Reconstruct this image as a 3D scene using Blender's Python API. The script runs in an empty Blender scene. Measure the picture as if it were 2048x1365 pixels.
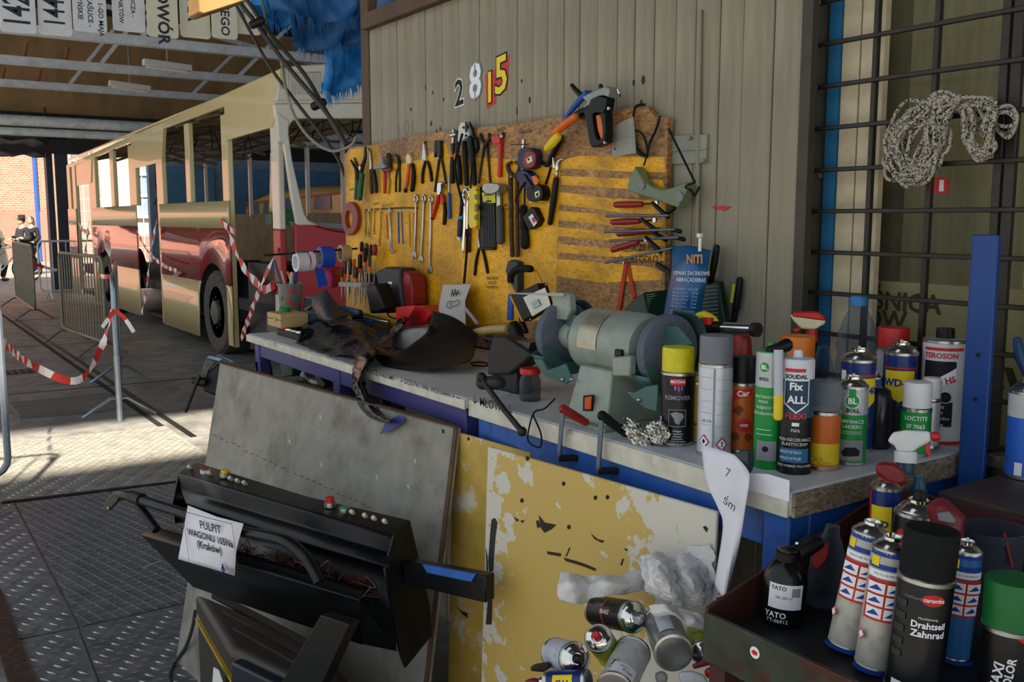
import bpy, bmesh, math, random
from mathutils import Vector as V, Matrix
random.seed(7)
SC = bpy.context.scene
COL = SC.collection

# ------------------------------------------------------------------ camera
F = 1900.57                                   # focal length in photograph pixels (2048 wide)
CX, CY = 1024.0, 682.5
def _unit(px, py): return V((px - CX, -(py - CY), -F)).normalized()
_Y = _unit(-275, 440); _X = _unit(3850, 440); _Z = _X.cross(_Y)
R3 = Matrix((_X, _Y, _Z))                     # camera -> world
EYE = V((0, 0, 1.5))
cam = bpy.data.cameras.new('camera'); cam.sensor_width = 36; cam.lens = F / 2048 * 36; cam.clip_end = 300
camo = bpy.data.objects.new('camera', cam); COL.objects.link(camo)
camo.matrix_world = Matrix.Translation(EYE) @ R3.to_4x4(); SC.camera = camo

# ------------------------------------------------------------------ world, sun, exposure
w = bpy.data.worlds.new('sky'); SC.world = w; w.use_nodes = True
bg = w.node_tree.nodes['Background']; bg.inputs[0].default_value = (0.80, 0.90, 1.0, 1); bg.inputs[1].default_value = 1.02
sun = bpy.data.lights.new('sun_offscreen', 'SUN'); sun.energy = 15.0; sun.angle = 0.03; sun.color = (1.0, 0.9, 0.74)
suno = bpy.data.objects.new('sun_offscreen', sun); COL.objects.link(suno)
SUN_DIR = V((0.26, 0.66, -0.70)).normalized()
suno.rotation_euler = SUN_DIR.to_track_quat('-Z', 'Y').to_euler(); suno.location = (-6, -10, 14)
SC.view_settings.view_transform = 'Standard'; SC.view_settings.look = 'None'
SC.view_settings.exposure = 0.0; SC.view_settings.gamma = 1.0; SC.view_settings.use_curve_mapping = False

# ------------------------------------------------------------------ pixel -> place
def ray(px, py): return (R3 @ V((px - CX, -(py - CY), -F))).normalized()
def onz(p, z): d = ray(*p); return EYE + d * ((z - EYE.z) / d.z)
def onx(p, x): d = ray(*p); return EYE + d * (x / d.x)
def ony(p, y): d = ray(*p); return EYE + d * (y / d.y)
def depth(q): return -(R3.transposed() @ (V(q) - EYE)).z
def atd(p, dd): d = ray(*p); return EYE + d * (dd / -(R3.transposed() @ d).z)
def mpp(q): return depth(q) / F               # metres per pixel at a place
def crop(x0, y0, s):
    return lambda *pts: [(x0 + a * s, y0 + b * s) for a, b in pts]

# ------------------------------------------------------------------ materials
def lin(h):
    h = h.lstrip('#'); o = []
    for i in (0, 2, 4):
        c = int(h[i:i+2], 16) / 255; o.append(c / 12.92 if c <= .04045 else ((c + .055) / 1.055) ** 2.4)
    return o
_mats = {}
def mat(name, c='#808080', rough=.55, metal=0., var=.12, sc=14., c2=None, mix=None, bump=0., bsc=60., trans=0., ior=1.45, alpha=1., stretch=None, coat=0., emit=0., spec=.5):
    if name in _mats: return _mats[name]
    m = bpy.data.materials.new(name); m.use_nodes = True; nt = m.node_tree; N = nt.nodes; L = nt.links
    b = N['Principled BSDF']; a = lin(c)
    b.inputs['Base Color'].default_value = (*a, 1); b.inputs['Roughness'].default_value = rough; b.inputs['Metallic'].default_value = metal
    b.inputs['Transmission Weight'].default_value = trans; b.inputs['IOR'].default_value = ior; b.inputs['Alpha'].default_value = alpha
    b.inputs['Coat Weight'].default_value = coat; b.inputs['Specular IOR Level'].default_value = spec
    if emit: b.inputs['Emission Color'].default_value = (*a, 1); b.inputs['Emission Strength'].default_value = emit
    if var or c2 or bump:
        tc = N.new('ShaderNodeTexCoord'); mp = N.new('ShaderNodeMapping'); L.new(tc.outputs['Object'], mp.inputs[0])
        if stretch: mp.inputs['Scale'].default_value = stretch
    if var or c2:
        nz = N.new('ShaderNodeTexNoise'); nz.inputs['Scale'].default_value = sc; nz.inputs['Detail'].default_value = 6; nz.inputs['Roughness'].default_value = .65
        L.new(mp.outputs[0], nz.inputs[0])
        cr = N.new('ShaderNodeValToRGB'); e = cr.color_ramp.elements
        if c2:
            lo, hi = mix or (.52, .62); e[0].position = lo; e[1].position = hi
            e[0].color = (*a, 1); e[1].color = (*lin(c2), 1)
        else:
            e[0].position = .3; e[1].position = .72
            e[0].color = (*[k * (1 - var) for k in a], 1); e[1].color = (*[min(1, k * (1 + var)) for k in a], 1)
        L.new(nz.outputs['Fac'], cr.inputs[0])
        out = cr.outputs[0]
        if c2 and var:
            n2 = N.new('ShaderNodeTexNoise'); n2.inputs['Scale'].default_value = sc * 2.7; n2.inputs['Detail'].default_value = 5; L.new(mp.outputs[0], n2.inputs[0])
            mr = N.new('ShaderNodeMapRange'); mr.inputs[1].default_value = .3; mr.inputs[2].default_value = .7; mr.inputs[3].default_value = 1 - var; mr.inputs[4].default_value = 1 + var
            L.new(n2.outputs['Fac'], mr.inputs[0])
            mx = N.new('ShaderNodeMix'); mx.data_type = 'RGBA'; mx.blend_type = 'MULTIPLY'; mx.inputs[0].default_value = 1
            L.new(out, mx.inputs[6]); L.new(mr.outputs[0], mx.inputs[7]); out = mx.outputs[2]
        L.new(out, b.inputs['Base Color'])
    if bump:
        n3 = N.new('ShaderNodeTexNoise'); n3.inputs['Scale'].default_value = bsc; n3.inputs['Detail'].default_value = 4; L.new(mp.outputs[0], n3.inputs[0])
        bp = N.new('ShaderNodeBump'); bp.inputs['Strength'].default_value = bump; bp.inputs['Distance'].default_value = .01; L.new(n3.outputs['Fac'], bp.inputs['Height']); L.new(bp.outputs[0], b.inputs['Normal'])
    _mats[name] = m; return m

def osb_mat(name, cols, sc=30):
    if name in _mats: return _mats[name]
    m = bpy.data.materials.new(name); m.use_nodes = True; nt = m.node_tree; N = nt.nodes; L = nt.links; b = N['Principled BSDF']
    tc = N.new('ShaderNodeTexCoord'); outs = []
    for rot, s2 in ((.5, sc), (-.9, sc * .8)):
        mp = N.new('ShaderNodeMapping'); mp.inputs['Rotation'].default_value = (rot, 0, 0); mp.inputs['Scale'].default_value = (1, 1, 2.4); L.new(tc.outputs['Object'], mp.inputs[0])
        nz = N.new('ShaderNodeTexNoise'); nz.inputs['Scale'].default_value = 9; L.new(mp.outputs[0], nz.inputs[0])
        ad = N.new('ShaderNodeMixRGB'); ad.inputs[0].default_value = .07; L.new(mp.outputs[0], ad.inputs[1]); L.new(nz.outputs['Color'], ad.inputs[2])
        vo = N.new('ShaderNodeTexVoronoi'); vo.inputs['Scale'].default_value = s2; L.new(ad.outputs[0], vo.inputs[0]); outs.append(vo.outputs['Color'])
    sp = [N.new('ShaderNodeSeparateColor') for _ in outs]
    for s_, o in zip(sp, outs): L.new(o, s_.inputs[0])
    mm = N.new('ShaderNodeMath'); mm.operation = 'MULTIPLY_ADD'; mm.inputs[1].default_value = .5
    L.new(sp[0].outputs[0], mm.inputs[0]); m2 = N.new('ShaderNodeMath'); m2.operation = 'MULTIPLY'; m2.inputs[1].default_value = .5
    L.new(sp[1].outputs[1], m2.inputs[0]); L.new(m2.outputs[0], mm.inputs[2])
    cr = N.new('ShaderNodeValToRGB'); e = cr.color_ramp.elements
    e[0].position = .1; e[0].color = (*lin(cols[0]), 1); e[1].position = .9; e[1].color = (*lin(cols[2]), 1)
    k = e.new(.45); k.color = (*lin(cols[1]), 1)
    L.new(mm.outputs[0], cr.inputs[0])
    n4 = N.new('ShaderNodeTexNoise'); n4.inputs['Scale'].default_value = 5; n4.inputs['Detail'].default_value = 7; L.new(tc.outputs['Object'], n4.inputs[0])
    mr = N.new('ShaderNodeMapRange'); mr.inputs[1].default_value = .35; mr.inputs[2].default_value = .65; mr.inputs[3].default_value = .55; mr.inputs[4].default_value = 1.15; L.new(n4.outputs['Fac'], mr.inputs[0])
    mx = N.new('ShaderNodeMix'); mx.data_type = 'RGBA'; mx.blend_type = 'MULTIPLY'; mx.inputs[0].default_value = 1; L.new(cr.outputs[0], mx.inputs[6]); L.new(mr.outputs[0], mx.inputs[7])
    L.new(mx.outputs[2], b.inputs['Base Color']); b.inputs['Roughness'].default_value = .55
    bp = N.new('ShaderNodeBump'); bp.inputs['Strength'].default_value = .25; bp.inputs['Distance'].default_value = .004; L.new(mm.outputs[0], bp.inputs['Height']); L.new(bp.outputs[0], b.inputs['Normal'])
    _mats[name] = m; return m

def pane_mat(name, c, gloss=.12, tint='#ffffff', rough=.05):
    """clear sheet: part mirror, part see-through"""
    if name in _mats: return _mats[name]
    m = bpy.data.materials.new(name); m.use_nodes = True; nt = m.node_tree; N = nt.nodes; L = nt.links; N.remove(N['Principled BSDF'])
    t = N.new('ShaderNodeBsdfTransparent'); t.inputs[0].default_value = (*lin(tint), 1)
    g = N.new('ShaderNodeBsdfPrincipled'); g.inputs['Base Color'].default_value = (*lin(c), 1); g.inputs['Roughness'].default_value = rough
    lw = N.new('ShaderNodeLayerWeight'); lw.inputs[0].default_value = .22
    ad = N.new('ShaderNodeMath'); ad.operation = 'MULTIPLY_ADD'; ad.inputs[1].default_value = .55; ad.inputs[2].default_value = gloss; L.new(lw.outputs['Facing'], ad.inputs[0])
    mx = N.new('ShaderNodeMixShader'); L.new(ad.outputs[0], mx.inputs[0]); L.new(t.outputs[0], mx.inputs[1]); L.new(g.outputs[0], mx.inputs[2])
    L.new(mx.outputs[0], N['Material Output'].inputs[0]); _mats[name] = m; return m

# ------------------------------------------------------------------ mesh builder
def frames(pts):
    T = []
    for i in range(len(pts)):
        a = pts[max(0, i - 1)]; b = pts[min(len(pts) - 1, i + 1)]; t = (b - a); T.append(t.normalized() if t.length > 1e-9 else V((0, 0, 1)))
    u = T[0].orthogonal().normalized(); out = []
    for t in T:
        u = (u - t * u.dot(t)); u = u.normalized() if u.length > 1e-6 else t.orthogonal().normalized(); out.append((u, t.cross(u)))
    return out
def spline(pts, k=5):
    pts = [V(p) for p in pts]; o = []
    for i in range(len(pts) - 1):
        p0 = pts[max(0, i-1)]; p1 = pts[i]; p2 = pts[i+1]; p3 = pts[min(len(pts)-1, i+2)]
        for j in range(k):
            t = j / k; o.append(.5 * ((2*p1) + (p2-p0)*t + (2*p0-5*p1+4*p2-p3)*t*t + (3*p1-p0-3*p2+p3)*t**3))
    o.append(pts[-1]); return o
class M:
    def __init__(s, x=None): s.v = []; s.f = []; s.mi = []; s.x = x or Matrix(); s.m = 0
    def add(s, vs, fs):
        o = len(s.v); s.v += [s.x @ V(p) for p in vs]; s.f += [tuple(i + o for i in f) for f in fs]; s.mi += [s.m] * len(fs); return s
    def box(s, c, d, rot=None):
        c = V(c); hx, hy, hz = [k / 2 for k in d]
        vs = [V((x, y, z)) for x in (-hx, hx) for y in (-hy, hy) for z in (-hz, hz)]
        if rot: vs = [rot @ p for p in vs]
        return s.add([p + c for p in vs], [(0,1,3,2), (4,6,7,5), (0,4,5,1), (2,3,7,6), (0,2,6,4), (1,5,7,3)])
    def bar(s, a, b, w_, h_, up=(0, 0, 1), w2=None, h2=None):
        a = V(a); b = V(b); t = (b - a).normalized(); u = t.cross(V(up))
        u = u.normalized() if u.length > 1e-6 else t.orthogonal().normalized(); n = u.cross(t); vs = []
        for p, ww, hh in ((a, w_, h_), (b, w2 or w_, h2 or h_)):
            vs += [p + u*ww/2 + n*hh/2, p - u*ww/2 + n*hh/2, p - u*ww/2 - n*hh/2, p + u*ww/2 - n*hh/2]
        return s.add(vs, [(0,1,2,3), (7,6,5,4), (0,4,5,1), (1,5,6,2), (2,6,7,3), (3,7,4,0)])
    def tube(s, pts, r, n=8, cap=True, flat=None, closed=False):
        pts = [V(p) for p in pts]; rs = list(r) if hasattr(r, '__len__') else [r] * len(pts); fr = frames(pts); vs = []; fs = []
        if len(rs) != len(pts):
            rs = [rs[0] + (rs[-1] - rs[0]) * i / (len(pts) - 1) for i in range(len(pts))]
        for p, rr, (u, w_) in zip(pts, rs, fr):
            for k in range(n):
                a = 2 * math.pi * k / n; o = (u * math.cos(a) + w_ * math.sin(a)) * rr
                if flat: nn = flat[0]; o = o - nn * o.dot(nn) * (1 - flat[1])
                vs.append(p + o)
        m_ = len(pts)
        for i in range(m_ if closed else m_ - 1):
            j = (i + 1) % m_
            for k in range(n): fs.append((i*n + k, i*n + (k+1) % n, j*n + (k+1) % n, j*n + k))
        if cap and not closed: fs += [tuple(range(n))[::-1], tuple(range((m_-1)*n, m_*n))]
        return s.add(vs, fs)
    def rod(s, pts, r, n=10, flat=None):
        """tube with rounded ends"""
        pts = [V(p) for p in pts]; rs = list(r) if hasattr(r, '__len__') else [r] * len(pts)
        if len(rs) != len(pts): rs = [rs[0] + (rs[-1] - rs[0]) * i / (len(pts) - 1) for i in range(len(pts))]
        t0 = (pts[0] - pts[1]).normalized(); t1 = (pts[-1] - pts[-2]).normalized()
        P = [pts[0] + t0 * rs[0] * .75, pts[0] + t0 * rs[0] * .5] + pts + [pts[-1] + t1 * rs[-1] * .5, pts[-1] + t1 * rs[-1] * .75]
        return s.tube(P, [rs[0]*.35, rs[0]*.8] + rs + [rs[-1]*.8, rs[-1]*.35], n, True, flat)
    def lathe(s, prof, n=24, cap=True):
        vs = []; fs = []
        for r, z in prof:
            vs += [(r*math.cos(2*math.pi*k/n), r*math.sin(2*math.pi*k/n), z) for k in range(n)]
        for i in range(len(prof) - 1):
            for k in range(n): fs.append((i*n+k, i*n+(k+1) % n, (i+1)*n+(k+1) % n, (i+1)*n+k))
        if cap: fs += [tuple(range(n))[::-1], tuple(range((len(prof)-1)*n, len(prof)*n))]
        return s.add(vs, fs)
    def prism(s, pts, ext):
        pts = [V(p) for p in pts]; e = V(ext); n = len(pts)
        return s.add(pts + [p + e for p in pts], [tuple(range(n)), tuple(range(2*n-1, n-1, -1))] + [(i, i+n, (i+1) % n + n, (i+1) % n) for i in range(n)])
    def ring(s, outer, inner, ext):
        n = len(outer); e = V(ext); A = [V(p) for p in outer]; B = [V(p) for p in inner]
        vs = A + B + [p + e for p in A] + [p + e for p in B]; fs = []
        for i in range(n):
            j = (i+1) % n; fs += [(i, j, n+j, n+i), (2*n+j, 2*n+i, 3*n+i, 3*n+j), (j, i, 2*n+i, 2*n+j), (n+i, n+j, 3*n+j, 3*n+i)]
        return s.add(vs, fs)
    def disc(s, c, nrm, r, t, n=16, r2=None):
        c = V(c); nn = V(nrm).normalized(); u = nn.orthogonal().normalized(); w_ = nn.cross(u)
        return s.tube([c, c + nn * t], [r, r2 or r], n)
    def grid(s, rows):
        nv = len(rows[0]); vs = [p for r in rows for p in r]; fs = []
        for i in range(len(rows) - 1):
            for j in range(nv - 1): fs.append((i*nv+j, i*nv+j+1, (i+1)*nv+j+1, (i+1)*nv+j))
        return s.add(vs, fs)
    def sphere(s, c, r, n=12, sq=(1, 1, 1)):
        c = V(c); m_ = max(4, n // 2); vs = []; fs = []
        for i in range(m_ + 1):
            t = math.pi * i / m_
            for k in range(n):
                a = 2*math.pi*k/n; vs.append(c + V((r*sq[0]*math.sin(t)*math.cos(a), r*sq[1]*math.sin(t)*math.sin(a), r*sq[2]*math.cos(t))))
        for i in range(m_):
            for k in range(n): fs.append((i*n+k, (i+1)*n+k, (i+1)*n+(k+1) % n, i*n+(k+1) % n))
        return s.add(vs, fs)
    def build(s, name, mats, parent=None, smooth=38, bevel=0, solid=0, sub=0, seg=2):
        me = bpy.data.meshes.new(name); org = V((0, 0, 0))
        if s.v:
            lo = [min(p[i] for p in s.v) for i in range(3)]; hi = [max(p[i] for p in s.v) for i in range(3)]
            org = V(((lo[0]+hi[0])/2, (lo[1]+hi[1])/2, lo[2]))
        me.from_pydata([p - org for p in s.v], [], s.f)
        bm = bmesh.new(); bm.from_mesh(me); bmesh.ops.remove_doubles(bm, verts=bm.verts, dist=1e-6); bmesh.ops.recalc_face_normals(bm, faces=bm.faces)
        ok = len(bm.faces) == len(s.mi)
        bm.to_mesh(me); bm.free()
        ml = mats if isinstance(mats, (list, tuple)) else [mats]
        for m_ in ml: me.materials.append(m_)
        if ok and len(ml) > 1: me.polygons.foreach_set('material_index', s.mi)
        if smooth:
            me.polygons.foreach_set('use_smooth', [True] * len(me.polygons)); me.set_sharp_from_angle(angle=math.radians(smooth))
        o = bpy.data.objects.new(name, me); COL.objects.link(o); o.location = org
        if parent is not None: attach(o, parent)
        if bevel: b = o.modifiers.new('bevel', 'BEVEL'); b.width = bevel; b.segments = seg; b.limit_method = 'ANGLE'; b.angle_limit = .6
        if solid: b = o.modifiers.new('solid', 'SOLIDIFY'); b.thickness = solid; b.offset = 0
        if sub: b = o.modifiers.new('sub', 'SUBSURF'); b.levels = sub; b.render_levels = sub
        return o
WORLD = {}
def attach(o, parent):
    loc = WORLD.get(parent.name)
    if loc is None:
        loc = parent.location.copy(); q = parent.parent
        while q: loc += q.location; q = q.parent
    o.location = o.location - loc; o.parent = parent
def tag(o, label, cat, group=None):
    o['label'] = label; o['category'] = cat
    if group: o['group'] = group
    return o
def thing(name, label, cat, loc=(0, 0, 0), group=None):
    o = bpy.data.objects.new(name, None); COL.objects.link(o); o.location = loc; o.empty_display_size = .05
    return tag(o, label, cat, group)
def struct(o): o['kind'] = 'structure'; return o
def stuff(o): o['kind'] = 'stuff'; return o

# ------------------------------------------------------------------ flat print: shapes and lettering laid on any surface
_tc = {}
def textmesh(t, bold):
    if (t, bold) in _tc: return _tc[(t, bold)]
    cu = bpy.data.curves.new('t', 'FONT'); cu.body = t; cu.size = 1; cu.align_x = 'CENTER'; cu.align_y = 'CENTER'; cu.resolution_u = 2; cu.offset = bold; cu.fill_mode = 'FRONT'
    ob = bpy.data.objects.new('t', cu); me = bpy.data.meshes.new_from_object(ob)
    vs = [(v.co.x, v.co.y) for v in me.vertices]; fs = [tuple(p.vertices) for p in me.polygons]
    bpy.data.objects.remove(ob); bpy.data.curves.remove(cu); bpy.data.meshes.remove(me)
    _tc[(t, bold)] = (vs, fs); return vs, fs
def circ(x, y, r, n=16, ry=None): return [(x + r*math.cos(2*math.pi*k/n), y + (ry or r)*math.sin(2*math.pi*k/n)) for k in range(n)]
def print_on(items, fn, parent, step=None, name='label_print'):
    """items: ('r',x0,y0,x1,y1,mat) ('p',pts,mat) ('c',x,y,r,mat) ('t',text,x,y,size,mat[,bold[,rot[,sx]]]); fn(x,y,layer)->place"""
    groups = {}; order = []
    for it in items:
        k = it[0]; m_ = it[5] if k in 'rt' else it[2] if k == 'p' else it[4]
        key = (k == 't', m_.name)
        # keep painting order: new layer whenever the key changes
        if not order or True: order.append((key, m_, []))
        order[-1][2].append(it)
    lay = -1; last = None
    for key, m_, its in order:
        if key != last: lay += 1; last = key
        li = lay; bm = bmesh.new()
        for it in its:
            k = it[0]
            if k == 't':
                vs, fs = textmesh(it[1], it[6] if len(it) > 6 else .0); rot = it[7] if len(it) > 7 else 0; sx = it[8] if len(it) > 8 else 1
                c, s_ = math.cos(rot), math.sin(rot)
                vv = []
                for x, y in vs:
                    x *= it[4] * sx; y *= it[4]; vv.append(bm.verts.new((it[2] + x*c - y*s_, it[3] + x*s_ + y*c, 0)))
                for f in fs:
                    try: bm.faces.new([vv[i] for i in f])
                    except ValueError: pass
            else:
                pts = [(it[1], it[2]), (it[3], it[2]), (it[3], it[4]), (it[1], it[4])] if k == 'r' else it[1] if k == 'p' else circ(it[1], it[2], it[3])
                bm.faces.new([bm.verts.new((x, y, 0)) for x, y in pts])
        if step and bm.verts:
            x0 = min(v.co.x for v in bm.verts); x1 = max(v.co.x for v in bm.verts); x = math.floor(x0 / step) * step + step
            while x < x1:
                bmesh.ops.bisect_plane(bm, geom=bm.verts[:] + bm.edges[:] + bm.faces[:], plane_co=(x, 0, 0), plane_no=(1, 0, 0)); x += step
        mb = M(); bm.verts.index_update()
        mb.add([fn(v.co.x, v.co.y, li) for v in bm.verts], [tuple(v.index for v in f.verts) for f in bm.faces]); bm.free()
        mb.build('lettering' if key[0] else name, m_, parent, smooth=0)
def flat_fn(o, ux, uy, n, eps=.0006):
    o = V(o); ux = V(ux).normalized(); uy = V(uy).normalized(); n = V(n).normalized()
    return lambda x, y, l: o + ux*x + uy*y + n*(eps*(l + 1))
def cyl_fn(X, r, a0, eps=.00025):
    return lambda x, y, l: X @ V(((r + eps*(l+1))*math.cos(a0 + x/r), (r + eps*(l+1))*math.sin(a0 + x/r), y))
# ------------------------------------------------------------------ palette
steel = mat('bare_steel', '#b9b9b4', .32, 1, .15, 30)
chrome = mat('polished_steel', '#d8d8d4', .16, 1, .05, 30)
iron = mat('dark_iron', '#3a3632', .5, .7, .3, 40, bump=.1, bsc=150)
rusty = mat('rusty_iron', '#4a3a30', .7, .5, .35, 50, '#6b5340', (.5, .65), .2, 120)
black = mat('black_plastic', '#101011', .42, 0, .15, 40, spec=.3)
rubber = mat('black_rubber', '#131314', .7, 0, .1, 40, spec=.25)
blackm = mat('black_paint', '#0f1112', .34, 0, .25, 25, spec=.4, bump=.05, bsc=90)
white = mat('white_plastic', '#e4e4e0', .4, 0, .05, 20)
paper = mat('white_paper', '#e6e4ea', .8, 0, .05, 9)
grey = mat('grey_plastic', '#7c7d7c', .45, 0, .1, 20)
dgrey = mat('dark_grey_plastic', '#2a2f33', .5, 0, .15, 25)
red = mat('red_plastic', '#c8201c', .38, 0, .12, 25)
dred = mat('dark_red_plastic', '#8a1c1c', .42, 0, .2, 30)
orange = mat('orange_plastic', '#e06a1e', .45, 0, .15, 30)
yellow = mat('yellow_plastic', '#e8c81c', .42, 0, .12, 20)
green = mat('green_plastic', '#1d5a36', .5, 0, .2, 30)
blue = mat('blue_plastic', '#1f4fa8', .45, 0, .15, 30)
navy = mat('navy_plastic', '#1c2748', .5, 0, .15, 30)
cream = mat('cream_plastic', '#e6dcae', .5, 0, .1, 20)
ink = mat('black_ink', '#101010', .7, 0, 0)
wht_ink = mat('white_ink', '#f2f2f2', .6, 0, 0)
red_ink = mat('red_ink', '#c8241e', .5, 0, 0)
yel_ink = mat('yellow_ink', '#f2d210', .5, 0, 0)
blu_ink = mat('blue_ink', '#123a94', .5, 0, 0)
grn_ink = mat('green_ink', '#12913c', .5, 0, 0)
gry_ink = mat('grey_ink', '#8c8c90', .5, 0, 0)

# ------------------------------------------------------------------ floor
conc = mat('floor_concrete', '#8b8985', .6, 0, .2, 3.5, '#72706c', (.45, .6), .25, 40)
fl = struct(M().box((3, 26, -.05), (40, 84, .1)).build('floor', conc))
plate_m = mat('tread_plate_steel', '#83868c', .42, .45, .22, 9, '#696b70', (.42, .62), .06, 120)
sunlit_p = mat('dusty_tread_plate', '#a8a296', .6, .1, .15, 9, '#8c877c', (.45, .65)); tread_m = mat('worn_tread_steel', '#b4b8be', .32, .8, .15, 30)  # dusty tone brightened in the colour for the sun patch, less metallic too
dark_gap = mat('dirt_filled_gap', '#1c1a18', .9, 0, .2, 20)
def inside(p, poly):
    c = False; n = len(poly)
    for i in range(n):
        a = poly[i]; b = poly[i-1]
        if (a.y > p[1]) != (b.y > p[1]) and p[0] < (b.x-a.x)*(p[1]-a.y)/(b.y-a.y) + a.x: c = not c
    return c
def tread_plate(poly, z, kind, name='steel_floor_plate', ang=-.6, pm=None):
    o = M().prism([V((p.x, p.y, .0)) for p in poly], (0, 0, z)).build(name, pm or plate_m, fl)
    m = M(); x0 = min(p.x for p in poly); x1 = max(p.x for p in poly); y0 = min(p.y for p in poly); y1 = max(p.y for p in poly)
    ca, sa = math.cos(ang), math.sin(ang); C_ = V(((x0+x1)/2, (y0+y1)/2, 0)); rr = max(x1-x0, y1-y0)
    if kind == 'tread':
        st = .042; n = int(rr / st) + 2
        for i in range(-n, n):
            for j in range(-n, n):
                lx, ly = i*st*1.25, (j + .5*(i % 2))*st*1.1; p = (C_.x + lx*ca - ly*sa, C_.y + lx*sa + ly*ca)
                if not inside(p, poly): continue
                a = ang + (.42 if (i % 2) else -.42); c, s_ = math.cos(a), math.sin(a); L_, W_ = .024, .0058
                if all(inside((p[0]+u*c*L_, p[1]+u*s_*L_), poly) for u in (-1, 1)):
                    q = [(-L_, 0), (0, -W_), (L_, 0), (0, W_)]
                    vs = [V((p[0]+a_*c-b_*s_, p[1]+a_*s_+b_*c, z)) for a_, b_ in q] + [V((p[0]+.3*a_*c-.3*b_*s_, p[1]+.3*a_*s_+.3*b_*c, z+.0028)) for a_, b_ in q]
                    m.add(vs, [(0,1,5,4), (1,2,6,5), (2,3,7,6), (3,0,4,7), (4,5,6,7)])
    else:
        st = .046; n = int(rr * 1.5 / st)
        for sgn in (1, -1):
            a = ang + sgn * .72; c, s_ = math.cos(a), math.sin(a)
            for i in range(-n, n):
                run = None
                for k in range(-240, 241):
                    t = k * .012; p = (C_.x + t*c - i*st*s_, C_.y + t*s_ + i*st*c); ins = inside(p, poly)
                    if ins and run is None: run = p
                    if (not ins or k == 240) and run is not None:
                        m.bar((run[0], run[1], z + .0008), (p[0], p[1], z + .0008), .0045, .0022); run = None
    if m.f: stuff(m.build('raised_tread', tread_m, o, smooth=0))
    return o
P4 = crop(0, 800, .414)
def fpoly(c, *pts): return [onz(p, 0) for p in c(*pts)]
fr_ = onz((25, 1005), 0)
tread_plate([V((.50, 5.62, 0)), V((1.72, 5.46, 0)), V((1.72, 7.05, 0)), V((.62, 7.1, 0))], .008, 'tread', pm=sunlit_p)
tread_plate(fpoly(P4, (74, 506), (866, 406), (1010, 960), (394, 1100)), .006, 'mesh')
tread_plate(fpoly(P4, (-60, 520), (66, 506), (380, 1108), (96, 1164), (-60, 900)), .008, 'tread')
tread_plate(fpoly(P4, (98, 1172), (376, 1116), (470, 1365), (560, 1700), (260, 1700)), .008, 'tread')
tread_plate(fpoly(P4, (386, 1112), (1010, 975), (1240, 1365), (1300, 1700), (580, 1700), (480, 1365)), .008, 'tread')
M().bar(fr_ + V((-.05, 0, .004)), V((1.75, 5.44, .004)), .035, .009).build('plate_gap', dark_gap, fl)
for a, b, w_ in ((onz((0, 1190), 0), onz((75, 1400), 0), .07),):
    M().bar(a + V((-.03, 0, .01)), b + V((-.03, 0, .01)), w_, .03).build('edge_angle_iron', rusty, fl)
for dx in (0, .10):                                   # sunken tram rail and its groove
    M().bar((1.70 + dx, 6.6, .001), (1.74 + dx, 21.5, .001), .045, .006).build('rail_groove' if not dx else 'rail_head', dark_gap if not dx else iron, fl)
for y in (9.2, 12.6, 16, 19.6):
    M().bar((-3, y, .001), (3.0, y - .1, .001), .015, .003).build('slab_joint', dark_gap, fl)
hp = [onz(p, 0) for p in ((18, 812), (40, 838), (236, 822), (215, 790))]
hc = M().prism([V((p.x, p.y, 0)) for p in hp], (0, 0, .025)).build('floor_hatch_cover', mat('worn_plywood', '#6e6860', .7, 0, .2, 8), None, bevel=.003)
tag(hc, 'flat worn grey cover plate lying on the concrete floor', 'cover plate')
g0 = onz((30, 745), 0)
dr = thing('floor_drain', 'small slotted drain grate let into the concrete floor', 'drain', (g0.x, g0.y, 0))
M().box((g0.x, g0.y, .002), (.34, .3, .006)).build('grate_frame', iron, dr)
for i in range(5): M().box((g0.x - .13 + i*.065, g0.y, .006), (.03, .24, .004)).build('grate_slot', ink, dr)

# ------------------------------------------------------------------ plank wall with end post
XW = 1.72
wood_m = mat('weathered_green_grey_paint', '#938b76', .68, 0, .14, 2.2, '#7f7863', (.45, .68), .25, 25, stretch=(1, 4, .5))
wr = struct(M().box((1.79, 2.48, 1.14), (.05, 2.13, 2.28)).build('wall_right', mat('wall_core', '#4a483c', .9)))
yy = 3.548; k = 0; y_end = onx((1593, 400), XW).y
wid = [.105, .13, .12, .10, .12, .115, .13, .10, .12, .085, .075, .08, .072, .08, .085, .07, .075, .08, .07, .08, .075, .09, .09, .09]
while yy > y_end + .01:
    wd = min(wid[k % len(wid)], yy - y_end)
    M().box((1.745 + random.uniform(-.0015, .0015), yy - wd/2, 1.125), (.05, wd - .0022, 2.25)).build('plank', wood_m, wr, bevel=.002, seg=1)
    yy -= wd; k += 1
hole_m = mat('knot_hole', '#3a352a', .9, 0, .3, 60)
for px, py, r in ((850,175,4),(865,185,2.6),(828,200,3),(887,199,3),(849,255,5),(862,247,3.5),(873,262,2.5),(880,258,3),(1032,222,6),(1083,202,5),(1059,200,4.5),(1082,237,4),(1286,160,6),(1267,165,4),(1282,205,4),(1033,258,3),(1043,162,3),(821,219,2.5),(1240,190,3),(1180,185,3)):
    q = onx((px, py), XW - .0012); m_ = mpp(q)
    M().prism([q + V((0, -a*m_, b*m_)) for a, b in circ(0, 0, r*.8, 8, r*1.5)], (.004, 0, 0)).build('nail_hole', hole_m, wr, smooth=0)
cond = M().tube([onx((1400, 20), 1.713), onx((1392, 620), 1.713)], .006).build('trim_1', wood_m); struct(cond)
post_m = mat('brown_timber', '#5a4434', .7, 0, .25, 6, stretch=(1, 1, .15))
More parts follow.
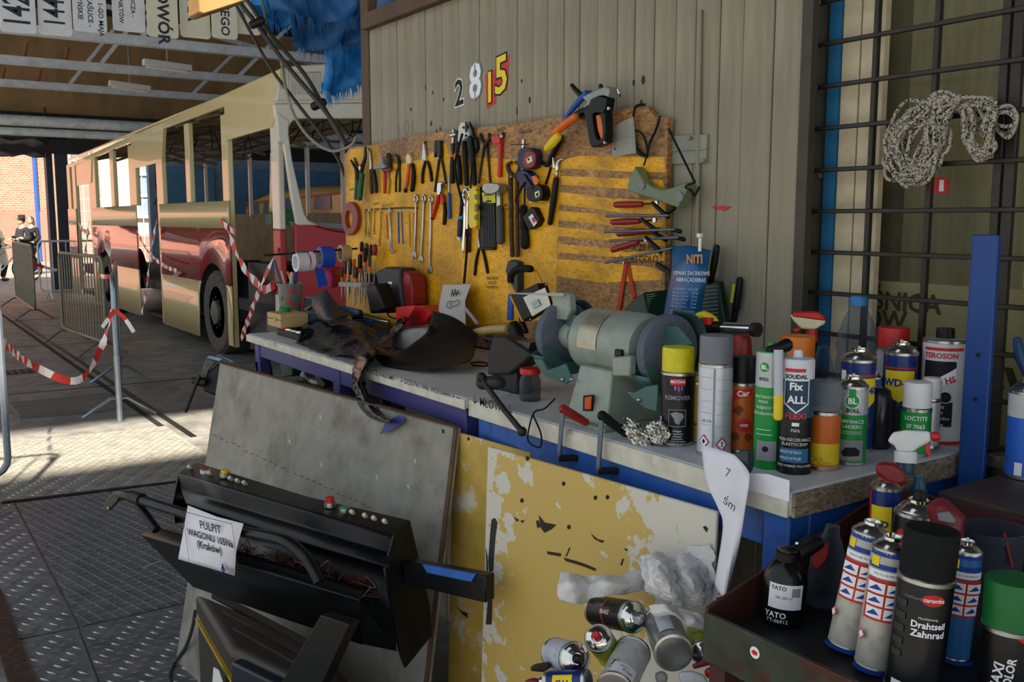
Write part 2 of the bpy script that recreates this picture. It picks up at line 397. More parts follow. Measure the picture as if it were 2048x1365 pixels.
struct(M().box((1.765, 3.585, 1.5), (.10, .07, 3.0)).build('trim_2', post_m, bevel=.004))
struct(M().bar((1.735, 3.55, 2.275), (1.735, 1.2, 2.275), .1, .06).build('trim_3', post_m, bevel=.004))
rt = onx((1425, 414), XW - .001)
rp = M().prism([onx(p, XW - .0015) for p in ((1423,413),(1428,412),(1436,414),(1444,411),(1450,414),(1462,413),(1455,418),(1447,422),(1440,418),(1434,419))], (.003, 0, 0)).build('paint_flake', red_ink, wr, smooth=0)
ch_m = mat('faint_chalk', '#a3a08c', .9, 0, 0)
for px, py, w_, h_ in ((795, 258, 7, 12), (812, 256, 8, 14), (828, 252, 9, 14)):
    q = onx((px, py), XW - .0015); m_ = mpp(q)
    M().tube([q + V((0, -a*m_, b*m_)) for a, b in circ(0, 0, w_, 14, h_)], .0012, 5, closed=True).build('chalk_mark', ch_m, wr)
    
bk = thing('bracket_plate', 'grey painted sheet metal plate bolted on the plank wall beside the board', 'wall plate', onx((1375, 330), XW))
D5 = crop(1090, 150, .1978)
grp = mat('grey_green_painted_steel', '#8b8a7c', .5, .2, .15, 8)
M().prism([onx(p, 1.712) for p in D5((1215, 615), (1640, 600), (1625, 890), (1215, 905))], (.008, 0, 0)).build('plate', grp, bk, bevel=.001)
M().prism([onx(p, 1.706) for p in D5((1215, 760), (1630, 740), (1628, 752), (1215, 772))], (.006, 0, 0)).build('fold', grp, bk)
for p in D5((1458, 640), (1600, 865)): M().sphere(onx(p, 1.705), .006, 8).build('bolt', grp, bk)

# big stuck-on digits
NB = crop(680, 150, .3296)
def on_wall(x): return lambda *pts: [onx(p, x) for p in pts]
for ch, px, py, sz, body, edge, lab in (('2', 919, 188, .094, ink, wht_ink, 'black digit 2 with white edge stuck on the plank wall'), ('8', 951, 166, .122, wht_ink, gry_ink, 'white stencil digit 8 stuck on the plank wall'), ('1', 980, 178, .105, yel_ink, red_ink, 'yellow digit 1 on red stuck on the plank wall'), ('5', 1003, 153, .125, yel_ink, red_ink, 'yellow digit 5 on a red backing stuck on the plank wall')):
    q = onx((px, py), XW - .002)
    t = thing('number_sign', lab, 'digit', q, 'stuck-on number 2815')
    if ch in '15':
        M().prism([q + V((0, -a, b)) for a, b in ((-.045 if ch == '5' else -.02, -.062), (.035, -.045), (.045, .062), (-.03, .045))], (.0015, 0, 0)).build('backing', red_ink, t, smooth=0)
    fn = flat_fn(q, (0, -1, .12 if ch != '2' else .1), (0, 0, 1), (-1, 0, 0), .0009)
    print_on([('t', ch, 0, 0, sz*1.28, edge if ch in '28' else ink, .055), ('t', ch, 0, 0, sz*1.28, body, .02)], fn, t)
    if ch == '8': print_on([('r', -.003, .02, .003, .06, edge), ('r', -.003, -.06, .003, -.02, edge)], flat_fn(q, (0, -1, .12), (0, 0, 1), (-1, 0, 0), .003), t)

# ------------------------------------------------------------------ window with welded grille
frame_m = mat('brown_steel_frame', '#4b4339', .55, .4, .25, 8)
bar_m = mat('dark_grille_bar', '#39352f', .5, .5, .2, 20)
XG = 1.775
def gy(px): return onx((px, 420), XG).y
yl = gy(1607); y_lo = .55
win = struct(M().box((1.84, (1.37 + y_lo)/2, 1.5), (.012, 1.37 - y_lo, 2.6)).build('window_1', pane_mat('window_glass', '#777058', .07, '#f6f6ee', .08)))
grl = thing('window_grille', 'welded dark steel bar grille in front of the window', 'grille', (XG, 1.0, .4))
yf = onx((1625, 400), 1.737).y; M().box((1.726, (y_end + yf)/2, 1.6), (.022, y_end - yf - .001, 2.4)).build('side_frame', frame_m, grl, bevel=.002)
for px, wd in ((1738, .011), (1857, .011), (1992, .016), (2016, .02)):
    M().box((XG, gy(px), 1.6), (.014, wd, 2.4)).build('vertical_bar', bar_m, grl, bevel=.0015, seg=1)
zs = [1.5 + (1.343 + k * .0876 - 1.5)*1.032 for k in range(-3, 8)]
for z in zs:
    M().box((XG - .008, (yl + y_lo)/2 - .02, z), (.010, yl - y_lo, .0095)).build('horizontal_bar', bar_m, grl, bevel=.0015, seg=1)
for z in zs[::2]:
    M().sphere((XG - .012, yl - .03, z), .006, 8).build('weld', steel, grl)
M().sphere((XG - .012, yl - .014, 1.509), .009, 10).build('bolt', steel, grl)
M().box((1.81, (gy(1630) + gy(1652))/2, 1.6), (.02, gy(1630) - gy(1652), 2.4)).build('trim_4', mat('blue_painted_strip', '#2a6f9c', .5, 0, .15, 10))
struct(bpy.data.objects['trim_4'])
for k, (a, b) in enumerate(((1653, 1688), (1690, 1736))):
    struct(M().box((1.815, (gy(a) + gy(b))/2, 1.6), (.02, gy(a) - gy(b) - .001, 2.4)).build('trim_%d' % (5 + k), mat('cream_trim_board', '#cdbd9c', .6, 0, .12, 10, '#b5a27e', (.6, .75)), bevel=.002))
for py in (84, 352):
    q = onx((1640, py), 1.799); M().sphere(q, .006, 8).build('screw', steel, bpy.data.objects['trim_4'])
lower = struct(M().box((1.87, .95, .9), (.02, 1.1, .93)).build('wall_window_apron', mat('cream_board_behind_glass', '#c3b796', .7, 0, .12, 5)))
upper = struct(M().box((2.7, .95, 1.8), (.02, 2.6, 2.4)).build('wall_room_behind', mat('olive_room_wall', '#8d8460', .8, 0, .3, 2.5, '#5a563e', (.45, .62))))
struct(M().box((2.45, 1.45, 1.9), (.02, .35, 1.6)).build('wall_room_curtain', mat('pale_curtain', '#c9bf98', .8, 0, .25, 3, stretch=(1, 9, 1))))
nc = M().prism([onx(p, 1.8335) for p in ((1868,355),(1898,355),(1896,388),(1866,388))], (.001, 0, 0)).build('notice_card', red_ink, upper, smooth=0)
M().prism([onx(p, 1.8332) for p in ((1879,360),(1888,360),(1887,383),(1878,383))], (.0002, 0, 0)).build('white_stripe', wht_ink, nc, smooth=0)
for txt, px, py, s_, in (('EŚNICA', 1797, 606, .056), ('KÓW', 1755, 640, .056), ('ÓW', 2022, 782, .11)):
    q = onx((px, py), 1.8585)
    print_on([('t', txt, 0, 0, s_, mat('faded_black_ink', '#3c3930', .8), .03)], flat_fn(q, (0, -1, 0), (0, 0, 1), (-1, 0, 0)), lower)

# ------------------------------------------------------------------ hall shell: roof, gable, far side
roof_m = mat('dark_boarded_roof', '#2b2d31', .85, 0, .2, 3)
brown = mat('brown_board_wall', '#a5845a', .85, 0, .16, 1.2, '#8a6e4a', (.45, .7), stretch=(1, 1, .4))
hx0, hx1, hy0, hy1 = -2.9, .2, .6, 2.0             # roof opening over the aisle
ce = struct(M().box((6.6, 6.5, 5.8), (12.8, 31, .1)).build('ceiling', roof_m))
for c, d in ((((hx0+hx1)/2, (-9+hy0)/2, 5.8), (hx1-hx0, hy0+9, .1)), (((hx0+hx1)/2, (22+hy1)/2, 5.8), (hx1-hx0, 22-hy1, .1))):
    M().box(c, d).build('roof_panel', roof_m, ce)
YG = 22.0
gw = struct(M().box((4, YG, 4.53), (20, .2, 2.86)).build('wall_back', brown))
M().box((4, YG - .14, 3.62), (20, .08, .1)).build('ledge', iron, gw)
M().box((4, YG - .16, 3.0), (20, .3, .28)).build('lintel', mat('sooty_lintel', '#2e2c2c', .7), gw)
pipe_m = mat('foil_wrapped_pipe', '#e0e6ee', .45, 0, .25, 6, bump=.3, bsc=12)
pr = thing('pipe_run', 'two long foil wrapped pipes above the hall gateway', 'pipes', (4, YG - .6, 3.2))
for z, r in ((3.46, .11), (3.24, .08)): M().tube([(-6, YG - .55, z + .03), (1, YG - .55, z), (7, YG - .55, z), (14, YG - .55, z + .02)], r, 12).build('pipe', pipe_m, pr)
for k in range(6): M().bar((-2 + k*2.6, YG - .5, 3.1), (-2 + k*2.6, YG - .5, 3.75), .03, .03).build('pipe_hanger', iron, pr)
colm = mat('dark_blue_grey_steel', '#3f4654', .55, .3, .2, 5)
cxp = ony((113, 430), YG).x
co = struct(M().box((cxp - .1, YG, 1.6), (.12, .3, 3.2)).box((cxp + .13, YG - .1, 1.6), (.24, .12, 3.2)).build('trim_7', colm))
rb = M()
rows = []
for i in range(9):
    z = 3.1 - .32 * math.sin(i/8*1.5); rows.append([V((cxp - 3.6 + j*.2, YG - .3 - .1*math.cos(i) - .03*math.sin(j*1.7), z + .04*math.sin(j*2.1 + i))) for j in range(18)])
rb.grid(rows); o = rb.build('gate_curtain', mat('dusty_grey_tarpaulin', '#6f6d6c', .8, 0, .25, 4), None, solid=.01)
tag(o, 'dusty grey gathered curtain rolled up under the gateway beam', 'curtain')

truss_m = mat('white_grey_painted_truss', '#d4d8de', .5, 0, .2, 6)
for k, y in enumerate((14.4, 17.2, 20.1)):
    t = thing('roof_truss', ('white painted steel roof truss carrying the hanging route boards', 'white painted steel roof truss holding the larger lamp', 'white painted steel roof truss closest to the brown gable wall')[k], 'truss', (4, y, 4), 'roof trusses')
    M().bar((-5, y, 4), (12.5, y, 4), .14, .13).build('bottom_chord', truss_m, t)
    M().bar((-5, y, 4.2), (3.5, y, 5.7), .08, .08).build('top_chord', truss_m, t); M().bar((3.5, y, 5.7), (12.5, y, 4.2), .08, .08).build('top_chord', truss_m, t)
    for i in range(7):
        x = -3.5 + i*2.3; M().bar((x, y, 4), (x + 1.1, y, min(5.5, 4.3 + .17*(x + 5.5)) if x < 3 else max(4.4, 5.5 - .15*(x-3))), .06, .06).build('diagonal', truss_m, t)
    for x in (2.3, 2.9): M().tube([(x, y, 4.03), (x + .05, y, 4.28)], .03).build('pipe_stub', mat('copper_stub', '#9a5a44', .6), t)
for (px, py), (qx, qy), y, lb in (((286, 124), (382, 137), 16.2, 'larger white fluorescent batten lamp hung on a rod in the hall'), ((218, 166), (300, 178), 19.0, 'smaller far white fluorescent batten lamp hung in the hall')):
    a = ony((px, py), y); b = ony((qx, qy), y); t = thing('fluorescent_lamp', lb, 'lamp', (a + b)/2, 'batten lamps')
    M().bar(a, b, .16, .1).build('housing', white, t, bevel=.01); M().tube([a + V((.05, 0, -.07)), b + V((-.05, 0, -.07))], .025).build('tube', white, t)
    c = (a + b)/2; M().tube([c, V((c.x, c.y, 5.75))], .012, 6).build('hanger_rod', steel, t)

# blue walls and doors across the hall
bw = struct(M().box((10.5, 15, 2.9), (.2, 20, 5.8)).build('wall_far_side', mat('dim_blue_grey_wall', '#8aa2b8', .7, 0, .2, 2)))
for i, y in enumerate((9.4, 11.3, 13.2, 15.1, 17.0, 18.9)):
    d = struct(M().box((10.36, y, 1.75), (.06, 1.6, 3.5)).build('door_%d' % (i + 1), mat('blue_hall_door', '#5d90bc', .5, 0, .2, 3), bevel=.01))
    for zz in (.9, 2.6): M().box((10.32, y, zz), (.03, 1.3, 1.3)).build('door_panel', mat('pale_blue_panel', '#7d97ae', .6, 0, .2, 3), d, bevel=.01)
    M().tube([(10.28, y - .6, 1.1), (10.28, y - .6, 1.3)], .015).build('handle', iron, d)

bl = struct(M().box((9.5, 21.8, 1.5), (8.6, .2, 3.0)).build('wall_gate_side', mat('dim_blue_grey_wall')))
for i in range(5): M().box((6.0 + i*1.5, 21.66, 1.4), (1.2, .06, 2.5)).build('blue_door_leaf', mat('blue_hall_door'), bl, bevel=.01)

# ------------------------------------------------------------------ outside
brick = bpy.data.materials.new('sunlit_brick'); brick.use_nodes = True
_n = brick.node_tree; _b = _n.nodes['Principled BSDF']; _t = _n.nodes.new('ShaderNodeTexBrick'); _c = _n.nodes.new('ShaderNodeTexCoord'); _mp = _n.nodes.new('ShaderNodeMapping'); _mp.inputs['Rotation'].default_value = (math.pi/2, 0, 0)
_n.links.new(_c.outputs['Object'], _mp.inputs[0]); _n.links.new(_mp.outputs[0], _t.inputs[0]); _n.links.new(_t.outputs['Color'], _b.inputs['Base Color'])
_t.inputs['Color1'].default_value = (*lin('#b07464'), 1); _t.inputs['Color2'].default_value = (*lin('#9c6252'), 1); _t.inputs['Mortar'].default_value = (*lin('#b89c8c'), 1); _t.inputs['Scale'].default_value = 3.2; _b.inputs['Roughness'].default_value = .9
br = thing('brick_building', 'tall pink brick building in sun beyond the gateway', 'building', (0, 38, 0))
M().box((-1.0, 40, 7), (14.6, 4, 14)).build('brick_wall', brick, br)
M().box((-1.0, 37.95, .9), (14.7, .12, 1.8)).build('plinth', mat('pink_render', '#9c6c60', .8, 0, .1, 2), br)
M().tube([(5.2, 37.9, 0), (5.2, 37.9, 12)], .07).build('downpipe', blue, br)
for x in (3.6, -1): 
    wnd = M().box((x, 37.97, 6), (1.2, .1, 2)).build('window', mat('far_window_glass', '#7c8ea0', .2), br); M().box((x, 37.9, 6), (.08, .06, 2)).build('mullion', white, wnd)
wb = thing('white_building', 'pale rendered building with tall white windows beyond the gateway', 'building', (13, 33, 0))
M().box((14, 36, 5), (15, 5, 10)).build('rendered_wall', mat('pale_render', '#b0a698', .85, 0, .08, 1), wb)
M().box((14, 33.47, .5), (15, .1, 1.0)).build('plinth', mat('red_brown_plinth', '#9a6a58', .8, 0, .1, 2), wb)
for i in range(4):
    for z in (2.6, 6.2):
        x = 8.2 + i*2.1; wnd = M().box((x, 33.47, z), (1.25, .1, 2.0)).build('window', mat('far_window_glass', '#7c8ea0', .2), wb)
        for dx in (-.6, 0, .6): M().box((x + dx, 33.4, z), (.09, .06, 2.0)).build('mullion', white, wnd)
        for dz in (-1, -.3, .4, 1): M().box((x, 33.39, z + dz), (1.3, .06, .09)).build('glazing_bar', white, wnd)
mf = thing('mesh_fence', 'tall wire mesh fence standing outside the gateway', 'fence', (6.5, 27.5, 0))
for i in range(15): M().tube([(4.6 + i*.3, 27.5, 0), (4.6 + i*.3, 27.5, 4.4)], .01 if i % 5 else .03, 6).build('fence_wire' if i % 5 else 'fence_post', white, mf)
for i in range(13): M().tube([(4.6, 27.5, .4 + i*.33), (8.8, 27.5, .4 + i*.33)], .009, 6).build('fence_wire', white, mf)
# ------------------------------------------------------------------ the gutted bus
A_ = crop(0, 0, .37109); B_ = crop(0, 400, .3663)
XB = 3.2
paint_c = mat('cream_bus_paint', '#d8c68c', .28, 0, .06, 3, coat=.6)
paint_w = mat('off_white_bus_paint', '#dcd6c4', .3, 0, .05, 3, coat=.5)
paint_r = mat('red_bus_paint', '#a02030', .2, 0, .1, 3, coat=1)
paint_rd = mat('bright_red_bus_paint', '#b00818', .35, 0, .08, 3, coat=.15)
ins_m = mat('dirty_beige_lining', '#9a8a68', .8, 0, .25, 4)
def yb(ax): return onx((ax * .37109, 440), XB).y
bus = thing('bus', 'gutted cream and red city bus standing on the hall floor', 'bus', (4.4, 14, 0))
def pa(c, x, *pts): return [onx(p, x) for p in c(*pts)]
M().prism(pa(A_, XB, (372,885), (640,762), (900,645), (1200,508), (1515,365), (1500,455), (1205,575), (880,695), (620,800), (372,905)), (.05, 0, 0)).build('roof_rail', paint_c, bus, bevel=.01)
M().prism(pa(A_, XB - .01, (408,893), (492,858), (490,985), (415,1003)), (.02, 0, 0)).build('bent_panel', paint_c, bus)
M().prism(pa(A_, XB - .006, (705,766), (880,693), (872,872), (742,905), (712,908)), (.04, 0, 0)).build('panel_over_door', paint_c, bus)
M().prism(pa(A_, XB - .006, (1208,574), (1512,370), (1500,560), (1465,685), (1236,752), (1213,758)), (.04, 0, 0)).build('panel_over_door', paint_c, bus)
zs_, zr0, zr1, zk = 1.70, .80, 1.41, .14
def pil(a0, a1, z0, z1=2.66, m_=paint_c, nm='pillar'):
    y0, y1 = yb(a0), yb(a1); M().box((XB + .034, (y0+y1)/2, (z0+z1)/2), (.06, abs(y0-y1), z1-z0)).build(nm, m_, bus, bevel=.012)
for a0, a1, z0, z1 in ((372, 388, zk, 2.52), (400, 416, zk, 2.5), (488, 522, zk, 2.52), (604, 622, zs_, 2.55), (704, 741, zs_, 2.55), (850, 884, zk, 2.58), (1008, 1032, zs_, 2.62), (1204, 1238, zk, 2.6)): pil(a0, a1, z0, z1)
pil(1466, 1506, 1.41, 2.8, paint_w); pil(1466, 1506, .8, 1.41, paint_rd); pil(1466, 1506, .14, .8, paint_w)
WY = (yb(1140), yb(556)); WR = .47
def band(y0, y1, z0, z1, m_, nm):
    m = M(); n = max(2, int(abs(y1-y0) / .05)); cols = []
    for i in range(n + 1):
        y = y0 + (y1-y0)*i/n; lo = z0
        for wy in WY:
            d = abs(y - wy)
            if d < .60: lo = max(lo, .42 + math.sqrt(.36 - d*d))
        cols.append((y, lo))
    for (ya, la), (yb_, lb) in zip(cols, cols[1:]):
        if la >= z1 - .01 and lb >= z1 - .01 and m.f: m.build(nm, m_, bus, solid=.012); m = M()
        if la < z1 - .01 or lb < z1 - .01:
            la_, lb_ = min(la, z1), min(lb, z1)
            m.add([(XB - .005, ya, la_), (XB - .005, yb_, lb_), (XB - .005, yb_, z1), (XB - .005, ya, z1)], [(0, 1, 2, 3)])
    if m.f: m.build(nm, m_, bus, solid=.012)
for a0, a1 in ((372, 416), (498, 741), (862, 1240)):
    y0, y1 = yb(a0), yb(a1)
    band(y0, y1, zr1, zs_, paint_c, 'upper_panel'); band(y0, y1, zr0, zr1, paint_r, 'red_band_panel'); band(y0, y1, zk, zr0, paint_c, 'skirt_panel')
tyre = mat('dusty_tyre', '#5a544c', .85, 0, .2, 20, '#47423c', (.5, .6)); rim_m = mat('dusty_wheel_rim', '#6e6860', .7, .2, .2, 12)
for wy in WY:
    X_ = Matrix.Translation((XB + .02, wy, WR)) @ Matrix.Rotation(-math.pi/2, 4, 'Y')
    wh = M(X_).lathe([(.27, -.30), (.44, -.28), (.47, -.24), (.47, -.02), (.44, .015), (.33, .02), (.29, .0)], 36).build('wheel_tyre', tyre, bus)
    M(X_).lathe([(.295, .0), (.285, -.03), (.26, -.05), (.2, -.04), (.14, -.05), (.13, .03), (.07, .05), (.05, .06)], 32).build('rim', rim_m, wh)
    for k in range(10):
        a = 2*math.pi*k/10; m = M(X_); m.tube([(.17*math.cos(a), .17*math.sin(a), -.05), (.17*math.cos(a), .17*math.sin(a), .01)], .017, 6); m.build('wheel_nut', iron, wh)
    for k in range(8):
        a = 2*math.pi*(k+.5)/8; m = M(X_); m.tube([(.235*math.cos(a), .235*math.sin(a), -.046), (.235*math.cos(a), .235*math.sin(a), -.042)], .022, 10); m.build('rim_hole', ink, wh)
    ar = [(wy + .62*math.cos(a), .42 + .62*math.sin(a)) for a in [math.pi*k/14 for k in range(15)]]
    M().grid([[V((XB + .02, y, z)) for y, z in ar], [V((XB + .5, y, z)) for y, z in ar]]).prism([V((XB + .5, y, z)) for y, z in ar], (.02, 0, 0)).build('wheel_housing', mat('grey_underseal', '#2a2927', .9, 0, .2, 12), bus, solid=.01)
for a0, a1 in ((741, 862), (416, 498)): M().box((XB + .33, (yb(a0) + yb(a1))/2, .2), (.54, yb(a0) - yb(a1) - .02, .04)).box((XB + .62, (yb(a0) + yb(a1))/2, .4), (.04, yb(a0) - yb(a1) - .02, .42)).build('step_well', mat('ribbed_step_rubber', '#33312f', .8, 0, .2, 12), bus)
ye, yr = yb(1520), yb(372)
M().box((4.45, (ye+yr)/2, .62), (2.4, yr-ye-.1, .12)).build('bus_floor', mat('dark_bus_floor', '#2b2a2a', .8), bus)
M().box((5.72, (ye+yr)/2, .9), (.05, yr-ye, 1.4)).build('far_side_panel', ins_m, bus)
for i in range(9):
    y = ye + .3 + i*(yr-ye-.5)/8; M().box((5.72, y, 2.1), (.06, .07, 1.1)).build('far_pillar', paint_w, bus, bevel=.01)
rows = []
for i in range(13):
    x = XB + .03 + (2.5)*i/12; z = 2.70 + .2*math.sin(math.pi*i/12)
    rows.append([V((x, ye - .02, z + .12)), V((x, (ye + yr)/2, z + .02)), V((x, yr, z - .10))])
M().grid(rows).build('roof_skin', paint_c, bus, solid=.03)
for i in range(13):
    y = ye + .2 + i*(yr-ye-.4)/12; dz = .1 - .2*(y-ye)/(yr-ye)
    M().tube([V((XB + .08 + 2.4*k/8, y, 2.62 + dz + .2*math.sin(math.pi*k/8))) for k in range(9)], .03, 6).build('roof_rib', ins_m, bus)
for i in range(5):
    x = XB + .4 + i*.42; M().bar((x, ye + .1, 2.78), (x, yr - .1, 2.6), .10, .015).build('ceiling_batten', mat('grey_brown_lath', '#6e6350', .85, 0, .25, 6), bus)
for i in range(12):
    y = ye + .4 + random.random()*(6); x = XB + .3 + random.random()*1.9
    M().tube(spline([(x, y, 2.75), (x + random.uniform(-.1, .2), y + .3, 2.35 + random.random()*.2), (x + .1, y + .8 + random.random(), 2.5), (x + .2, y + 1.4, 2.7)], 5), .009, 5).build('hanging_cable', black, bus)
for ax0, ax1 in ((840, 830),):
    M().tube([onx(p, XB + .15) for p in A_((840, 880), (836, 980), (850, 1060), (832, 1100), (880, 1120))], .008, 5).build('hanging_cable', black, bus)
# driver end, facing the workbench
YE = 8.45
def pe(*pts): return [ony(p, YE) for p in A_(*pts)]
e_ = (0, .06, 0)
fr = M().prism(pe((1512,368), (1600,352), (1740,345), (1990,330), (1990,545), (1490,548)), e_).build('destination_panel', paint_w, bus, bevel=.012)
M().prism([p + V((0, -.012, 0)) for p in pe((1566,392), (1725,388), (1738,505), (1555,508))], (0, .01, 0)).build('grille_recess', mat('dark_grille_recess', '#6a655a', .8), fr)
for k in range(20):
    a = 1566 + k*8.6; m = M(); q = [ony(p, YE - .018) for p in A_((a, 392), (a - 4, 507))]; m.bar(q[0], q[1], .014, .01); m.build('louvre', paint_w, fr)
M().prism([p + V((0, -.05, 0)) for p in pe((1482,545), (1990,540), (1990,556), (1478,560))], (0, .1, 0)).build('rain_visor', paint_w, bus, bevel=.006)
M().prism(pe((1478,558), (1990,552), (1990,640), (1610,640), (1575,655), (1558,690), (1520,690), (1490,640)), e_).build('windscreen_header', paint_w, bus, bevel=.012)
M().prism([p + V((0, -.008, 0)) for p in pe((1490,600), (1560,650), (1556,720), (1575,860), (1640,1150), (1665,1190), (1720,1215), (1600,1215), (1570,1060), (1530,770), (1500,770))], e_).build('corner_pillar', paint_w, bus, bevel=.015)
M().prism(pe((1594,1204), (1650,1190), (1700,1212), (1800,1240), (1990,1260), (1990,1900), (1594,1900)), e_).build('front_panel', paint_rd, bus, bevel=.02)
M().prism([p + V((0, .1, 0)) for p in pe((1640,1195), (1990,1215), (1990,1240), (1660,1225))], (0, .3, 0)).build('dashboard_ledge', mat('grey_dash', '#8a8d90', .5), bus)
M().prism([p + V((0, 1.6, 0)) for p in pe((1792,770), (1816,770), (1800,1120), (1786,1130))], e_).build('door_pillar', paint_w, bus)
M().prism([p + V((0, .9, 0)) for p in pe((1650,1150), (1780,1130), (1800,1215), (1650,1215))], (0, .2, 0)).build('seat_back', green, bus)
M().box((3.7, ye + .7, .62), (.9, .9, .9)).build('equipment_box', mat('dark_engine_cover', '#25272a', .6), bus)
for k in range(7):
    M().box((4.6 + .05*math.sin(k*2), ye + 2.2, .95 + k*.05), (.7, .5, .03)).build('stacked_board', mat('grey_boards', '#8d8f90', .6, 0, .2, 5), bus)
for y in (ye + .8, ye + 2.1, ye + 3.4):
    for s_ in (-1, 1): M().bar((5.68, y - .5*s_, .72), (5.68, y, 1.55), .035, .035).build('brace', iron, bus)

# pale yellow vintage van behind the bus
vn = thing('vintage_van', 'rounded pale yellow vintage van parked behind the bus', 'van', (7.9, 17, 0))
pv = [onx(p, 7.3) for p in A_((1300,1180), (1312,1110), (1350,1080), (1430,1045), (1560,1020), (1680,1006), (1900,1000), (2100,1010))]
pv += [V((7.3, pv[-1].y, .5)), V((7.3, pv[0].y, .5))]
M().prism(pv, (1.8, 0, 0)).build('body', mat('pale_yellow_van_paint', '#f4c468', .35, 0, .08, 2, coat=.4), vn, bevel=.12, seg=4)
for x0, x1, y0, y1 in ((1335, 1392, 1098, 1165), (1415, 1440, 1085, 1160), (1512, 1588, 1070, 1155), (1690, 1780, 1060, 1130)):
    M().prism([onx(p, 7.285) for p in A_((x0+8, y0), (x1, y0-6), (x1+4, y1), (x0, y1))], (.02, 0, 0)).build('window', mat('far_window_glass'), vn)
for y in (pv[0].y - 1.0, pv[-3].y + .8):
    M(Matrix.Translation((7.35, y, .42)) @ Matrix.Rotation(-math.pi/2, 4, 'Y')).lathe([(.2, -.2), (.4, -.18), (.42, -.1), (.4, 0), (.22, .03)], 24).build('wheel', tyre, vn)
M().bar(onx((490, 408), 7.28), onx((690, 385), 7.28), .02, .04).build('belt_moulding', orange, vn)
rl = thing('mesh_railing', 'grey wire mesh railing behind the vintage van', 'railing', (9.6, 17, 0))
for i in range(9): M().tube([(9.6, 12 + i, 0), (9.6, 12 + i, 2.9)], .03, 6).build('railing_post', grey, rl)
for z in (1.7, 2.3, 2.9): M().tube([(9.6, 12, z), (9.6, 20, z)], .025, 6).build('railing_bar', grey, rl)

# ------------------------------------------------------------------ crowd barriers
galv = mat('galvanised_steel', '#9aa4ae', .38, .75, .15, 12); galv_d = mat('dull_galvanised_steel', '#8a8270', .5, .5, .2, 8); bar_w = mat('white_barrier_paint', '#e6eaf0', .4, 0, .05, 10)
def barrier(p0, p1, lab, m_, h=1.07, n=None, feet=.26):
    p0 = V((p0[0], p0[1], 0)); p1 = V((p1[0], p1[1], 0)); d = (p1-p0); L_ = d.length; d.normalize(); s_ = V((-d.y, d.x, 0))
    t = thing('crowd_barrier', lab, 'barrier', (p0+p1)/2, 'steel crowd barriers'); zb = .16
    r = .09; pts = []
    def corner(c, a0): return [c + d*(r*math.cos(a0 + k*math.pi/8)) + V((0, 0, r*math.sin(a0 + k*math.pi/8))) for k in range(5)]
    pts = corner(p1 - d*r + V((0, 0, h - r)), 0) + corner(p0 + d*r + V((0, 0, h - r)), math.pi/2) + corner(p0 + d*r + V((0, 0, zb + r)), math.pi) + corner(p1 - d*r + V((0, 0, zb + r)), 1.5*math.pi)
    M().tube(pts, .019, 8, closed=True).build('frame', m_, t)
    n = n or int(L_ / .115)
    for i in range(1, n): q = p0 + d*(L_*i/n); M().tube([q + V((0, 0, zb)), q + V((0, 0, h))], .0075, 6).build('upright', m_, t)
    for q in (p0 + d*.16, p1 - d*.16):
        M().tube([q + s_*feet + V((0, 0, .012)), q + s_*.06 + V((0, 0, zb - .01)), q - s_*.06 + V((0, 0, zb - .01)), q - s_*feet + V((0, 0, .012))], .014, 6).build('foot', m_, t)
    return t
bm0 = onz((240, 843), 0); dirm = V((bm0.x, bm0.y, 0)).normalized()
bmt = barrier((bm0.x, bm0.y), (bm0.x + dirm.x*2.0 + .03, bm0.y + dirm.y*2.0), 'crowd barrier standing end-on by the sunlit floor with tape tied to its post', galv)
M().tube([bm0 + V((0, -.0, 0)), bm0 + V((0, 0, .5))], .022, 8).build('foot_tube', galv, bmt)
bn0 = onz((22, 1008), 0)
barrier((bn0.x, bn0.y), (bn0.x - 1.9, bn0.y + .25), 'crowd barrier standing on the tread plates with its foot stretched out', galv, 1.1, feet=.5)
b3a, b3b = onz((128, 682), 0), onz((215, 716), 0)
barrier((b3b.x, b3b.y), (b3a.x, b3a.y), 'dull crowd barrier along the tram rail beside the bus wheel', galv_d, 1.1)
b2a, b2b = onz((34, 612), 0), onz((72, 642), 0)
barrier((b2b.x, b2b.y), (b2a.x, b2a.y), 'dull crowd barrier along the tram rail nearer the gateway', galv_d, 1.12)
wa = onz((82, 600), 0); barrier((wa.x, wa.y), (wa.x + 1.35, wa.y + .1), 'white painted crowd barrier closing the gateway beside the bus', bar_w, 1.1)

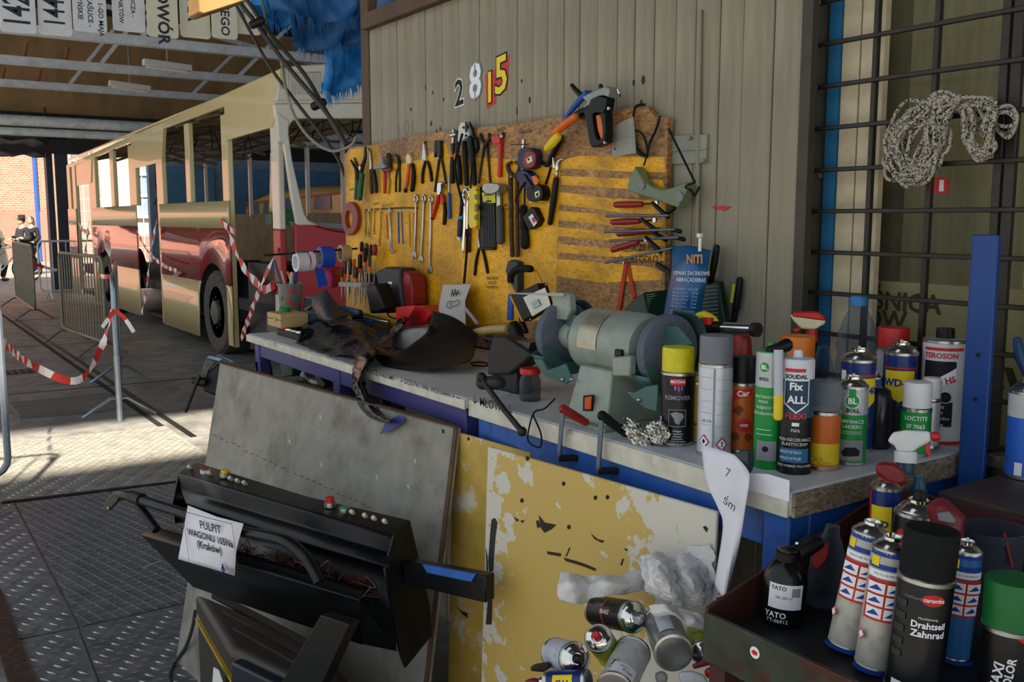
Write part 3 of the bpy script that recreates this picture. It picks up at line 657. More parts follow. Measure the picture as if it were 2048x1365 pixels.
# red and white hazard tape
tp_r = mat('tape_red', '#d8301e', .4, 0, 0); tp_w = mat('tape_white', '#f0ecec', .4, 0, 0)
def tape(pts, wd, lab, st=.11, up=(0, 0, 1), k=8, twist=0):
    P = spline(pts, k); Ls = [0]
    for a, b in zip(P, P[1:]): Ls.append(Ls[-1] + (b-a).length)
    n = max(6, int(Ls[-1] / (st/3))); Q = []
    for i in range(n + 1):
        s_ = Ls[-1]*i/n; j = 0
        while j < len(Ls) - 2 and Ls[j+1] < s_: j += 1
        t = (s_ - Ls[j]) / max(1e-6, Ls[j+1] - Ls[j]); Q.append(P[j].lerp(P[j+1], min(1, t)))
    m = M()
    edges = []
    for i, q in enumerate(Q):
        tg = (Q[min(n, i+1)] - Q[max(0, i-1)]).normalized(); u = V(up) - tg*V(up).dot(tg)
        if u.length < .05: u = V((1, 0, .2)) - tg*tg.x
        u.normalize(); w_ = tg.cross(u); a = twist*i/n + .25*math.sin(i*.7)
        u = u*math.cos(a) + w_*math.sin(a); edges.append((q + u*wd/2, q - u*wd/2))
    for i in range(n):
        m.m = 1 if (i // 3) % 2 else 0
        m.add([edges[i][0], edges[i+1][0], edges[i+1][1], edges[i][1]], [(0, 1, 2, 3)])
    o = m.build('hazard_tape', [tp_r, tp_w], None, smooth=0); return tag(o, lab, 'tape', 'red and white hazard tapes')
n0 = bn0 + V((-.05, 0, .0))
tape([ony((-8, 672), bn0.y), atd((60, 728), 6.6), atd((155, 762), 7.0), atd((205, 690), 7.4), bm0 + V((-.02, -.02, .83))], .055, 'hazard tape sagging between two crowd barriers over the floor', .13)
for a, lb in (((-.05, .0), 'short end of hazard tape knotted on the end-on barrier post'), ((.06, -.05), 'loose twisted tail of hazard tape on the end-on barrier post')):
    tape([bm0 + V((0, -.02, .84)), bm0 + V((a[0], -.04, .78)), bm0 + V((a[0]*2, -.05, .72 + a[1]))], .03, lb, .1)
def tx(x, *pts): return [onx(p, x) for p in B_(*pts)]
xo = XB - .03
tape(tx(xo, (855, 112), (822, 300), (800, 480), (775, 622)), .07, 'hazard tape stretched down the middle doorway of the bus', .12, (0, 1, 0))
tape(tx(xo - .05, (745, 165), (800, 270), (880, 350), (965, 390)), .05, 'thin hazard tape drooping from the middle doorway to the red side panel', .1)
tape(tx(xo, (488, 118), (470, 240), (455, 420), (444, 530)), .09, 'hazard tape stretched down the rearmost doorway of the bus', .14, (0, 1, 0))
tape(tx(xo - .06, (425, 110), (440, 150), (468, 175), (490, 178)), .08, 'short hazard tape across the rearmost doorway of the bus', .14)
tape(tx(xo, (1238, 150), (1290, 290), (1350, 400), (1420, 470)) + [onx(B_((1445, 492))[0], xo), onx(B_((1500, 460))[0], xo)], .085, 'wide hazard tape drooping across the bus driver doorway', .12)
tape(tx(XB + .002, (1520, 260)) + tx(xo - .07, (1450, 410), (1390, 560)) + tx(XB + .06, (1315, 765)), .06, 'hazard tape slanting down the bus driver doorway', .11, (0, 1, 0))
tape(tx(xo, (1205, 110), (1235, 145), (1285, 180)), .07, 'knot of hazard tape tied round the bus door pillar', .1)
tape([ony(p, 17) for p in ((60, 525), (90, 535), (114, 541))], .05, 'hazard tape tied between the two dull barriers by the rail', .2)
tape([onz((196, 552), .98), onz((215, 554), 1.0), bm0 + dirm*1.9 + V((0, 0, 1.0))], .04, 'hazard tape running from the dull barrier to the end-on barrier', .2)

# ------------------------------------------------------------------ route boards under the truss
board_m = mat('white_enamel_board', '#dde0e2', .35, 0, .08, 4, '#b9b4a4', (.66, .8)); board_c = mat('cream_enamel_board', '#e2dcc4', .4, 0, .08, 4)
YS = 8.0; CW, CCW = -math.pi/2, math.pi/2
def board(x0, x1, yb_, items, m_, lab, dy=0, r=.03):
    p0, p1 = ony((x0, yb_), YS + dy), ony((x1, yb_ + 2), YS + dy); wd = p1.x - p0.x; z0 = min(p0.z, p1.z); H_ = .62
    t = thing('route_board', lab, 'sign', ((p0.x+p1.x)/2, YS + dy, z0), 'tram and bus route boards hung in a row')
    pts = []
    for cx_, cz, a in ((p1.x-r, z0+r, -1), (p1.x-r, z0+H_-r, 0), (p0.x+r, z0+H_-r, 1), (p0.x+r, z0+r, 2)):
        for k in range(4): an = a*math.pi/2 + k*math.pi/6; pts.append(V((cx_ + r*math.cos(an), YS + dy, cz + r*math.sin(an))))
    M().prism(pts, (0, .015, 0)).build('panel', m_, t, bevel=.003)
    M().tube([(p0.x + wd/2, YS + dy + .01, z0 + H_ - .02), (p0.x + wd/2, YS + dy + .01, 5.78)], .005, 5).build('hanger_wire', steel, t)
    print_on(items, flat_fn((p0.x + wd/2, YS + dy, z0), (1, 0, 0), (0, 0, 1), (0, -1, 0), .001), t)
    return t
fk = mat('faded_dark_paint', '#2e3440', .7)
def vt(s_, x, y, sz, rot, bold=.02): return ('t', s_, x, y, sz, fk, bold, rot)
board(2, 74, 62, [('t', '142', .0, .155, .25, fk, .015, CCW, .62)], board_m, 'white route board with bold number ending in a two')
board(79, 146, 68, [('t', '144', .0, .165, .21, fk, .01, CCW, .66)], board_m, 'white route board with thin number made of a one and two fours', .03)
board(148, 215, 61, [vt('BOREK FAŁĘCKI – ul. 1-GO MAJA', .075, .34, .05, CW), vt('KAŚLICE -', .0, .15, .05, CW), vt('PŁYŃSKIE', -.07, .19, .05, CW)], board_m, 'white route board with three lines ending 1-GO MAJA', -.02)
board(227, 292, 60, [vt('BUCZA -', .03, .20, .045, CW), vt('SIMONIŁTÓW', -.06, .20, .045, CW)], board_m, 'blue-white route board with two lines beginning BUCZA', .02)
board(296, 358, 72, [vt('DWÓR', .0, .15, .125, CW, .03)], board_c, 'cream route board stencilled DWÓR', -.02)
board(362, 422, 73, [vt('ŹNA', -.02, .26, .125, CW, .03)], board_c, 'cream route board stencilled ŹNA', .04)
board(425, 476, 75, [vt('KIEGO', .0, .17, .10, CW, .02)], board_c, 'cream route board stencilled KIEGO', -.01)
board(471, 522, 66, [vt('RONDO -', .05, .22, .045, CW), vt('MATECZNA', -.04, .24, .045, CW)], board_c, 'cream route board with two small faint lines beside the blue tarpaulin', .06)

# ------------------------------------------------------------------ torn blue tarpaulin, cables, timber overhead
tarp_m = mat('blue_tarpaulin', '#2f92d8', .5, 0, .3, 6, '#2274b8', (.45, .6), .3, 30); tarp_d = mat('dark_blue_tarpaulin', '#24629e', .55, 0, .3, 6, bump=.3, bsc=30)
K7 = crop(420, 0, .2932)
def rag(pts_bottom, ytop, yy_, m_, lab, fr_n=60, z_top=2.95):
    # sheet from the overhead beam down to a torn lower edge given as photo points
    lower = spline([ony(p, yy_) for p in K7(*pts_bottom)], 10); m = M(); rows = []
    random.seed(len(pts_bottom) * 7 + int(yy_*100))
    nr = 9
    for p in lower:
        col = []
        for j in range(nr):
            t = j/(nr-1); z = z_top + (p.z - z_top)*t
            col.append(V((p.x + .02*math.sin(j*1.3 + p.x*9), yy_ + .05*math.sin(p.x*26 + j*.6) + .02*math.sin(p.x*57 - j), z)))
        rows.append(col)
    m.grid(rows); o = m.build('blue_tarpaulin', m_, None, solid=.002); tag(o, lab, 'tarpaulin', 'torn blue tarpaulins')
    f = M()
    for i in range(fr_n):
        p = rows[random.randrange(len(rows))][-1]; L_ = random.uniform(.02, .07)
        f.add([p + V((-.004, 0, .01)), p + V((.004, 0, .01)), p + V((random.uniform(-.02, .02), random.uniform(-.01, .01), -L_))], [(0, 1, 2)])
    stuff(f.build('frayed_threads', m_, o, smooth=0)); return o
rag([(300, 120), (400, 140), (500, 165), (560, 140), (640, 120)], 0, 4.75, tarp_m, 'bright blue tarpaulin scrap beside the hanging cables')
rag([(540, 285), (640, 300), (700, 340), (800, 330), (880, 300), (960, 300), (1060, 300)], 0, 4.45, tarp_d, 'dark blue torn tarpaulin in the middle of the hanging scraps')
rag([(735, 290), (790, 420), (745, 590), (800, 640), (860, 650), (940, 620), (1010, 590), (1060, 560)], 0, 4.6, tarp_m, 'long bright blue tarpaulin with a frayed lower edge beside the wall post', 130)
rag([(440, 60), (520, 100), (640, 120), (760, 150), (880, 140), (1060, 90)], 0, 4.3, tarp_d, 'short dark blue tarpaulin draped over the other scraps', 80)
ub = M().grid([[V((1.73 + .02*math.sin(i*2.1 + j), 3.5 - i*.15, 2.31 + j*.15)) for j in range(5)] for i in range(12)]).build('blue_tarpaulin', tarp_d, None, solid=.003)
tag(ub, 'dark blue tarpaulin strip above the brown wall beam', 'tarpaulin', 'torn blue tarpaulins')
cb = thing('cable_bundle', 'bundle of dark overhead cables clamped together and hanging down behind the yellow board', 'cables', (1.7, 3.95, 1.8))
dk = mat('dark_cable_sheath', '#3b3830', .6, 0, .2, 20); pl_ = mat('pale_cable_sheath', '#8c8878', .6, 0, .1, 20)
def cabl(pts, d0, d1, r, m_, nm='cable'):
    n = len(pts); M().tube(spline([atd(p, d0 + (d1-d0)*i/(n-1)) for i, p in enumerate(K7(*pts))], 6), r, 7).build(nm, m_, cb)
cabl([(130, -60), (175, 30), (400, 440), (560, 660), (760, 920), (870, 1080), (920, 1200)], 4.6, 4.1, .008, dk)
cabl([(150, -60), (205, 20), (330, 180), (520, 440), (740, 700), (850, 850), (930, 995)], 4.6, 4.1, .011, dk)
cabl([(200, -60), (260, 10), (420, 240), (640, 500), (770, 720), (880, 920), (950, 1010)], 4.6, 4.1, .010, dk)
cabl([(340, -40), (365, 50), (400, 230), (480, 400), (520, 620), (580, 800), (690, 950), (830, 1030), (960, 995), (1000, 930)], 4.6, 4.0, .007, pl_)
for x, y in ((318, 158), (738, 715)):
    a = atd(K7((x - 30, y + 12))[0], 4.35); b = atd(K7((x + 35, y - 18))[0], 4.35); M().rod([a, b], .02, 10).build('cable_clamp', iron, cb)
wd_ = M().prism([atd(p, 4.05) for p in ((396, -30), (398, 24), (408, 28), (488, 2), (500, -30))], (0, .16, 0)).build('overhead_board', mat('ochre_board', '#8a6a3c', .7, 0, .2, 5), None, bevel=.006)
tag(wd_, 'ochre wooden board end overhead beside the route boards', 'board')

# ------------------------------------------------------------------ people by the gateway
skin = mat('skin', '#c49a80', .6, 0, .05, 20); dsuit = mat('dark_suit_cloth', '#23252c', .85, 0, .1, 30); dcoat = mat('black_coat_cloth', '#1b1a1e', .85, 0, .1, 30)
beige = mat('cream_coat_cloth', '#cfc4b0', .85, 0, .1, 30); jeans = mat('dark_trousers', '#232833', .85, 0, .1, 30); hairm = mat('brown_hair', '#4a3426', .7, 0, .2, 30); shoe_m = mat('black_shoe', '#141414', .4)
def skin_mesh(name, pts, edges, m_, parent, X_, sub=2):
    me = bpy.data.meshes.new(name); me.from_pydata([X_ @ V(p[:3]) for p in pts], edges, []); me.materials.append(m_)
    o = bpy.data.objects.new(name, me); COL.objects.link(o); attach(o, parent)
    o.modifiers.new('skin', 'SKIN').use_smooth_shade = True
    if not me.skin_vertices: me.skin_vertices.new()
    for i, p in enumerate(pts):
        r = p[3] if hasattr(p[3], '__len__') else (p[3], p[3]); me.skin_vertices[0].data[i].radius = r
    me.skin_vertices[0].data[0].use_root = True
    s_ = o.modifiers.new('sub', 'SUBSURF'); s_.levels = sub; s_.render_levels = sub; return o
def person(lab, loc, rz, coat, trs, hat=False, long_hair=False, hold=False, long_coat=False):
    X_ = Matrix.Translation(loc) @ Matrix.Rotation(rz, 4, 'Z') @ Matrix.Scale(.9, 4)      # faces local -Y
    t = thing('person', lab, 'person', loc)
    st = .16
    P = [(0, 0, .95, .13), (0, .01, 1.15, .135), (0, .01, 1.36, .13), (0, 0, 1.47, .06), (0, -.02, 1.55, .055),
         (.09, 0, .90, .085), (.10, -st, .5, .058), (.10, -st + .10, .09, .042), (.10, -st - .06, .04, .035),
         (-.09, 0, .90, .085), (-.10, st*.4, .5, .058), (-.10, st + .14, .10, .042), (-.10, st + .0, .04, .035),
         (.19, .01, 1.38, .055), (.24, .04, 1.10, .043), (.20, -.14, .98 if not hold else 1.12, .034), (.16, -.22, .98 if not hold else 1.14, .03),
         (-.19, .01, 1.38, .055), (-.25, .06, 1.10, .043), (-.22, -.05 if not hold else -.16, .86 if not hold else 1.08, .034), (-.20, -.08 if not hold else -.24, .79 if not hold else 1.12, .03)]
    E = [(0,1),(1,2),(2,3),(3,4),(0,5),(5,6),(6,7),(7,8),(0,9),(9,10),(10,11),(11,12),(2,13),(13,14),(14,15),(15,16),(2,17),(17,18),(18,19),(19,20)]
    b = skin_mesh('body', P, E, skin, t, X_)
    g = .022
    def grow(ix, dr): return [(*P[i][:3], P[i][3] + dr) for i in ix]
    skin_mesh('jacket', [(0, 0, .98, .165), (0, .01, 1.16, .155), (0, .01, 1.37, .15), (0, 0, 1.46, .075), (0, 0, .82, .18)] + grow((13, 14, 15), g) + grow((17, 18, 19), g), [(0,1),(1,2),(2,3),(0,4),(2,5),(5,6),(6,7),(2,8),(8,9),(9,10)], coat, t, X_)
    if long_coat: M(X_).lathe([(.26, .45), (.24, .7), (.2, .95), (.17, 1.1)], 16, False).build('coat_skirt', coat, t)
    skin_mesh('trousers', [(0, 0, .96, .15)] + grow((5, 6, 7), g) + grow((9, 10, 11), g), [(0,1),(1,2),(2,3),(0,4),(4,5),(5,6)], trs, t, X_)
    for f, k in ((P[7], -.03), (P[11], -.03)):
        M(X_).sphere((f[0], f[1] - .06, .04), .05, 10, (.9, 2.4, .8)).build('shoe', shoe_m, t)
    hd = M(X_).sphere((0, -.03, 1.645), .098, 16, (.78, .95, 1.2)); hd.tube([(0, -.125, 1.655), (0, -.145, 1.63)], [.008, .016], 6)
    for s_ in (-1, 1): hd.sphere((.078*s_, -.01, 1.64), .022, 8, (.4, .8, 1.2))
    hd.sphere((0, -.115, 1.59), .022, 8, (1.2, .4, .35)); h_ = hd.build('head', skin, t)
    for s_ in (-1, 1): M(X_).sphere((.032*s_, -.118, 1.66), .012, 8).build('eye', ink, h_)
    for s_ in (16, 20):
        c = V(P[s_][:3])
        for k in range(4): M(X_).rod([c + V((-.03 + k*.02, -.02, 0)), c + V((-.03 + k*.02, -.06, -.02)), c + V((-.03 + k*.02, -.075, -.05))], .009, 6).build('finger', skin, t)
        M(X_).rod([c + V((.03, 0, 0)), c + V((.05, -.035, -.01))], .01, 6).build('thumb', skin, t)
    if hat:
        M(X_).lathe([(.17, 1.70), (.175, 1.712), (.1, 1.715), (.1, 1.79), (.085, 1.82), (.03, 1.815)], 20).build('hat', dcoat, t)
        M(X_).sphere((0, -.1, 1.575), .05, 10, (1, .5, 1.1)).build('beard', mat('grey_beard', '#8a867e', .9), t)
    hr = M(X_).sphere((0, .005, 1.665), .102, 14, (.86, .95, 1.12))
    if long_hair: hr.sphere((0, .05, 1.57), .1, 10, (.9, .6, 1.5))
    hr.build('hair', hairm, t)
    if hold:
        M(X_).box((0, -.3, 1.16), (.12, .02, .08)).build('handheld_phone', black, t)
    return t
g1 = onz((55, 548), 0); yp = 25.5
def at_floor(px, y): q = ony((px, 540), y); return V((q.x, y, 0))
person('person in a dark suit and brimmed hat looking at a phone', at_floor(50, 28.6), -1.15, dsuit, dsuit, hat=True, hold=True)
person('person in a black coat with long hair walking behind the hatted one', at_floor(68, 29.2), -1.0, dcoat, jeans, long_hair=True)
person('person in a cream coat standing by the parked bicycle', at_floor(-3, 26.4), 1.2, beige, jeans, long_coat=True)
bc = at_floor(8, 25.6); bk_ = thing('bicycle', 'light metal bicycle parked by the gateway beside the cream coat', 'bicycle', bc)
for dx in (-.52, .5):
    M(Matrix.Translation(bc + V((dx, 0, .33))) @ Matrix.Rotation(math.pi/2, 4, 'X')).tube([(.32*math.cos(k*math.pi/12), .32*math.sin(k*math.pi/12), 0) for k in range(24)], .016, 6, closed=True).build('wheel', rubber, bk_)
    for k in range(6):
        a = k*math.pi/6; M().tube([bc + V((dx + .31*math.cos(a), 0, .33 + .31*math.sin(a))), bc + V((dx - .31*math.cos(a), 0, .33 - .31*math.sin(a)))], .003, 4).build('spoke', steel, bk_)
fb = lambda a, b: [bc + V((a[0], 0, a[1])), bc + V((b[0], 0, b[1]))]
for a, b in (((-.52, .33), (-.15, .85)), ((-.52, .33), (-.05, .3)), ((-.05, .3), (-.17, .95)), ((-.15, .82), (.36, .86)), ((-.05, .3), (.36, .8)), ((.5, .33), (.34, 1.0))): M().tube(fb(a, b), .016, 6).build('frame_tube', chrome, bk_)
M().rod([bc + V((-.28, 0, .97)), bc + V((-.06, 0, .98))], .05, 8).build('saddle', black, bk_); M().tube([bc + V((.34, -.28, 1.03)), bc + V((.34, .28, 1.03))], .014, 6).build('handlebar', chrome, bk_)
# ------------------------------------------------------------------ tool board
class Cr:
    def __init__(s, x0, y0, sc): s.x0, s.y0, s.s = x0, y0, sc
    def __call__(s, *pts): return [(s.x0 + a*s.s, s.y0 + b*s.s) for a, b in pts]
q_ = 260/1690
T1, T2, T3, T4 = Cr(690, 230, q_), Cr(690, 380, q_), Cr(880, 230, q_), Cr(880, 360, q_)
T5, T6, T7, T8 = Cr(1090, 150, .1978), Cr(1180, 380, .2051), Cr(540, 480, .1612), Cr(980, 500, .1612)
XP = 1.695
osb = osb_mat('bare_osb', ('#7a5228', '#a0723c', '#bd8e52'), 85)
osb_y = osb_mat('yellow_painted_osb', ('#d08e00', '#e8a604', '#f0b40c'), 85)
tb = thing('tool_board', 'big yellow painted chipboard tool panel hung on the plank wall', 'tool board', (XP, 2.8, 1.07))
bp_ = [(688, 312), (700, 295), (760, 287), (820, 272), (1000, 250), (1082, 238), (1225, 224), (1234, 219), (1295, 214), (1303, 226), (1312, 234), (1336, 236)]
bpts = [onx(p, XP) for p in bp_]; bpts += [V((XP, bpts[-1].y, 1.075)), V((XP, bpts[0].y, 1.075))]
M().prism(bpts, (.018, 0, 0)).build('board', osb, tb, smooth=0)
def paintp(pts, m_=osb_y): M().prism([onx(p, XP - .0007) for p in pts], (.0007, 0, 0)).build('paint_area', m_, tb, smooth=0)
paintp([(692, 314), (702, 299), (757, 289), (760, 312), (764, 325), (800, 328), (850, 318), (890, 285), (900, 312), (1010, 318), (1060, 322), (1120, 325), (1120, 347), (1112, 600), (1095, 640), (900, 655), (692, 650)])
for a in (((1122, 320), (1160, 312), (1330, 314), (1331, 345), (1250, 343), (1122, 337)), ((1122, 352), (1325, 360), (1330, 382), (1122, 370)), ((1120, 384), (1210, 396), (1330, 402), (1330, 430), (1250, 426), (1118, 409)), ((1118, 422), (1330, 440), (1330, 462), (1116, 440)), ((1116, 455), (1330, 474), (1330, 492), (1115, 472)), ((1114, 488), (1330, 505), (1329, 522), (1114, 505)), ((1114, 518), (1300, 534), (1325, 545), (1322, 560), (1200, 566), (1113, 552))): paintp(a)
fixi = mat('faded_marker_ink', '#4a3408', .8)
def note(txt, px, py, s_, rot=0):
    q = onx((px, py), XP - .0015); print_on([('t', txt, 0, 0, s_, fixi, 0, rot)], flat_fn(q, (0, -1, .06), (0, 0, 1), (-1, 0, 0)), tb)
for a in (('KLUCZE PO', 1278, 497, .026), ('UŻYCIU ODŁÓŻ', 1275, 520, .026), ('KRĘĆ', 1002, 260, .016), ('MŁOTEK', 1052, 264, .016), ('10 11 12 13 17', 775, 411, .016), ('NARZĘDZIA', 985, 557, .013), ('ZAWSZE', 985, 566, .013), ('NA MIEJSCE', 985, 575, .013), ('KLUCZE', 752, 408, .014), ('SEKATOR', 704, 380, .012), ('NR 3', 1014, 410, .014), ('19', 1013, 420, .014)): note(*a)
for px, py in ((1282, 527), (1204, 590), (930, 400), (1124, 366), (1020, 290)):
    q = onx((px, py), XP); M().sphere(q, .004, 8).build('screw_head', steel, tb)

def hung(name, lab, cat, parts, group=None, x=XP, off=0.):
    first = onx(parts[0][2](parts[0][3][0])[0], x); t = thing(name, lab, cat, first, group)
    for pt in parts:
        nm, kind, c, pts, size, m_ = pt[:6]; dx = off + (pt[6] if len(pt) > 6 else 0.)
        if kind == 's':
            P = [onx(p, x - dx) for p in c(*pts)]; k = mpp(P[0]) * c.s; rs = [r*k for r in size] if hasattr(size, '__len__') else [size*k]*len(P); rm = max(rs)
            f = min(1, .013 / rm); P = [onx(p, x - dx - rm*f) for p in c(*pts)]
            if len(P) > 2 and len(rs) == len(P):
                P = spline(P, 4); n = len(rs); rs = [rs[min(n-1, i//4)] + (rs[min(n-1, i//4+1)] - rs[min(n-1, i//4)])*(i % 4)/4 for i in range(len(P))]
            M().rod(P, rs, 10, (V((1, 0, 0)), f)).build(nm, m_, t)
        elif kind == 'p':
            P = [onx(p, x - dx) for p in c(*pts)]; M().prism(P, (-size, 0, 0)).build(nm, m_, t, bevel=min(.002, size*.3), seg=1)
        elif kind == 'd':
            q = onx(c(pts[0])[0], x - dx); k = mpp(q)*c.s; M().disc(q, (-1, 0, 0), size*k, .006, 16).build(nm, m_, t)
        elif kind == 'c':
            P = [onx(p, x - size - dx) for p in c(*pts)]; M().tube(spline(P, 6), size, 6).build(nm, m_, t)
    return t
H = 'handle'
hung('locking_pliers', 'locking pliers with two dark green handles hanging on the yellow board', 'pliers', [
    (H, 's', T1, [(155, 830), (150, 960), (140, 1085)], [26, 28, 26], green), (H, 's', T1, [(225, 780), (205, 930), (190, 1090)], [34, 38, 36], green, .012),
    ('jaw', 's', T1, [(78, 590), (105, 640), (150, 720), (155, 840)], [12, 18, 28, 26], iron), ('jaw', 's', T1, [(265, 420), (262, 560), (215, 700), (215, 800)], [14, 24, 34, 30], iron, .01), ('jaw', 's', T1, [(122, 560), (160, 660), (205, 690)], [10, 16, 22], iron), ('pivot', 'd', T1, [(205, 690)], 30, steel, .026)])
hung('flat_pliers', 'bright jawed pliers with dark worn handles beside the locking pliers', 'pliers', [
    ('jaw', 's', T1, [(290, 430), (320, 480), (335, 600), (340, 700)], [10, 18, 22, 20], steel), (H, 's', T1, [(335, 720), (338, 860), (347, 1010)], [20, 24, 24], rusty), (H, 's', T1, [(368, 690), (395, 850), (408, 1000)], [22, 28, 26], black, .006)])
hung('stripping_pliers', 'wire stripper with grey head and one red and one yellow handle', 'pliers', [
    ('head', 'p', T1, [(490, 545), (520, 545), (530, 640), (560, 650), (550, 695), (400, 712), (398, 672), (490, 620)], .012, grey, .023), ('head', 's', T1, [(565, 520), (572, 700)], [36, 44], rusty), ('collar', 's', T1, [(500, 722), (600, 712)], 22, dred, .012),
    (H, 's', T1, [(517, 750), (518, 900), (515, 1010)], [18, 24, 20], red), (H, 's', T1, [(566, 745), (570, 830)], 18, grey), (H, 's', T1, [(572, 850), (560, 1010)], 24, mat('worn_yellow_plastic', '#b89c1c', .5))])
hung('bent_nose_pliers', 'slim black bent nose pliers on the yellow board', 'pliers', [
    ('jaw', 's', T1, [(650, 518), (685, 545), (700, 620), (700, 700)], [8, 16, 24, 22], iron), (H, 's', T1, [(680, 710), (662, 840), (660, 995)], [14, 14, 13], iron), (H, 's', T1, [(706, 700), (712, 850), (708, 995)], [16, 15, 14], iron)])
hung('side_cutters', 'side cutters with cream tip and orange and black handles', 'pliers', [
    ('jaw', 'p', T1, [(830, 565), (838, 520), (858, 503), (880, 510), (895, 560), (893, 640), (835, 640)], .014, mat('pale_brass_tip', '#d0c08a', .35, .4)), (H, 's', T1, [(832, 660), (815, 800), (790, 940)], [24, 26, 24], orange), ('grip_end', 's', T1, [(788, 950), (782, 995)], 23, black),
    (H, 's', T1, [(878, 645), (890, 820), (870, 980)], [26, 32, 28], black), ('inlay', 's', T1, [(862, 700), (850, 860)], [8, 12], orange, .022)])
hung('long_nose_pliers', 'long nose pliers with slim black handles spread apart', 'pliers', [
    ('jaw', 'p', T1, [(1042, 365), (1060, 365), (1085, 600), (1028, 600), (1030, 560)], .011, steel), (H, 's', T1, [(1042, 615), (1012, 740), (1005, 880)], [18, 22, 20], black), (H, 's', T1, [(1078, 610), (1108, 720), (1125, 855)], [18, 22, 20], black), ('nail', 'd', T1, [(1052, 355)], 14, iron)])
hung('iron_pliers', 'big old iron pliers with long bare handles', 'pliers', [
    ('jaw', 'p', T1, [(1210, 335), (1240, 335), (1240, 480), (1208, 560), (1200, 470)], .016, iron), ('jaw', 'p', T1, [(1246, 335), (1285, 335), (1285, 545), (1240, 580), (1246, 470)], .016, iron), ('pivot', 'd', T1, [(1222, 562)], 16, steel, .014),
    (H, 's', T1, [(1225, 575), (1195, 780), (1168, 995)], [20, 16, 15], iron), (H, 's', T1, [(1255, 560), (1285, 730), (1312, 890)], [20, 16, 15], iron)])
hung('ratchet_driver', 'ratchet driver with chrome head and dark orange-ringed handle', 'screwdriver', [
    ('shaft', 's', T1, [(1410, 195), (1405, 380)], 22, steel), ('ratchet_head', 's', T1, [(1380, 265), (1430, 255)], 28, chrome, .006), ('joint', 's', T1, [(1405, 390), (1405, 500)], [30, 18], iron), (H, 's', T1, [(1400, 550), (1395, 700), (1395, 870)], [30, 34, 34], black), ('ring', 's', T1, [(1400, 530), (1400, 552)], 32, orange)])
hung('stubby_driver', 'dark handled driver with an orange collar beside the ratchet', 'screwdriver', [
    ('shaft', 's', T1, [(1460, 220), (1455, 480)], 26, iron), ('collar', 's', T1, [(1445, 520), (1440, 570)], 30, orange, .006), (H, 's', T1, [(1470, 540), (1485, 700), (1490, 890)], [28, 36, 34], black)])
hung('crimping_pliers', 'large crimping pliers with light grey head and black grips', 'pliers', [
    ('head', 'p', T3, [(292, 350), (305, 150), (340, 95), (385, 92), (415, 140), (445, 275), (350, 345), (335, 385)], .02, mat('light_grey_cast_head', '#c4c4bc', .4, .3)), ('jaw_slot', 'p', T3, [(333, 95), (360, 95), (362, 190), (342, 235), (330, 190)], .003, black, .021),
    ('rivet', 'd', T3, [(318, 165)], 14, ink, .018), ('rivet', 'd', T3, [(372, 150)], 14, ink, .018), ('rivet', 'd', T3, [(352, 270)], 16, ink, .018), ('edge_cover', 's', T3, [(385, 95), (425, 200), (440, 290)], [10, 22, 30], black, .004),
    (H, 's', T3, [(315, 370), (330, 600), (345, 900)], [36, 38, 32], black), (H, 's', T3, [(400, 300), (420, 560), (450, 890)], [42, 46, 36], black, .006), ('trigger', 's', T3, [(470, 300), (485, 420), (455, 490)], [20, 30, 22], black)])
hung('carpenter_pincers', 'black carpenter pincers with thin straight handles', 'pincers', [
    ('jaw', 's', T3, [(530, 250), (535, 310), (575, 360), (600, 390)], [18, 26, 26, 24], iron), ('jaw', 's', T3, [(640, 250), (645, 310), (615, 360), (590, 400)], [22, 28, 26, 24], iron, .006), (H, 's', T3, [(575, 400), (540, 620), (505, 885)], [20, 14, 13], iron), (H, 's', T3, [(608, 390), (630, 600), (652, 885)], [22, 15, 14], iron), ('pivot', 'd', T3, [(562, 414)], 13, mat('brass', '#b89a50', .4, .8), .02)])
hung('pipe_wrench', 'red pipe wrench with steel nut on the chipboard', 'wrench', [
    ('jaw', 'p', T3, [(715, 282), (800, 268), (832, 275), (836, 372), (765, 392), (728, 340)], .018, red), (H, 's', T3, [(785, 370), (782, 560), (778, 790)], [36, 26, 32], red), ('hook_jaw', 's', T3, [(820, 240), (822, 290)], 20, iron), ('nut', 'd', T3, [(812, 278)], 18, chrome, .018)])
hung('rusty_pincers', 'long rusty farrier pincers hanging upright on the yellow board', 'pincers', [
    ('jaw', 's', T3, [(930, 615), (880, 650), (895, 730), (940, 790)], [20, 26, 28, 34], rusty), ('jaw', 's', T3, [(985, 615), (1035, 650), (1025, 730), (985, 790)], [20, 26, 30, 34], rusty), (H, 's', T3, [(915, 770), (920, 1100), (925, 1500), (940, 1830)], [30, 30, 30, 28], rusty), (H, 's', T3, [(1000, 760), (1000, 1100), (1005, 1500), (1010, 1830)], [28, 28, 30, 30], rusty, .004), ('pivot', 'd', T3, [(937, 803)], 15, mat('brass'), .03)])
hung('tap_wrench_file', 'cream handled file with an orange butt hung over a long nail', 'file', [
    ('blade', 's', T3, [(1085, 325), (1080, 450)], 20, chrome), (H, 's', T3, [(1082, 440), (1072, 715)], [18, 20], cream), ('butt', 's', T3, [(1065, 740), (1055, 815)], [24, 28], orange), ('nail', 's', T3, [(930, 388), (1150, 380)], 6, iron, .02)])
def tape_measure(parts, lab, n='tape_measure'): return hung(n, lab, 'tape measure', parts, 'tape measures on the board')
def blob(c, cx_, cy_, rx, ry, rot=0, n=14, p=3.2):
    o = []
    for k in range(n):
        a = 2*math.pi*k/n; ca, sa = math.cos(a), math.sin(a); rr = (abs(ca)**p + abs(sa)**p)**(-1/p); x, y = rx*rr*ca, ry*rr*sa
        o.append((cx_ + x*math.cos(rot) - y*math.sin(rot), cy_ + x*math.sin(rot) + y*math.cos(rot)))
    return o
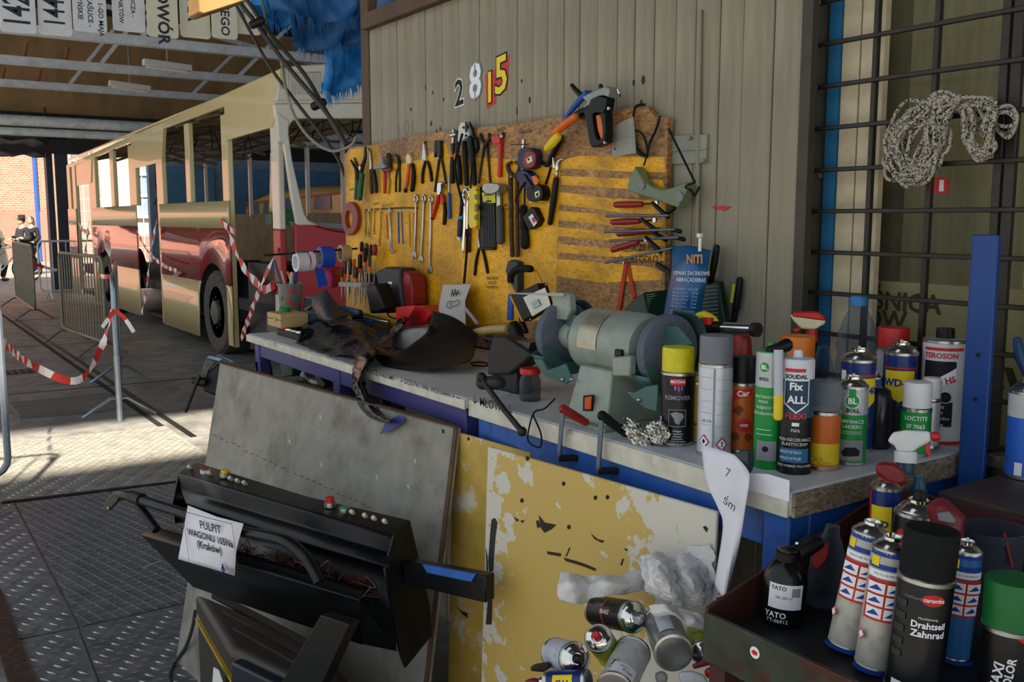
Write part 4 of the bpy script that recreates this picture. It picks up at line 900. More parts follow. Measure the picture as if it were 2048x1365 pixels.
tape_measure([('case', 'p', T3, blob(T3, 1225, 570, 115, 140), .03, navy), ('face', 'p', T3, blob(T3, 1185, 580, 78, 115, .1), .008, dred, .03), ('sticker', 'p', T3, [(1120, 570), (1190, 530), (1205, 600), (1140, 640)], .001, cream, .038), ('sticker', 'd', T3, [(1165, 578)], 14, ink, .036)], 'tape measure with round red face and navy case')
tape_measure([('case', 'p', T3, [(1090, 760), (1160, 712), (1230, 740), (1290, 800), (1300, 900), (1225, 985), (1100, 850)], .03, navy), ('grip', 'p', T3, [(1200, 800), (1260, 785), (1300, 850), (1285, 905), (1240, 915)], .006, orange, .03), ('band', 'p', T3, [(1095, 770), (1110, 765), (1225, 940), (1215, 970)], .005, black, .03)], 'navy tape measure with an orange grip patch')
tape_measure([('case', 'p', T3, blob(T3, 1335, 1020, 105, 115), .032, black), ('label_patch', 'p', T3, [(1230, 1010), (1290, 980), (1300, 1050), (1245, 1085)], .001, cream, .0325), ('label_patch', 'p', T3, [(1248, 1025), (1275, 1012), (1282, 1045), (1255, 1060)], .001, ink, .034), ('yellow_base', 'p', T3, [(1250, 1115), (1400, 1100), (1415, 1130), (1270, 1155)], .03, yellow)], 'black tape measure with a yellow base and cream square')
hung('pocket_gauge', 'small black diamond-hung pocket gauge with a white and red face', 'gauge', [('case', 'p', T4, [(1145, 490), (1250, 350), (1300, 365), (1370, 520), (1330, 600), (1230, 650)], .022, black), ('face', 'p', T4, [(1150, 485), (1200, 440), (1265, 555), (1222, 610)], .001, paper, .0225), ('face_mark', 'p', T4, [(1190, 500), (1225, 485), (1245, 540), (1215, 560)], .001, red_ink, .0238)])
hung('adjustable_wrench', 'adjustable wrench with chrome jaw and long black grip', 'wrench', [
    ('fixed_jaw', 's', T3, [(1605, 575), (1560, 590), (1530, 640), (1520, 720)], [8, 20, 26, 28], chrome), ('slide_jaw', 's', T3, [(1472, 560), (1485, 680)], [16, 22], chrome, .004), ('shaft', 's', T3, [(1520, 730), (1515, 800)], 24, steel), ('ring', 's', T3, [(1513, 800), (1510, 825)], 27, red), (H, 's', T3, [(1508, 840), (1475, 1100), (1428, 1410)], [38, 44, 34], black)])
hung('curved_blade_saw', 'dark curved cable strap hooked behind the bar clamp', 'strap', [('strap', 's', T3, [(1330, 620), (1400, 650), (1440, 560), (1520, 400), (1570, 280)], [26, 30, 34, 40, 34], black), ('cord', 'c', T3, [(1440, 680), (1400, 820), (1375, 900)], .004, black)])
hung('bar_clamp', 'one-hand bar clamp with yellow trigger, orange grip and blue bar', 'clamp', [
    ('trigger', 's', T5, [(15, 745), (70, 690), (130, 625)], [34, 50, 46], yellow, .035), ('grip', 's', T5, [(95, 585), (200, 500), (310, 425)], [36, 44, 40], orange, .03), ('body', 's', T5, [(315, 415), (400, 370), (500, 330)], [40, 42, 34], black, .002), ('bar', 's', T5, [(165, 495), (290, 330), (420, 185)], [16, 30, 34], blue, .0), ('jaw', 's', T5, [(272, 105), (310, 150), (365, 205)], [22, 26, 30], black)])
hung('staple_gun', 'black and grey staple gun with an orange lever', 'staple gun', off=.012, parts=[
    ('top_casing', 'p', T5, [(470, 235), (540, 195), (640, 150), (710, 125), (755, 150), (742, 235), (690, 215), (640, 222), (560, 262), (545, 310), (470, 345), (520, 280)], .034, mat('grey_cast_housing', '#8d8f8c', .4, .3), .02),
    ('body', 'p', T5, [(540, 255), (640, 222), (715, 238), (700, 330), (680, 400), (600, 390), (560, 410), (575, 520), (600, 640), (640, 665), (690, 600), (690, 685), (640, 715), (560, 740), (535, 700), (490, 430), (470, 370), (550, 320)], .03, black, .022), ('frame', 'p', T5, [(640, 390), (690, 380), (695, 640), (660, 680), (660, 560)], .028, black, .022),
    ('lever', 'p', T5, [(562, 415), (600, 400), (640, 490), (662, 620), (650, 655), (615, 655), (585, 570)], .018, orange, .026), ('front_rail', 's', T5, [(452, 245), (478, 390)], 18, steel, .03), ('front_rail', 's', T5, [(495, 440), (540, 720)], 18, steel, .03), ('nose', 's', T5, [(738, 145), (752, 185)], 16, chrome, .034), ('rear_knob', 's', T5, [(560, 110), (580, 165)], [24, 32], iron, .0), ('screw', 'd', T5, [(655, 340)], 16, steel, .052), ('screw', 'd', T5, [(615, 685)], 13, steel, .052)])
bagm = pane_mat('clear_plastic_bag', '#cfcfc6', .22, '#e8e8e0', .25)
hung('bagged_meter', 'small grey meter in a clear plastic bag pinned on the board', 'meter', [('meter', 'p', T5, [(712, 565), (828, 540), (832, 650), (905, 640), (915, 770), (695, 815), (705, 660)], .008, mat('pale_grey_meter', '#a6a498', .5), .006), ('screen', 'p', T5, [(718, 585), (820, 560), (825, 610), (715, 640)], .001, mat('lcd', '#6d7468', .3), .0145), ('strip', 'p', T5, [(708, 650), (822, 625), (824, 640), (706, 668)], .001, ink, .0145), ('bag', 'p', T5, [(690, 690), (700, 540), (760, 480), (895, 420), (925, 790), (688, 832)], .0008, bagm, .018), ('marking', 'p', T5, [(697, 690), (716, 686), (716, 715), (697, 718)], .0004, orange, .019), ('marking', 'p', T5, [(697, 735), (716, 732), (716, 760), (697, 763)], .0004, blue, .019)])
gog = mat('green_tinted_goggles', '#7f8f6a', .25, 0, .1, 20, trans=.35)
hung('safety_goggles', 'green tinted safety goggles hanging by a black strap at the board corner', 'goggles', [
    ('lens_body', 'p', T5, [(1000, 925), (1030, 990), (1080, 1070), (1180, 1140), (1260, 1165), (1350, 1150), (1520, 1088), (1540, 1130), (1490, 1240), (1435, 1345), (1330, 1310), (1230, 1270), (1060, 1215), (918, 1168), (918, 1120), (960, 1010)], .03, gog, .004), ('vent', 'd', T5, [(990, 1115)], 44, grey, .032), ('vent', 'd', T5, [(1372, 1235)], 52, grey, .032),
    ('strap', 's', T5, [(1005, 300), (940, 310), (905, 350), (890, 500), (905, 700), (960, 790), (1020, 820)], [14, 16, 14, 12, 20, 24, 16], rubber, .006), ('strap', 's', T5, [(1030, 830), (1060, 690), (1120, 560), (1160, 430)], [14, 14, 13, 12], rubber, .008), ('strap', 's', T5, [(918, 565), (980, 590), (1020, 680), (1035, 780), (1020, 850), (1000, 915)], [10, 10, 11, 10, 9, 8], rubber, .01), ('cord', 'c', T5, [(1250, 545), (1370, 790), (1515, 1085)], .003, rubber, .005), ('cord', 'c', T5, [(1515, 1090), (1420, 1130), (1480, 1170), (1510, 1220), (1560, 1135)], .003, rubber, .03), ('nail', 'd', T5, [(1010, 300)], 10, iron)])
blm = mat('dull_blue_steel_bar', '#6c7480', .4, .7, .15, 20)
for k, (h0, h1, b0, b1, a0, a1, pd, lab) in enumerate((((250, 145), (505, 140), (160, 258), (760, 250), (610, 130), (760, 265), (660, 130), 'topmost F-clamp with red handle at the board edge'), ((222, 315), (480, 305), (145, 412), (820, 386), (505, 288), (650, 400), (642, 295), 'second F-clamp from the top with red handle and big steel pad'), ((280, 428), (530, 402), (195, 495), (855, 464), (605, 410), (740, 488), (678, 388), 'third F-clamp from the top mostly behind another bar'), ((225, 585), (462, 510), (150, 712), (790, 570), (545, 465), (690, 605), (560, 480), 'lowest F-clamp sloping down at the board edge'))):
    d0 = (.03, .042, .03, .066)[k]
    hung('f_clamp', lab, 'clamp', [('bar', 's', T6, [b0, b1], 13, blm, d0 + .012), (H, 's', T6, [h0, ((h0[0]+h1[0])/2, (h0[1]+h1[1])/2), h1], [30, 34, 26], dred, d0 - .02), ('screw', 's', T6, [h1, (pd[0], pd[1])], 9, iron, d0 - .01), ('sliding_arm', 's', T6, [a0, a1], [20, 24], black, d0), ('pad', 'd', T6, [pd], 24, chrome, d0), ('fixed_jaw', 's', T6, [(b1[0] - 30, b1[1]), (b1[0] + 60, b1[1] + 20 - 90*(k == 0))], [18, 22], black, d0 - .01)], 'F-clamps on the board edge')
hung('orange_strap', 'narrow orange strap folded over a screw on the board', 'strap', [('strap', 'p', T6, [(338, 715), (372, 715), (300, 1182), (258, 1182)], .003, mat('orange_webbing', '#b8401c', .8), .004), ('strap', 'p', T6, [(352, 715), (388, 715), (452, 1040), (420, 1062)], .003, mat('orange_webbing'), .001), ('screw', 'd', T6, [(340, 712)], 11, steel, .006)])
hung('pry_handle', 'dark tool handle poking out behind the board corner', 'handle', [(H, 's', T6, [(655, 725), (720, 770), (790, 815)], [24, 26, 22], iron)])
hung('marker_knife', 'navy cutter knife with light blue end and clear cap', 'knife', [(H, 's', T4, [(262, 540), (255, 720)], 36, navy), ('end_clip', 's', T4, [(245, 500), (285, 490)], [22, 26], mat('sky_blue_plastic', '#2f8fc8', .4)), ('cap', 's', T4, [(250, 740), (248, 780)], [26, 20], white)])
hung('wire_loop_tool', 'long bent wire loop tool with chrome frame on the board', 'wire tool', [('frame', 'c', T4, [(318, 940), (300, 900), (318, 600), (322, 300), (305, 190), (340, 122), (380, 190), (360, 300), (352, 600), (345, 940)], .0045, chrome, .01), ('spring', 's', T4, [(330, 530), (325, 620)], 15, white, .006), ('backing_stick', 's', T4, [(385, 240), (382, 600), (378, 925)], [22, 26, 26], rusty), ('clip', 's', T4, [(320, 640), (312, 730)], 20, black, .004)])
hung('slim_black_file', 'slim black file hanging behind the navy cutter', 'file', [(H, 's', T4, [(290, 165), (275, 400), (262, 470)], [22, 24, 16], black)])
hung('spirit_level', 'short yellow spirit level hanging upright', 'level', [('body', 'p', T4, [(442, 92), (545, 88), (540, 590), (518, 630), (452, 630), (432, 570)], .02, yellow), ('vial', 'p', T4, blob(T4, 472, 222, 20, 36), .002, mat('vial_dark', '#6a6a20', .3), .02), ('vial', 'p', T4, [(455, 312), (488, 312), (488, 412), (455, 412)], .002, mat('vial_dark'), .02), ('vial', 'p', T4, blob(T4, 470, 488, 20, 34), .002, mat('vial_dark'), .02), ('slot', 'p', T4, [(506, 318), (520, 318), (518, 395), (504, 395)], .002, ink, .02), ('hang_hole', 'd', T4, [(488, 128)], 14, orange, .018)])
fs = hung('file_set', 'set of black needle files in a pouch with a yellow label', 'file set', [('pouch', 'p', T4, [(538, 88), (728, 84), (742, 908), (545, 905)], .008, black), ('yellow_card', 'p', T4, [(545, 165), (718, 172), (725, 298), (640, 300), (562, 284), (556, 230)], .001, mat('yellow_green_card', '#c8c81a', .5), .011), ('pouch_foot', 'p', T4, [(545, 880), (740, 880), (742, 912), (545, 910)], .014, black), ('hang_tab', 'p', T4, [(590, 96), (660, 94), (665, 120), (600, 124)], .001, grey, .009)] + [('file', 's', T4, [(575 + k*33, 320), (580 + k*34, 560), (585 + k*35, 880)], [11, 12, 9], black, .004) for k in range(5)])
q = onx(T4((632, 190))[0], XP - .0135); print_on([('t', 'STANLEY', 0, 0, .013, ink, .03), ('t', '6 pcs', -.006, -.012, .008, ink), ('r', -.016, -.024, .014, -.019, ink)], flat_fn(q, (0, -1, .04), (0, 0, 1), (-1, 0, 0), .0003), fs)
hung('hammer', 'steel club hammer with tube handle and dark grip', 'hammer', [('head', 'p', T4, [(662, 92), (690, 48), (720, 38), (860, 50), (882, 72), (872, 148), (790, 188), (715, 182), (665, 142)], .034, mat('worn_bright_steel', '#a8a89e', .4, .8, .2, 20), .016), (H, 's', T4, [(772, 180), (772, 370)], [38, 40], steel), ('grip', 's', T4, [(778, 372), (784, 560), (786, 800)], [52, 54, 54], mat('dark_grey_grip', '#4a4a44', .6))])
hung('torch', 'black rubber hand torch hanging head down by a cord', 'torch', [('barrel', 's', T4, [(1085, 360), (1088, 480), (1090, 630)], [48, 48, 50], rubber), ('head', 's', T4, [(1096, 650), (1102, 760), (1104, 850)], [56, 72, 70], rubber), ('cord', 'c', T4, [(1030, 150), (1060, 90), (1100, 40), (1098, 350)], .003, rubber, .01), ('cord', 'c', T4, [(1100, 30), (1040, 160), (985, 250), (1010, 330), (1040, 420)], .003, rubber, .03)])
hung('hook_pliers', 'slim pliers with long black handles hanging open below the level', 'pliers', [('jaw', 's', T4, [(510, 645), (515, 760), (525, 870)], [9, 14, 20], iron), ('jaw', 's', T4, [(500, 760), (512, 870)], [12, 18], steel, .004), (H, 's', T4, [(505, 900), (470, 1060), (452, 1235)], [16, 22, 18], black), (H, 's', T4, [(550, 890), (590, 1050), (618, 1205)], [16, 23, 20], black)])
hung('slip_pliers', 'pliers with one red and one black handle and chrome jaws', 'pliers', [('jaw', 'p', T1, [(1240, 880), (1300, 875), (1310, 930), (1285, 1000), (1270, 1045), (1235, 1045), (1232, 960)], .013, chrome), ('jaw_slot', 'p', T1, [(1250, 895), (1285, 905), (1278, 960), (1252, 985)], .002, ink, .0135), ('collar', 's', T2, [(1270, 85), (1280, 160)], [34, 30], red), (H, 's', T2, [(1212, 75), (1190, 190), (1140, 350)], [26, 30, 24], red), ('grip_end', 's', T2, [(1140, 352), (1136, 370)], 24, black), (H, 's', T2, [(1292, 170), (1300, 300), (1288, 440)], [22, 27, 24], black)])
hung('needle_file', 'small file with a blue handle hanging point up', 'file', [('blade', 's', T1, [(1352, 800), (1352, 1000)], [7, 14], steel), (H, 's', T2, [(1352, 55), (1362, 360)], [22, 26], blue)])
ringm = mat('red_brown_tape', '#8c3a30', .5, 0, .1, 12)
ro = [onx(p, XP) for p in T2(*[(115 + 105*math.cos(a), 370 + 212*math.sin(a) + (18 if abs(a - math.pi*.6) < .3 else 0)) for a in [2*math.pi*k/24 for k in range(24)]])]
ri = [onx(p, XP) for p in T2(*[(102 + 46*math.cos(a), 382 + 116*math.sin(a)) for a in [2*math.pi*k/24 for k in range(24)]])]
o = M().ring(ro, ri, (-.02, 0, 0)).build('tape_roll', ringm, None, bevel=.002, seg=1); tag(o, 'flat red-brown tape ring hanging on the left end of the yellow board', 'tape roll')
q = onx(T2((62, 330))[0], XP - .0205); print_on([('t', 'FIXA', 0, 0, .022, mat('pale_print', '#b87a6a', .6), 0, CW)], flat_fn(q, (0, -1, 0), (0, 0, 1), (-1, 0, 0)), o)

def wrench(c, p_ring, p_open, wd, lab, grp, off=.0, m_=None, ringr=None):
    m_ = m_ or steel; a = onx(c(p_ring)[0], XP); b = onx(c(p_open)[0], XP); k = mpp(a)*c.s; wd *= k; rr = (ringr*k) if ringr else wd*1.5
    a = a - V((off + .006, 0, 0)); b = b - V((off + .004, 0, 0)); d = (b - a); L_ = d.length; d.normalize(); s_ = V((1, 0, 0)).cross(d)
    t = thing('combination_wrench', lab, 'wrench', b, grp)
    M().tube([a + d*(rr*math.cos(u)) + s_*(rr*.82*math.sin(u)) for u in [2*math.pi*j/16 for j in range(16)]], max(.0022, rr*.3), 6, closed=True).build('ring_end', m_, t)
    M().bar(a + d*rr*1.05, b - d*wd*1.1, wd*.78, .006, (1, 0, 0), wd*.85, .007).build('shank', m_, t, bevel=.0012, seg=1)
    J = []
    for u, v in ((-1.6, .45), (-1.0, .95), (-.2, 1.25), (.6, 1.2), (1.35, .85), (1.3, .35), (.45, .42), (.15, 0), (.45, -.42), (1.2, -.45), (1.1, -.95), (.4, -1.25), (-.4, -1.2), (-1.1, -.85), (-1.6, -.45)): J.append(b + d*(u*wd*.95) + s_*(v*wd) + V((.004, 0, 0)))
    M().prism(J, (-.008, 0, 0)).build('open_end', m_, t, bevel=.001, seg=1); return t
G1 = 'large combination wrenches on the board'
wrench(T2, (945, 120), (920, 850), 40, 'large combination wrench hanging nearest the small wrenches', G1, ringr=48)
wrench(T2, (1045, 115), (1008, 905), 38, 'large combination wrench between the two other large wrenches', G1, ringr=46)
wrench(T2, (1138, 125), (1118, 1040), 42, 'longest combination wrench hanging behind the red plier handle', G1, ringr=46)
br_ = mat('brassy_steel', '#c8b47c', .35, .9)
for p0, p1, w_, lab, of in (((270, 270), (276, 585), 13, 'tiny combination wrench hanging beside the red-brown ring', 0), ((345, 265), (316, 600), 13, 'small combination wrench slanting across its neighbour', 0), ((352, 262), (368, 630), 12, 'small combination wrench crossing under the slanting one', .008), ((395, 265), (388, 560), 14, 'small dark stained combination wrench', 0), ((480, 265), (460, 715), 15, 'single small combination wrench beside the orange plastic strip', 0), ((600, 262), (610, 770), 19, 'medium combination wrench paired behind its twin', 0), ((625, 275), (655, 805), 20, 'medium combination wrench in front of its twin', .009)):
    wrench(T2, p0, p1, w_, lab, 'small combination wrenches on the board', of, br_ if w_ < 16 else None)
hung('wrench_rail', 'thin dark wire rail carrying the small wrenches', 'rail', [('wire', 'c', T2, [(250, 265), (500, 245), (760, 235), (945, 238)], .0025, iron, .002)])
for p0, p1, m_, lab in (((537, 325), (552, 638), orange, 'thin orange plastic strip hanging behind the single small wrench'), ((692, 292), (700, 690), blue, 'thin blue plastic strip beside the medium wrenches'), ((735, 292), (752, 698), mat('grey_blue_plastic', '#5c6a98', .5), 'thin grey-blue plastic strip beside the blue one'), ((832, 300), (842, 735), mat('dull_yellow_plastic', '#b89a18', .5), 'thin dull yellow plastic strip on the yellow board'), ((898, 305), (902, 660), mat('red_orange_plastic', '#c8481c', .5), 'thin red-orange plastic strip behind the large wrenches')):
    hung('marker_strip', lab, 'strip', [('strip', 's', T2, [p0, p1], 10, m_)], 'plastic strips on the board')
cb2 = hung('hanging_lead', 'black cord looping between the tools down to the paper card', 'cord', [('cord', 'c', T3, [(290, 245), (235, 450), (195, 640), (215, 830), (260, 1020), (300, 1180)], .0045, rubber, .03), ('cord', 'c', T3, [(480, 480), (430, 620), (405, 780), (400, 960)], .003, rubber, .035), ('cord', 'c', T4, [(350, 640), (345, 950), (330, 1150), (312, 1345)], .0045, rubber, .016)])
# work lamp with foam handle
hung('hook_tool', 'black moulded tool hook hanging behind the work lamp', 'hook', [('body', 'p', T8, [(300, 140), (340, 122), (420, 150), (425, 520), (350, 560), (330, 420), (270, 260)], .025, dgrey)])
hung('blue_scraper', 'narrow blue scraper blade hanging behind the work lamp', 'scraper', [('blade', 'p', T8, [(245, 550), (295, 530), (298, 870), (228, 868)], .008, blue)])
fl_ = hung('work_lamp', 'square LED floodlight with yellow stand and black foam handle', 'lamp', [
    ('foam_handle', 's', T8, [(258, 395), (262, 320), (330, 245), (430, 232), (505, 238)], [42, 46, 46, 46, 44], rubber, .10), ('stand_arm', 's', T8, [(250, 425), (350, 620), (465, 850)], [22, 24, 20], mat('amber_plastic', '#d89018', .45), .11), ('stand_arm', 's', T8, [(560, 262), (600, 330), (645, 425)], [22, 22, 20], mat('amber_plastic'), .09),
    ('housing', 'p', T8, [(362, 570), (712, 408), (800, 715), (512, 890)], .035, black, .10), ('edge_trim', 'p', T8, [(362, 570), (380, 562), (530, 880), (512, 890)], .036, mat('amber_plastic'), .101), ('reflector', 'p', T8, [(415, 590), (690, 465), (760, 690), (530, 830)], .002, steel, .136), ('led_panel', 'p', T8, [(512, 655), (590, 610), (632, 690), (545, 735)], .001, mat('led_pale_green', '#a8c8b4', .4), .139), ('screw', 'd', T8, [(712, 432)], 10, steel, .135), ('screw', 'd', T8, [(515, 862)], 10, steel, .135), ('swivel', 's', T8, [(330, 690), (390, 800), (400, 880)], [30, 42, 44], black, .08), ('foot', 's', T8, [(400, 900), (440, 1010)], [36, 40], black, .07)])
for i in range(4):
    for j in range(4):
        c = V((512, 655)).lerp(V((590, 610)), 0); x = 522 + i*24 + j*10; y = 662 - i*13 + j*20
        M().disc(onx(T8((x, y))[0], XP - .1405), (-1, 0, 0), .0014, .0006, 8).build('led', mat('led_green', '#5fae8c', .4), fl_)
# ------------------------------------------------------------------ workbenches
ZT = 1.07
lam = mat('scuffed_white_laminate', '#c6c8cc', .4, 0, .08, 6, '#9a978e', (.6, .72)); lam_e = mat('grimy_white_edge', '#cbc5b4', .55, 0, .15, 10, '#8d8470', (.58, .7))
purple = mat('purple_blue_frame', '#3b3c78', .45, 0, .15, 12); blue_f = mat('blue_frame_paint', '#1f55a4', .42, 0, .18, 8, '#173f80', (.55, .66))
chip = osb_mat('chipboard_edge', ('#6a5c48', '#8f7f66', '#b4a384'), 160)
b1 = thing('workbench', 'longer white-topped workbench with purple-blue steel legs under the tool board', 'workbench', (1.44, 2.75, 0), 'workbenches along the wall')
M().box((1.44, 2.745, ZT - .014), (.515, 1.60, .028)).build('bench_top', lam, b1, bevel=.006, seg=3)
M().box((1.181, 2.745, ZT - .016), (.006, 1.60, .026)).build('edge_strip', lam_e, b1, bevel=.002)
def leg(t, x, y, m_, s_=.045, z1=ZT - .03): M().box((x, y, z1/2), (s_, s_, z1)).build('leg', m_, t, bevel=.004)
for y in (3.47, 2.745, 1.985): leg(b1, 1.215, y, purple); leg(b1, 1.66, y, purple)
M().box((1.215, 2.73, ZT - .055), (.035, 1.52, .052)).build('front_rail', purple, b1, bevel=.003); M().box((1.66, 2.73, ZT - .055), (.035, 1.52, .052)).build('rear_rail', purple, b1, bevel=.003)
for y in (3.47, 2.745): M().box((1.44, y, ZT - .055), (.42, .035, .05)).build('cross_rail', purple, b1, bevel=.003)
M().box((1.44, 2.73, .87), (.40, 1.5, .02)).build('lower_shelf', mat('dull_shelf_board', '#6e6658', .7, 0, .2, 6), b1)
b2 = thing('workbench', 'shorter blue-framed workbench with raw chipboard end carrying the spray cans', 'workbench', (1.44, 1.45, 0), 'workbenches along the wall')
M().box((1.4365, 1.45, ZT - .021), (.498, .97, .042)).build('bench_top', lam, b2, bevel=.005, seg=3)
M().box((1.186, 1.45, ZT - .022), (.006, .968, .04)).build('edge_strip', lam_e, b2, bevel=.002)
M().box((1.4385, .962, ZT - .022), (.492, .006, .039)).build('raw_end', chip, b2)
M().box((1.722, 1.17, ZT - .021), (.074, .41, .042)).build('rear_filler', lam, b2, bevel=.003)
for y in (1.885, 1.0): leg(b2, 1.225, y, blue_f, .055, ZT - .043); leg(b2, 1.66, y, blue_f, .055, ZT - .043)
M().box((1.212, 1.44, ZT - .075), (.03, .83, .062)).build('front_rail', blue_f, b2, bevel=.003); M().box((1.445, .985, ZT - .075), (.4, .03, .062)).build('end_rail', blue_f, b2, bevel=.003)
M().box((1.66, 1.44, ZT - .075), (.03, .83, .062)).build('rear_rail', blue_f, b2, bevel=.003)
def edge_text(t, txt, px, py, s_, x, m_=ink):
    q = onx((px, py), x); print_on([('t', txt, 0, 0, s_, m_, .005)], flat_fn(q, (0, -1, 0), (0, 0, 1), (-1, 0, 0)), t)
edge_text(b2, '↓ MŁOTKI ↓', 984, 811, .03, 1.183)
edge_text(b1, 'KLUCZE WIADOME !', 762, 750, .019, 1.178); edge_text(b1, '↓ SZCZOTKI i WKŁ. PRZECINAKI ↓ ----', 858, 778, .018, 1.178)
edge_text(b1, 'KOMBINERKI ↓ KLUCZE DO WODY', 690, 722, .017, 1.178)
pst = thing('steel_post', 'blue painted upright steel post at the bench end by the window', 'post', (1.66, .93, 0))
zt_ = onx((1968, 470), 1.64).z; PY = onx((1963, 600), 1.634).y
M().box((1.640, PY, zt_/2), (.012, .046, zt_)).box((1.66, PY + .022, zt_/2), (.05, .008, zt_)).build('channel', mat('deep_blue_paint', '#174084', .4, 0, .12, 8), pst, bevel=.002)
for z in (1.18, 1.26, 1.62): M().disc((1.6332, PY, z), (-1, 0, 0), .004, .001, 10).build('bolt_hole', ink, pst)

# ------------------------------------------------------------------ sheets leaning on the benches
def sheet(name, lab, c4, th, m_, extra=None):
    TL, TR, BR, BL = [V(p) for p in c4]; BR = TR + BL - TL; n = (TR - TL).cross(BL - TL).normalized()
    if n.x > 0: n = -n
    t = thing(name, lab, 'panel', (BL + BR)/2); M().prism([TL, TR, BR, BL], -n*th).build('sheet', m_, t, bevel=.002, seg=1); return t, TL, TR, BL, n
grey_sheet = mat('stained_grey_sheet', '#8f8a7e', .6, 0, .16, 6, '#645e52', (.5, .74), .05, 60)
gt, gTL, gTR, gBL, gn = sheet('leaning_panel', 'large stained grey panel leaning on the longer bench', ((1.011, 3.332, 1.0), (1.161, 1.948, 1.0), (0, 0, 0), (.775, 3.187, .0)), .012, grey_sheet)
def onpl(p, o, n): d = ray(*p); return EYE + d*((V(o) - EYE).dot(n)/d.dot(n))
def marks(t, o, n, polys, m_, eps=.001, nm='stain'):
    for pl in polys: M().prism([onpl(p, V(o) + n*eps, n) for p in pl], -n*eps*.9).build(nm, m_, t, smooth=0)
sc_m = mat('dark_scratch', '#4a463c', .9, 0, .2, 40)
L5 = Cr(380, 680, .3077)
random.seed(3)
for i in range(26):
    t_ = i/25; x = 150 + 1000*t_; y = 620 + 460*t_ + random.uniform(-8, 8); a = random.uniform(10, 26)
    marks(gt, gTL, gn, [L5((x, y), (x + a, y + a*.45 - 2), (x + a + 4, y + a*.45 + 4), (x + 3, y + 5))], sc_m)
for x, y in ((840, 490), (640, 650), (1205, 880), (1410, 940), (845, 800), (1455, 775)):
    marks(gt, gTL, gn, [L5((x, y), (x + 8, y + 2), (x + 14, y + 28), (x + 9, y + 28))], mat('pale_fleck', '#d8d2c0', .8), nm='fleck')
marks(gt, gTL, gn, [L5((1636, 585), (1650, 582), (1652, 608), (1640, 610))], ink, nm='pen_mark')
rust_e = mat('rusty_edge', '#5a4434', .85, 0, .3, 40)
M().bar(gTL + gn*.001, gTR + gn*.001, .014, .004).build('rusty_rim', rust_e, gt); M().bar(gTR + gn*.001 + V((0, .006, 0)), V((.925, 1.809, 0)) + gn*.001, .014, .004, gn).build('rusty_rim', rust_e, gt)
def peel_mat(name, ca, cb, ox, k):
    m = bpy.data.materials.new(name); m.use_nodes = True; nt = m.node_tree; N = nt.nodes; L = nt.links; b = N['Principled BSDF']; b.inputs['Roughness'].default_value = .5
    tc = N.new('ShaderNodeTexCoord'); mp = N.new('ShaderNodeMapping'); mp.inputs['Location'].default_value = ox; mp.inputs['Scale'].default_value = k; L.new(tc.outputs['Object'], mp.inputs[0])
    ln = N.new('ShaderNodeVectorMath'); ln.operation = 'LENGTH'; L.new(mp.outputs[0], ln.inputs[0])
    nz = N.new('ShaderNodeTexNoise'); nz.inputs['Scale'].default_value = 20; nz.inputs['Detail'].default_value = 8; nz.inputs['Roughness'].default_value = .6; L.new(tc.outputs['Object'], nz.inputs[0])
    mm = N.new('ShaderNodeMath'); mm.operation = 'MULTIPLY_ADD'; mm.inputs[1].default_value = 2.2; L.new(nz.outputs['Fac'], mm.inputs[0]); L.new(ln.outputs['Value'], mm.inputs[2])
    cr = N.new('ShaderNodeValToRGB'); e = cr.color_ramp.elements; e[0].position = .535; e[1].position = .55; e[0].color = (*lin(cb), 1); e[1].color = (*lin(ca), 1)
    dv = N.new('ShaderNodeMath'); dv.operation = 'MULTIPLY'; dv.inputs[1].default_value = .31; L.new(mm.outputs[0], dv.inputs[0]); L.new(dv.outputs[0], cr.inputs[0]); L.new(cr.outputs[0], b.inputs['Base Color'])
    return m
peel = peel_mat('peeling_yellow_on_white', '#d0cabb', '#c8a858', (0, -.22, -.78), (0, 3.2, 1.1)); peel2 = mat('worn_yellow_panel', '#c4a24a', .5, 0, .14, 7, '#c9c0aa', (.55, .6))
wTL, wTR = onz((975, 893), 1.006), onz((1434, 1024), 1.006)
wt, _, _, _, wn = sheet('leaning_panel', 'white panel with flaking yellow paint leaning on the blue-framed bench', (wTL, wTR, (wTR.x - .06, wTR.y - .02, 0), (wTL.x - .05, wTL.y - .02, 0)), .008, peel)
Q8 = Cr(880, 840, .3027)
marks(wt, wTL, wn, [Q8((340, 660), (362, 650), (378, 680), (362, 800), (350, 1000), (325, 1010), (318, 940), (330, 760)), Q8((318, 1165), (345, 1160), (340, 1354), (302, 1354)), Q8((302, 850), (312, 900), (316, 1005), (308, 1005))], mat('black_brush_mark', '#2e2c2a', .7), nm='brush_mark')
marks(wt, wTL, wn, [Q8((652, 632), (690, 680), (768, 695), (735, 725), (690, 748), (665, 715)), Q8((634, 668), (650, 665), (664, 708), (642, 718)), Q8((484, 642), (520, 662), (508, 676)), Q8((530, 668), (558, 664), (543, 684)), Q8((995, 752), (1040, 790), (1085, 800), (1070, 815), (1020, 790)), Q8((1212, 850), (1240, 856), (1232, 868)), Q8((1205, 918), (1213, 922), (1200, 965), (1190, 960)), Q8((705, 870), (800, 885), (795, 905), (712, 890)), Q8((815, 912), (900, 935), (960, 955), (1030, 985), (1025, 1000), (930, 965), (830, 935)), Q8((853, 845), (860, 848), (836, 905), (828, 905)), Q8((1735, 710), (1752, 702), (1770, 720), (1760, 745))], mat('burnt_brown_mark', '#33261c', .8), nm='paint_blister')
for x, y in ((815, 423), (1025, 516), (1105, 513), (540, 535), (850, 710), (576, 256)):
    marks(wt, wTL, wn, [Q8(*circ(x, y, 11, 10, 15))], ink, .0012, 'drilled_hole')
yTL, yTR = onz((905, 862), .985), onz((1060, 906), .985)
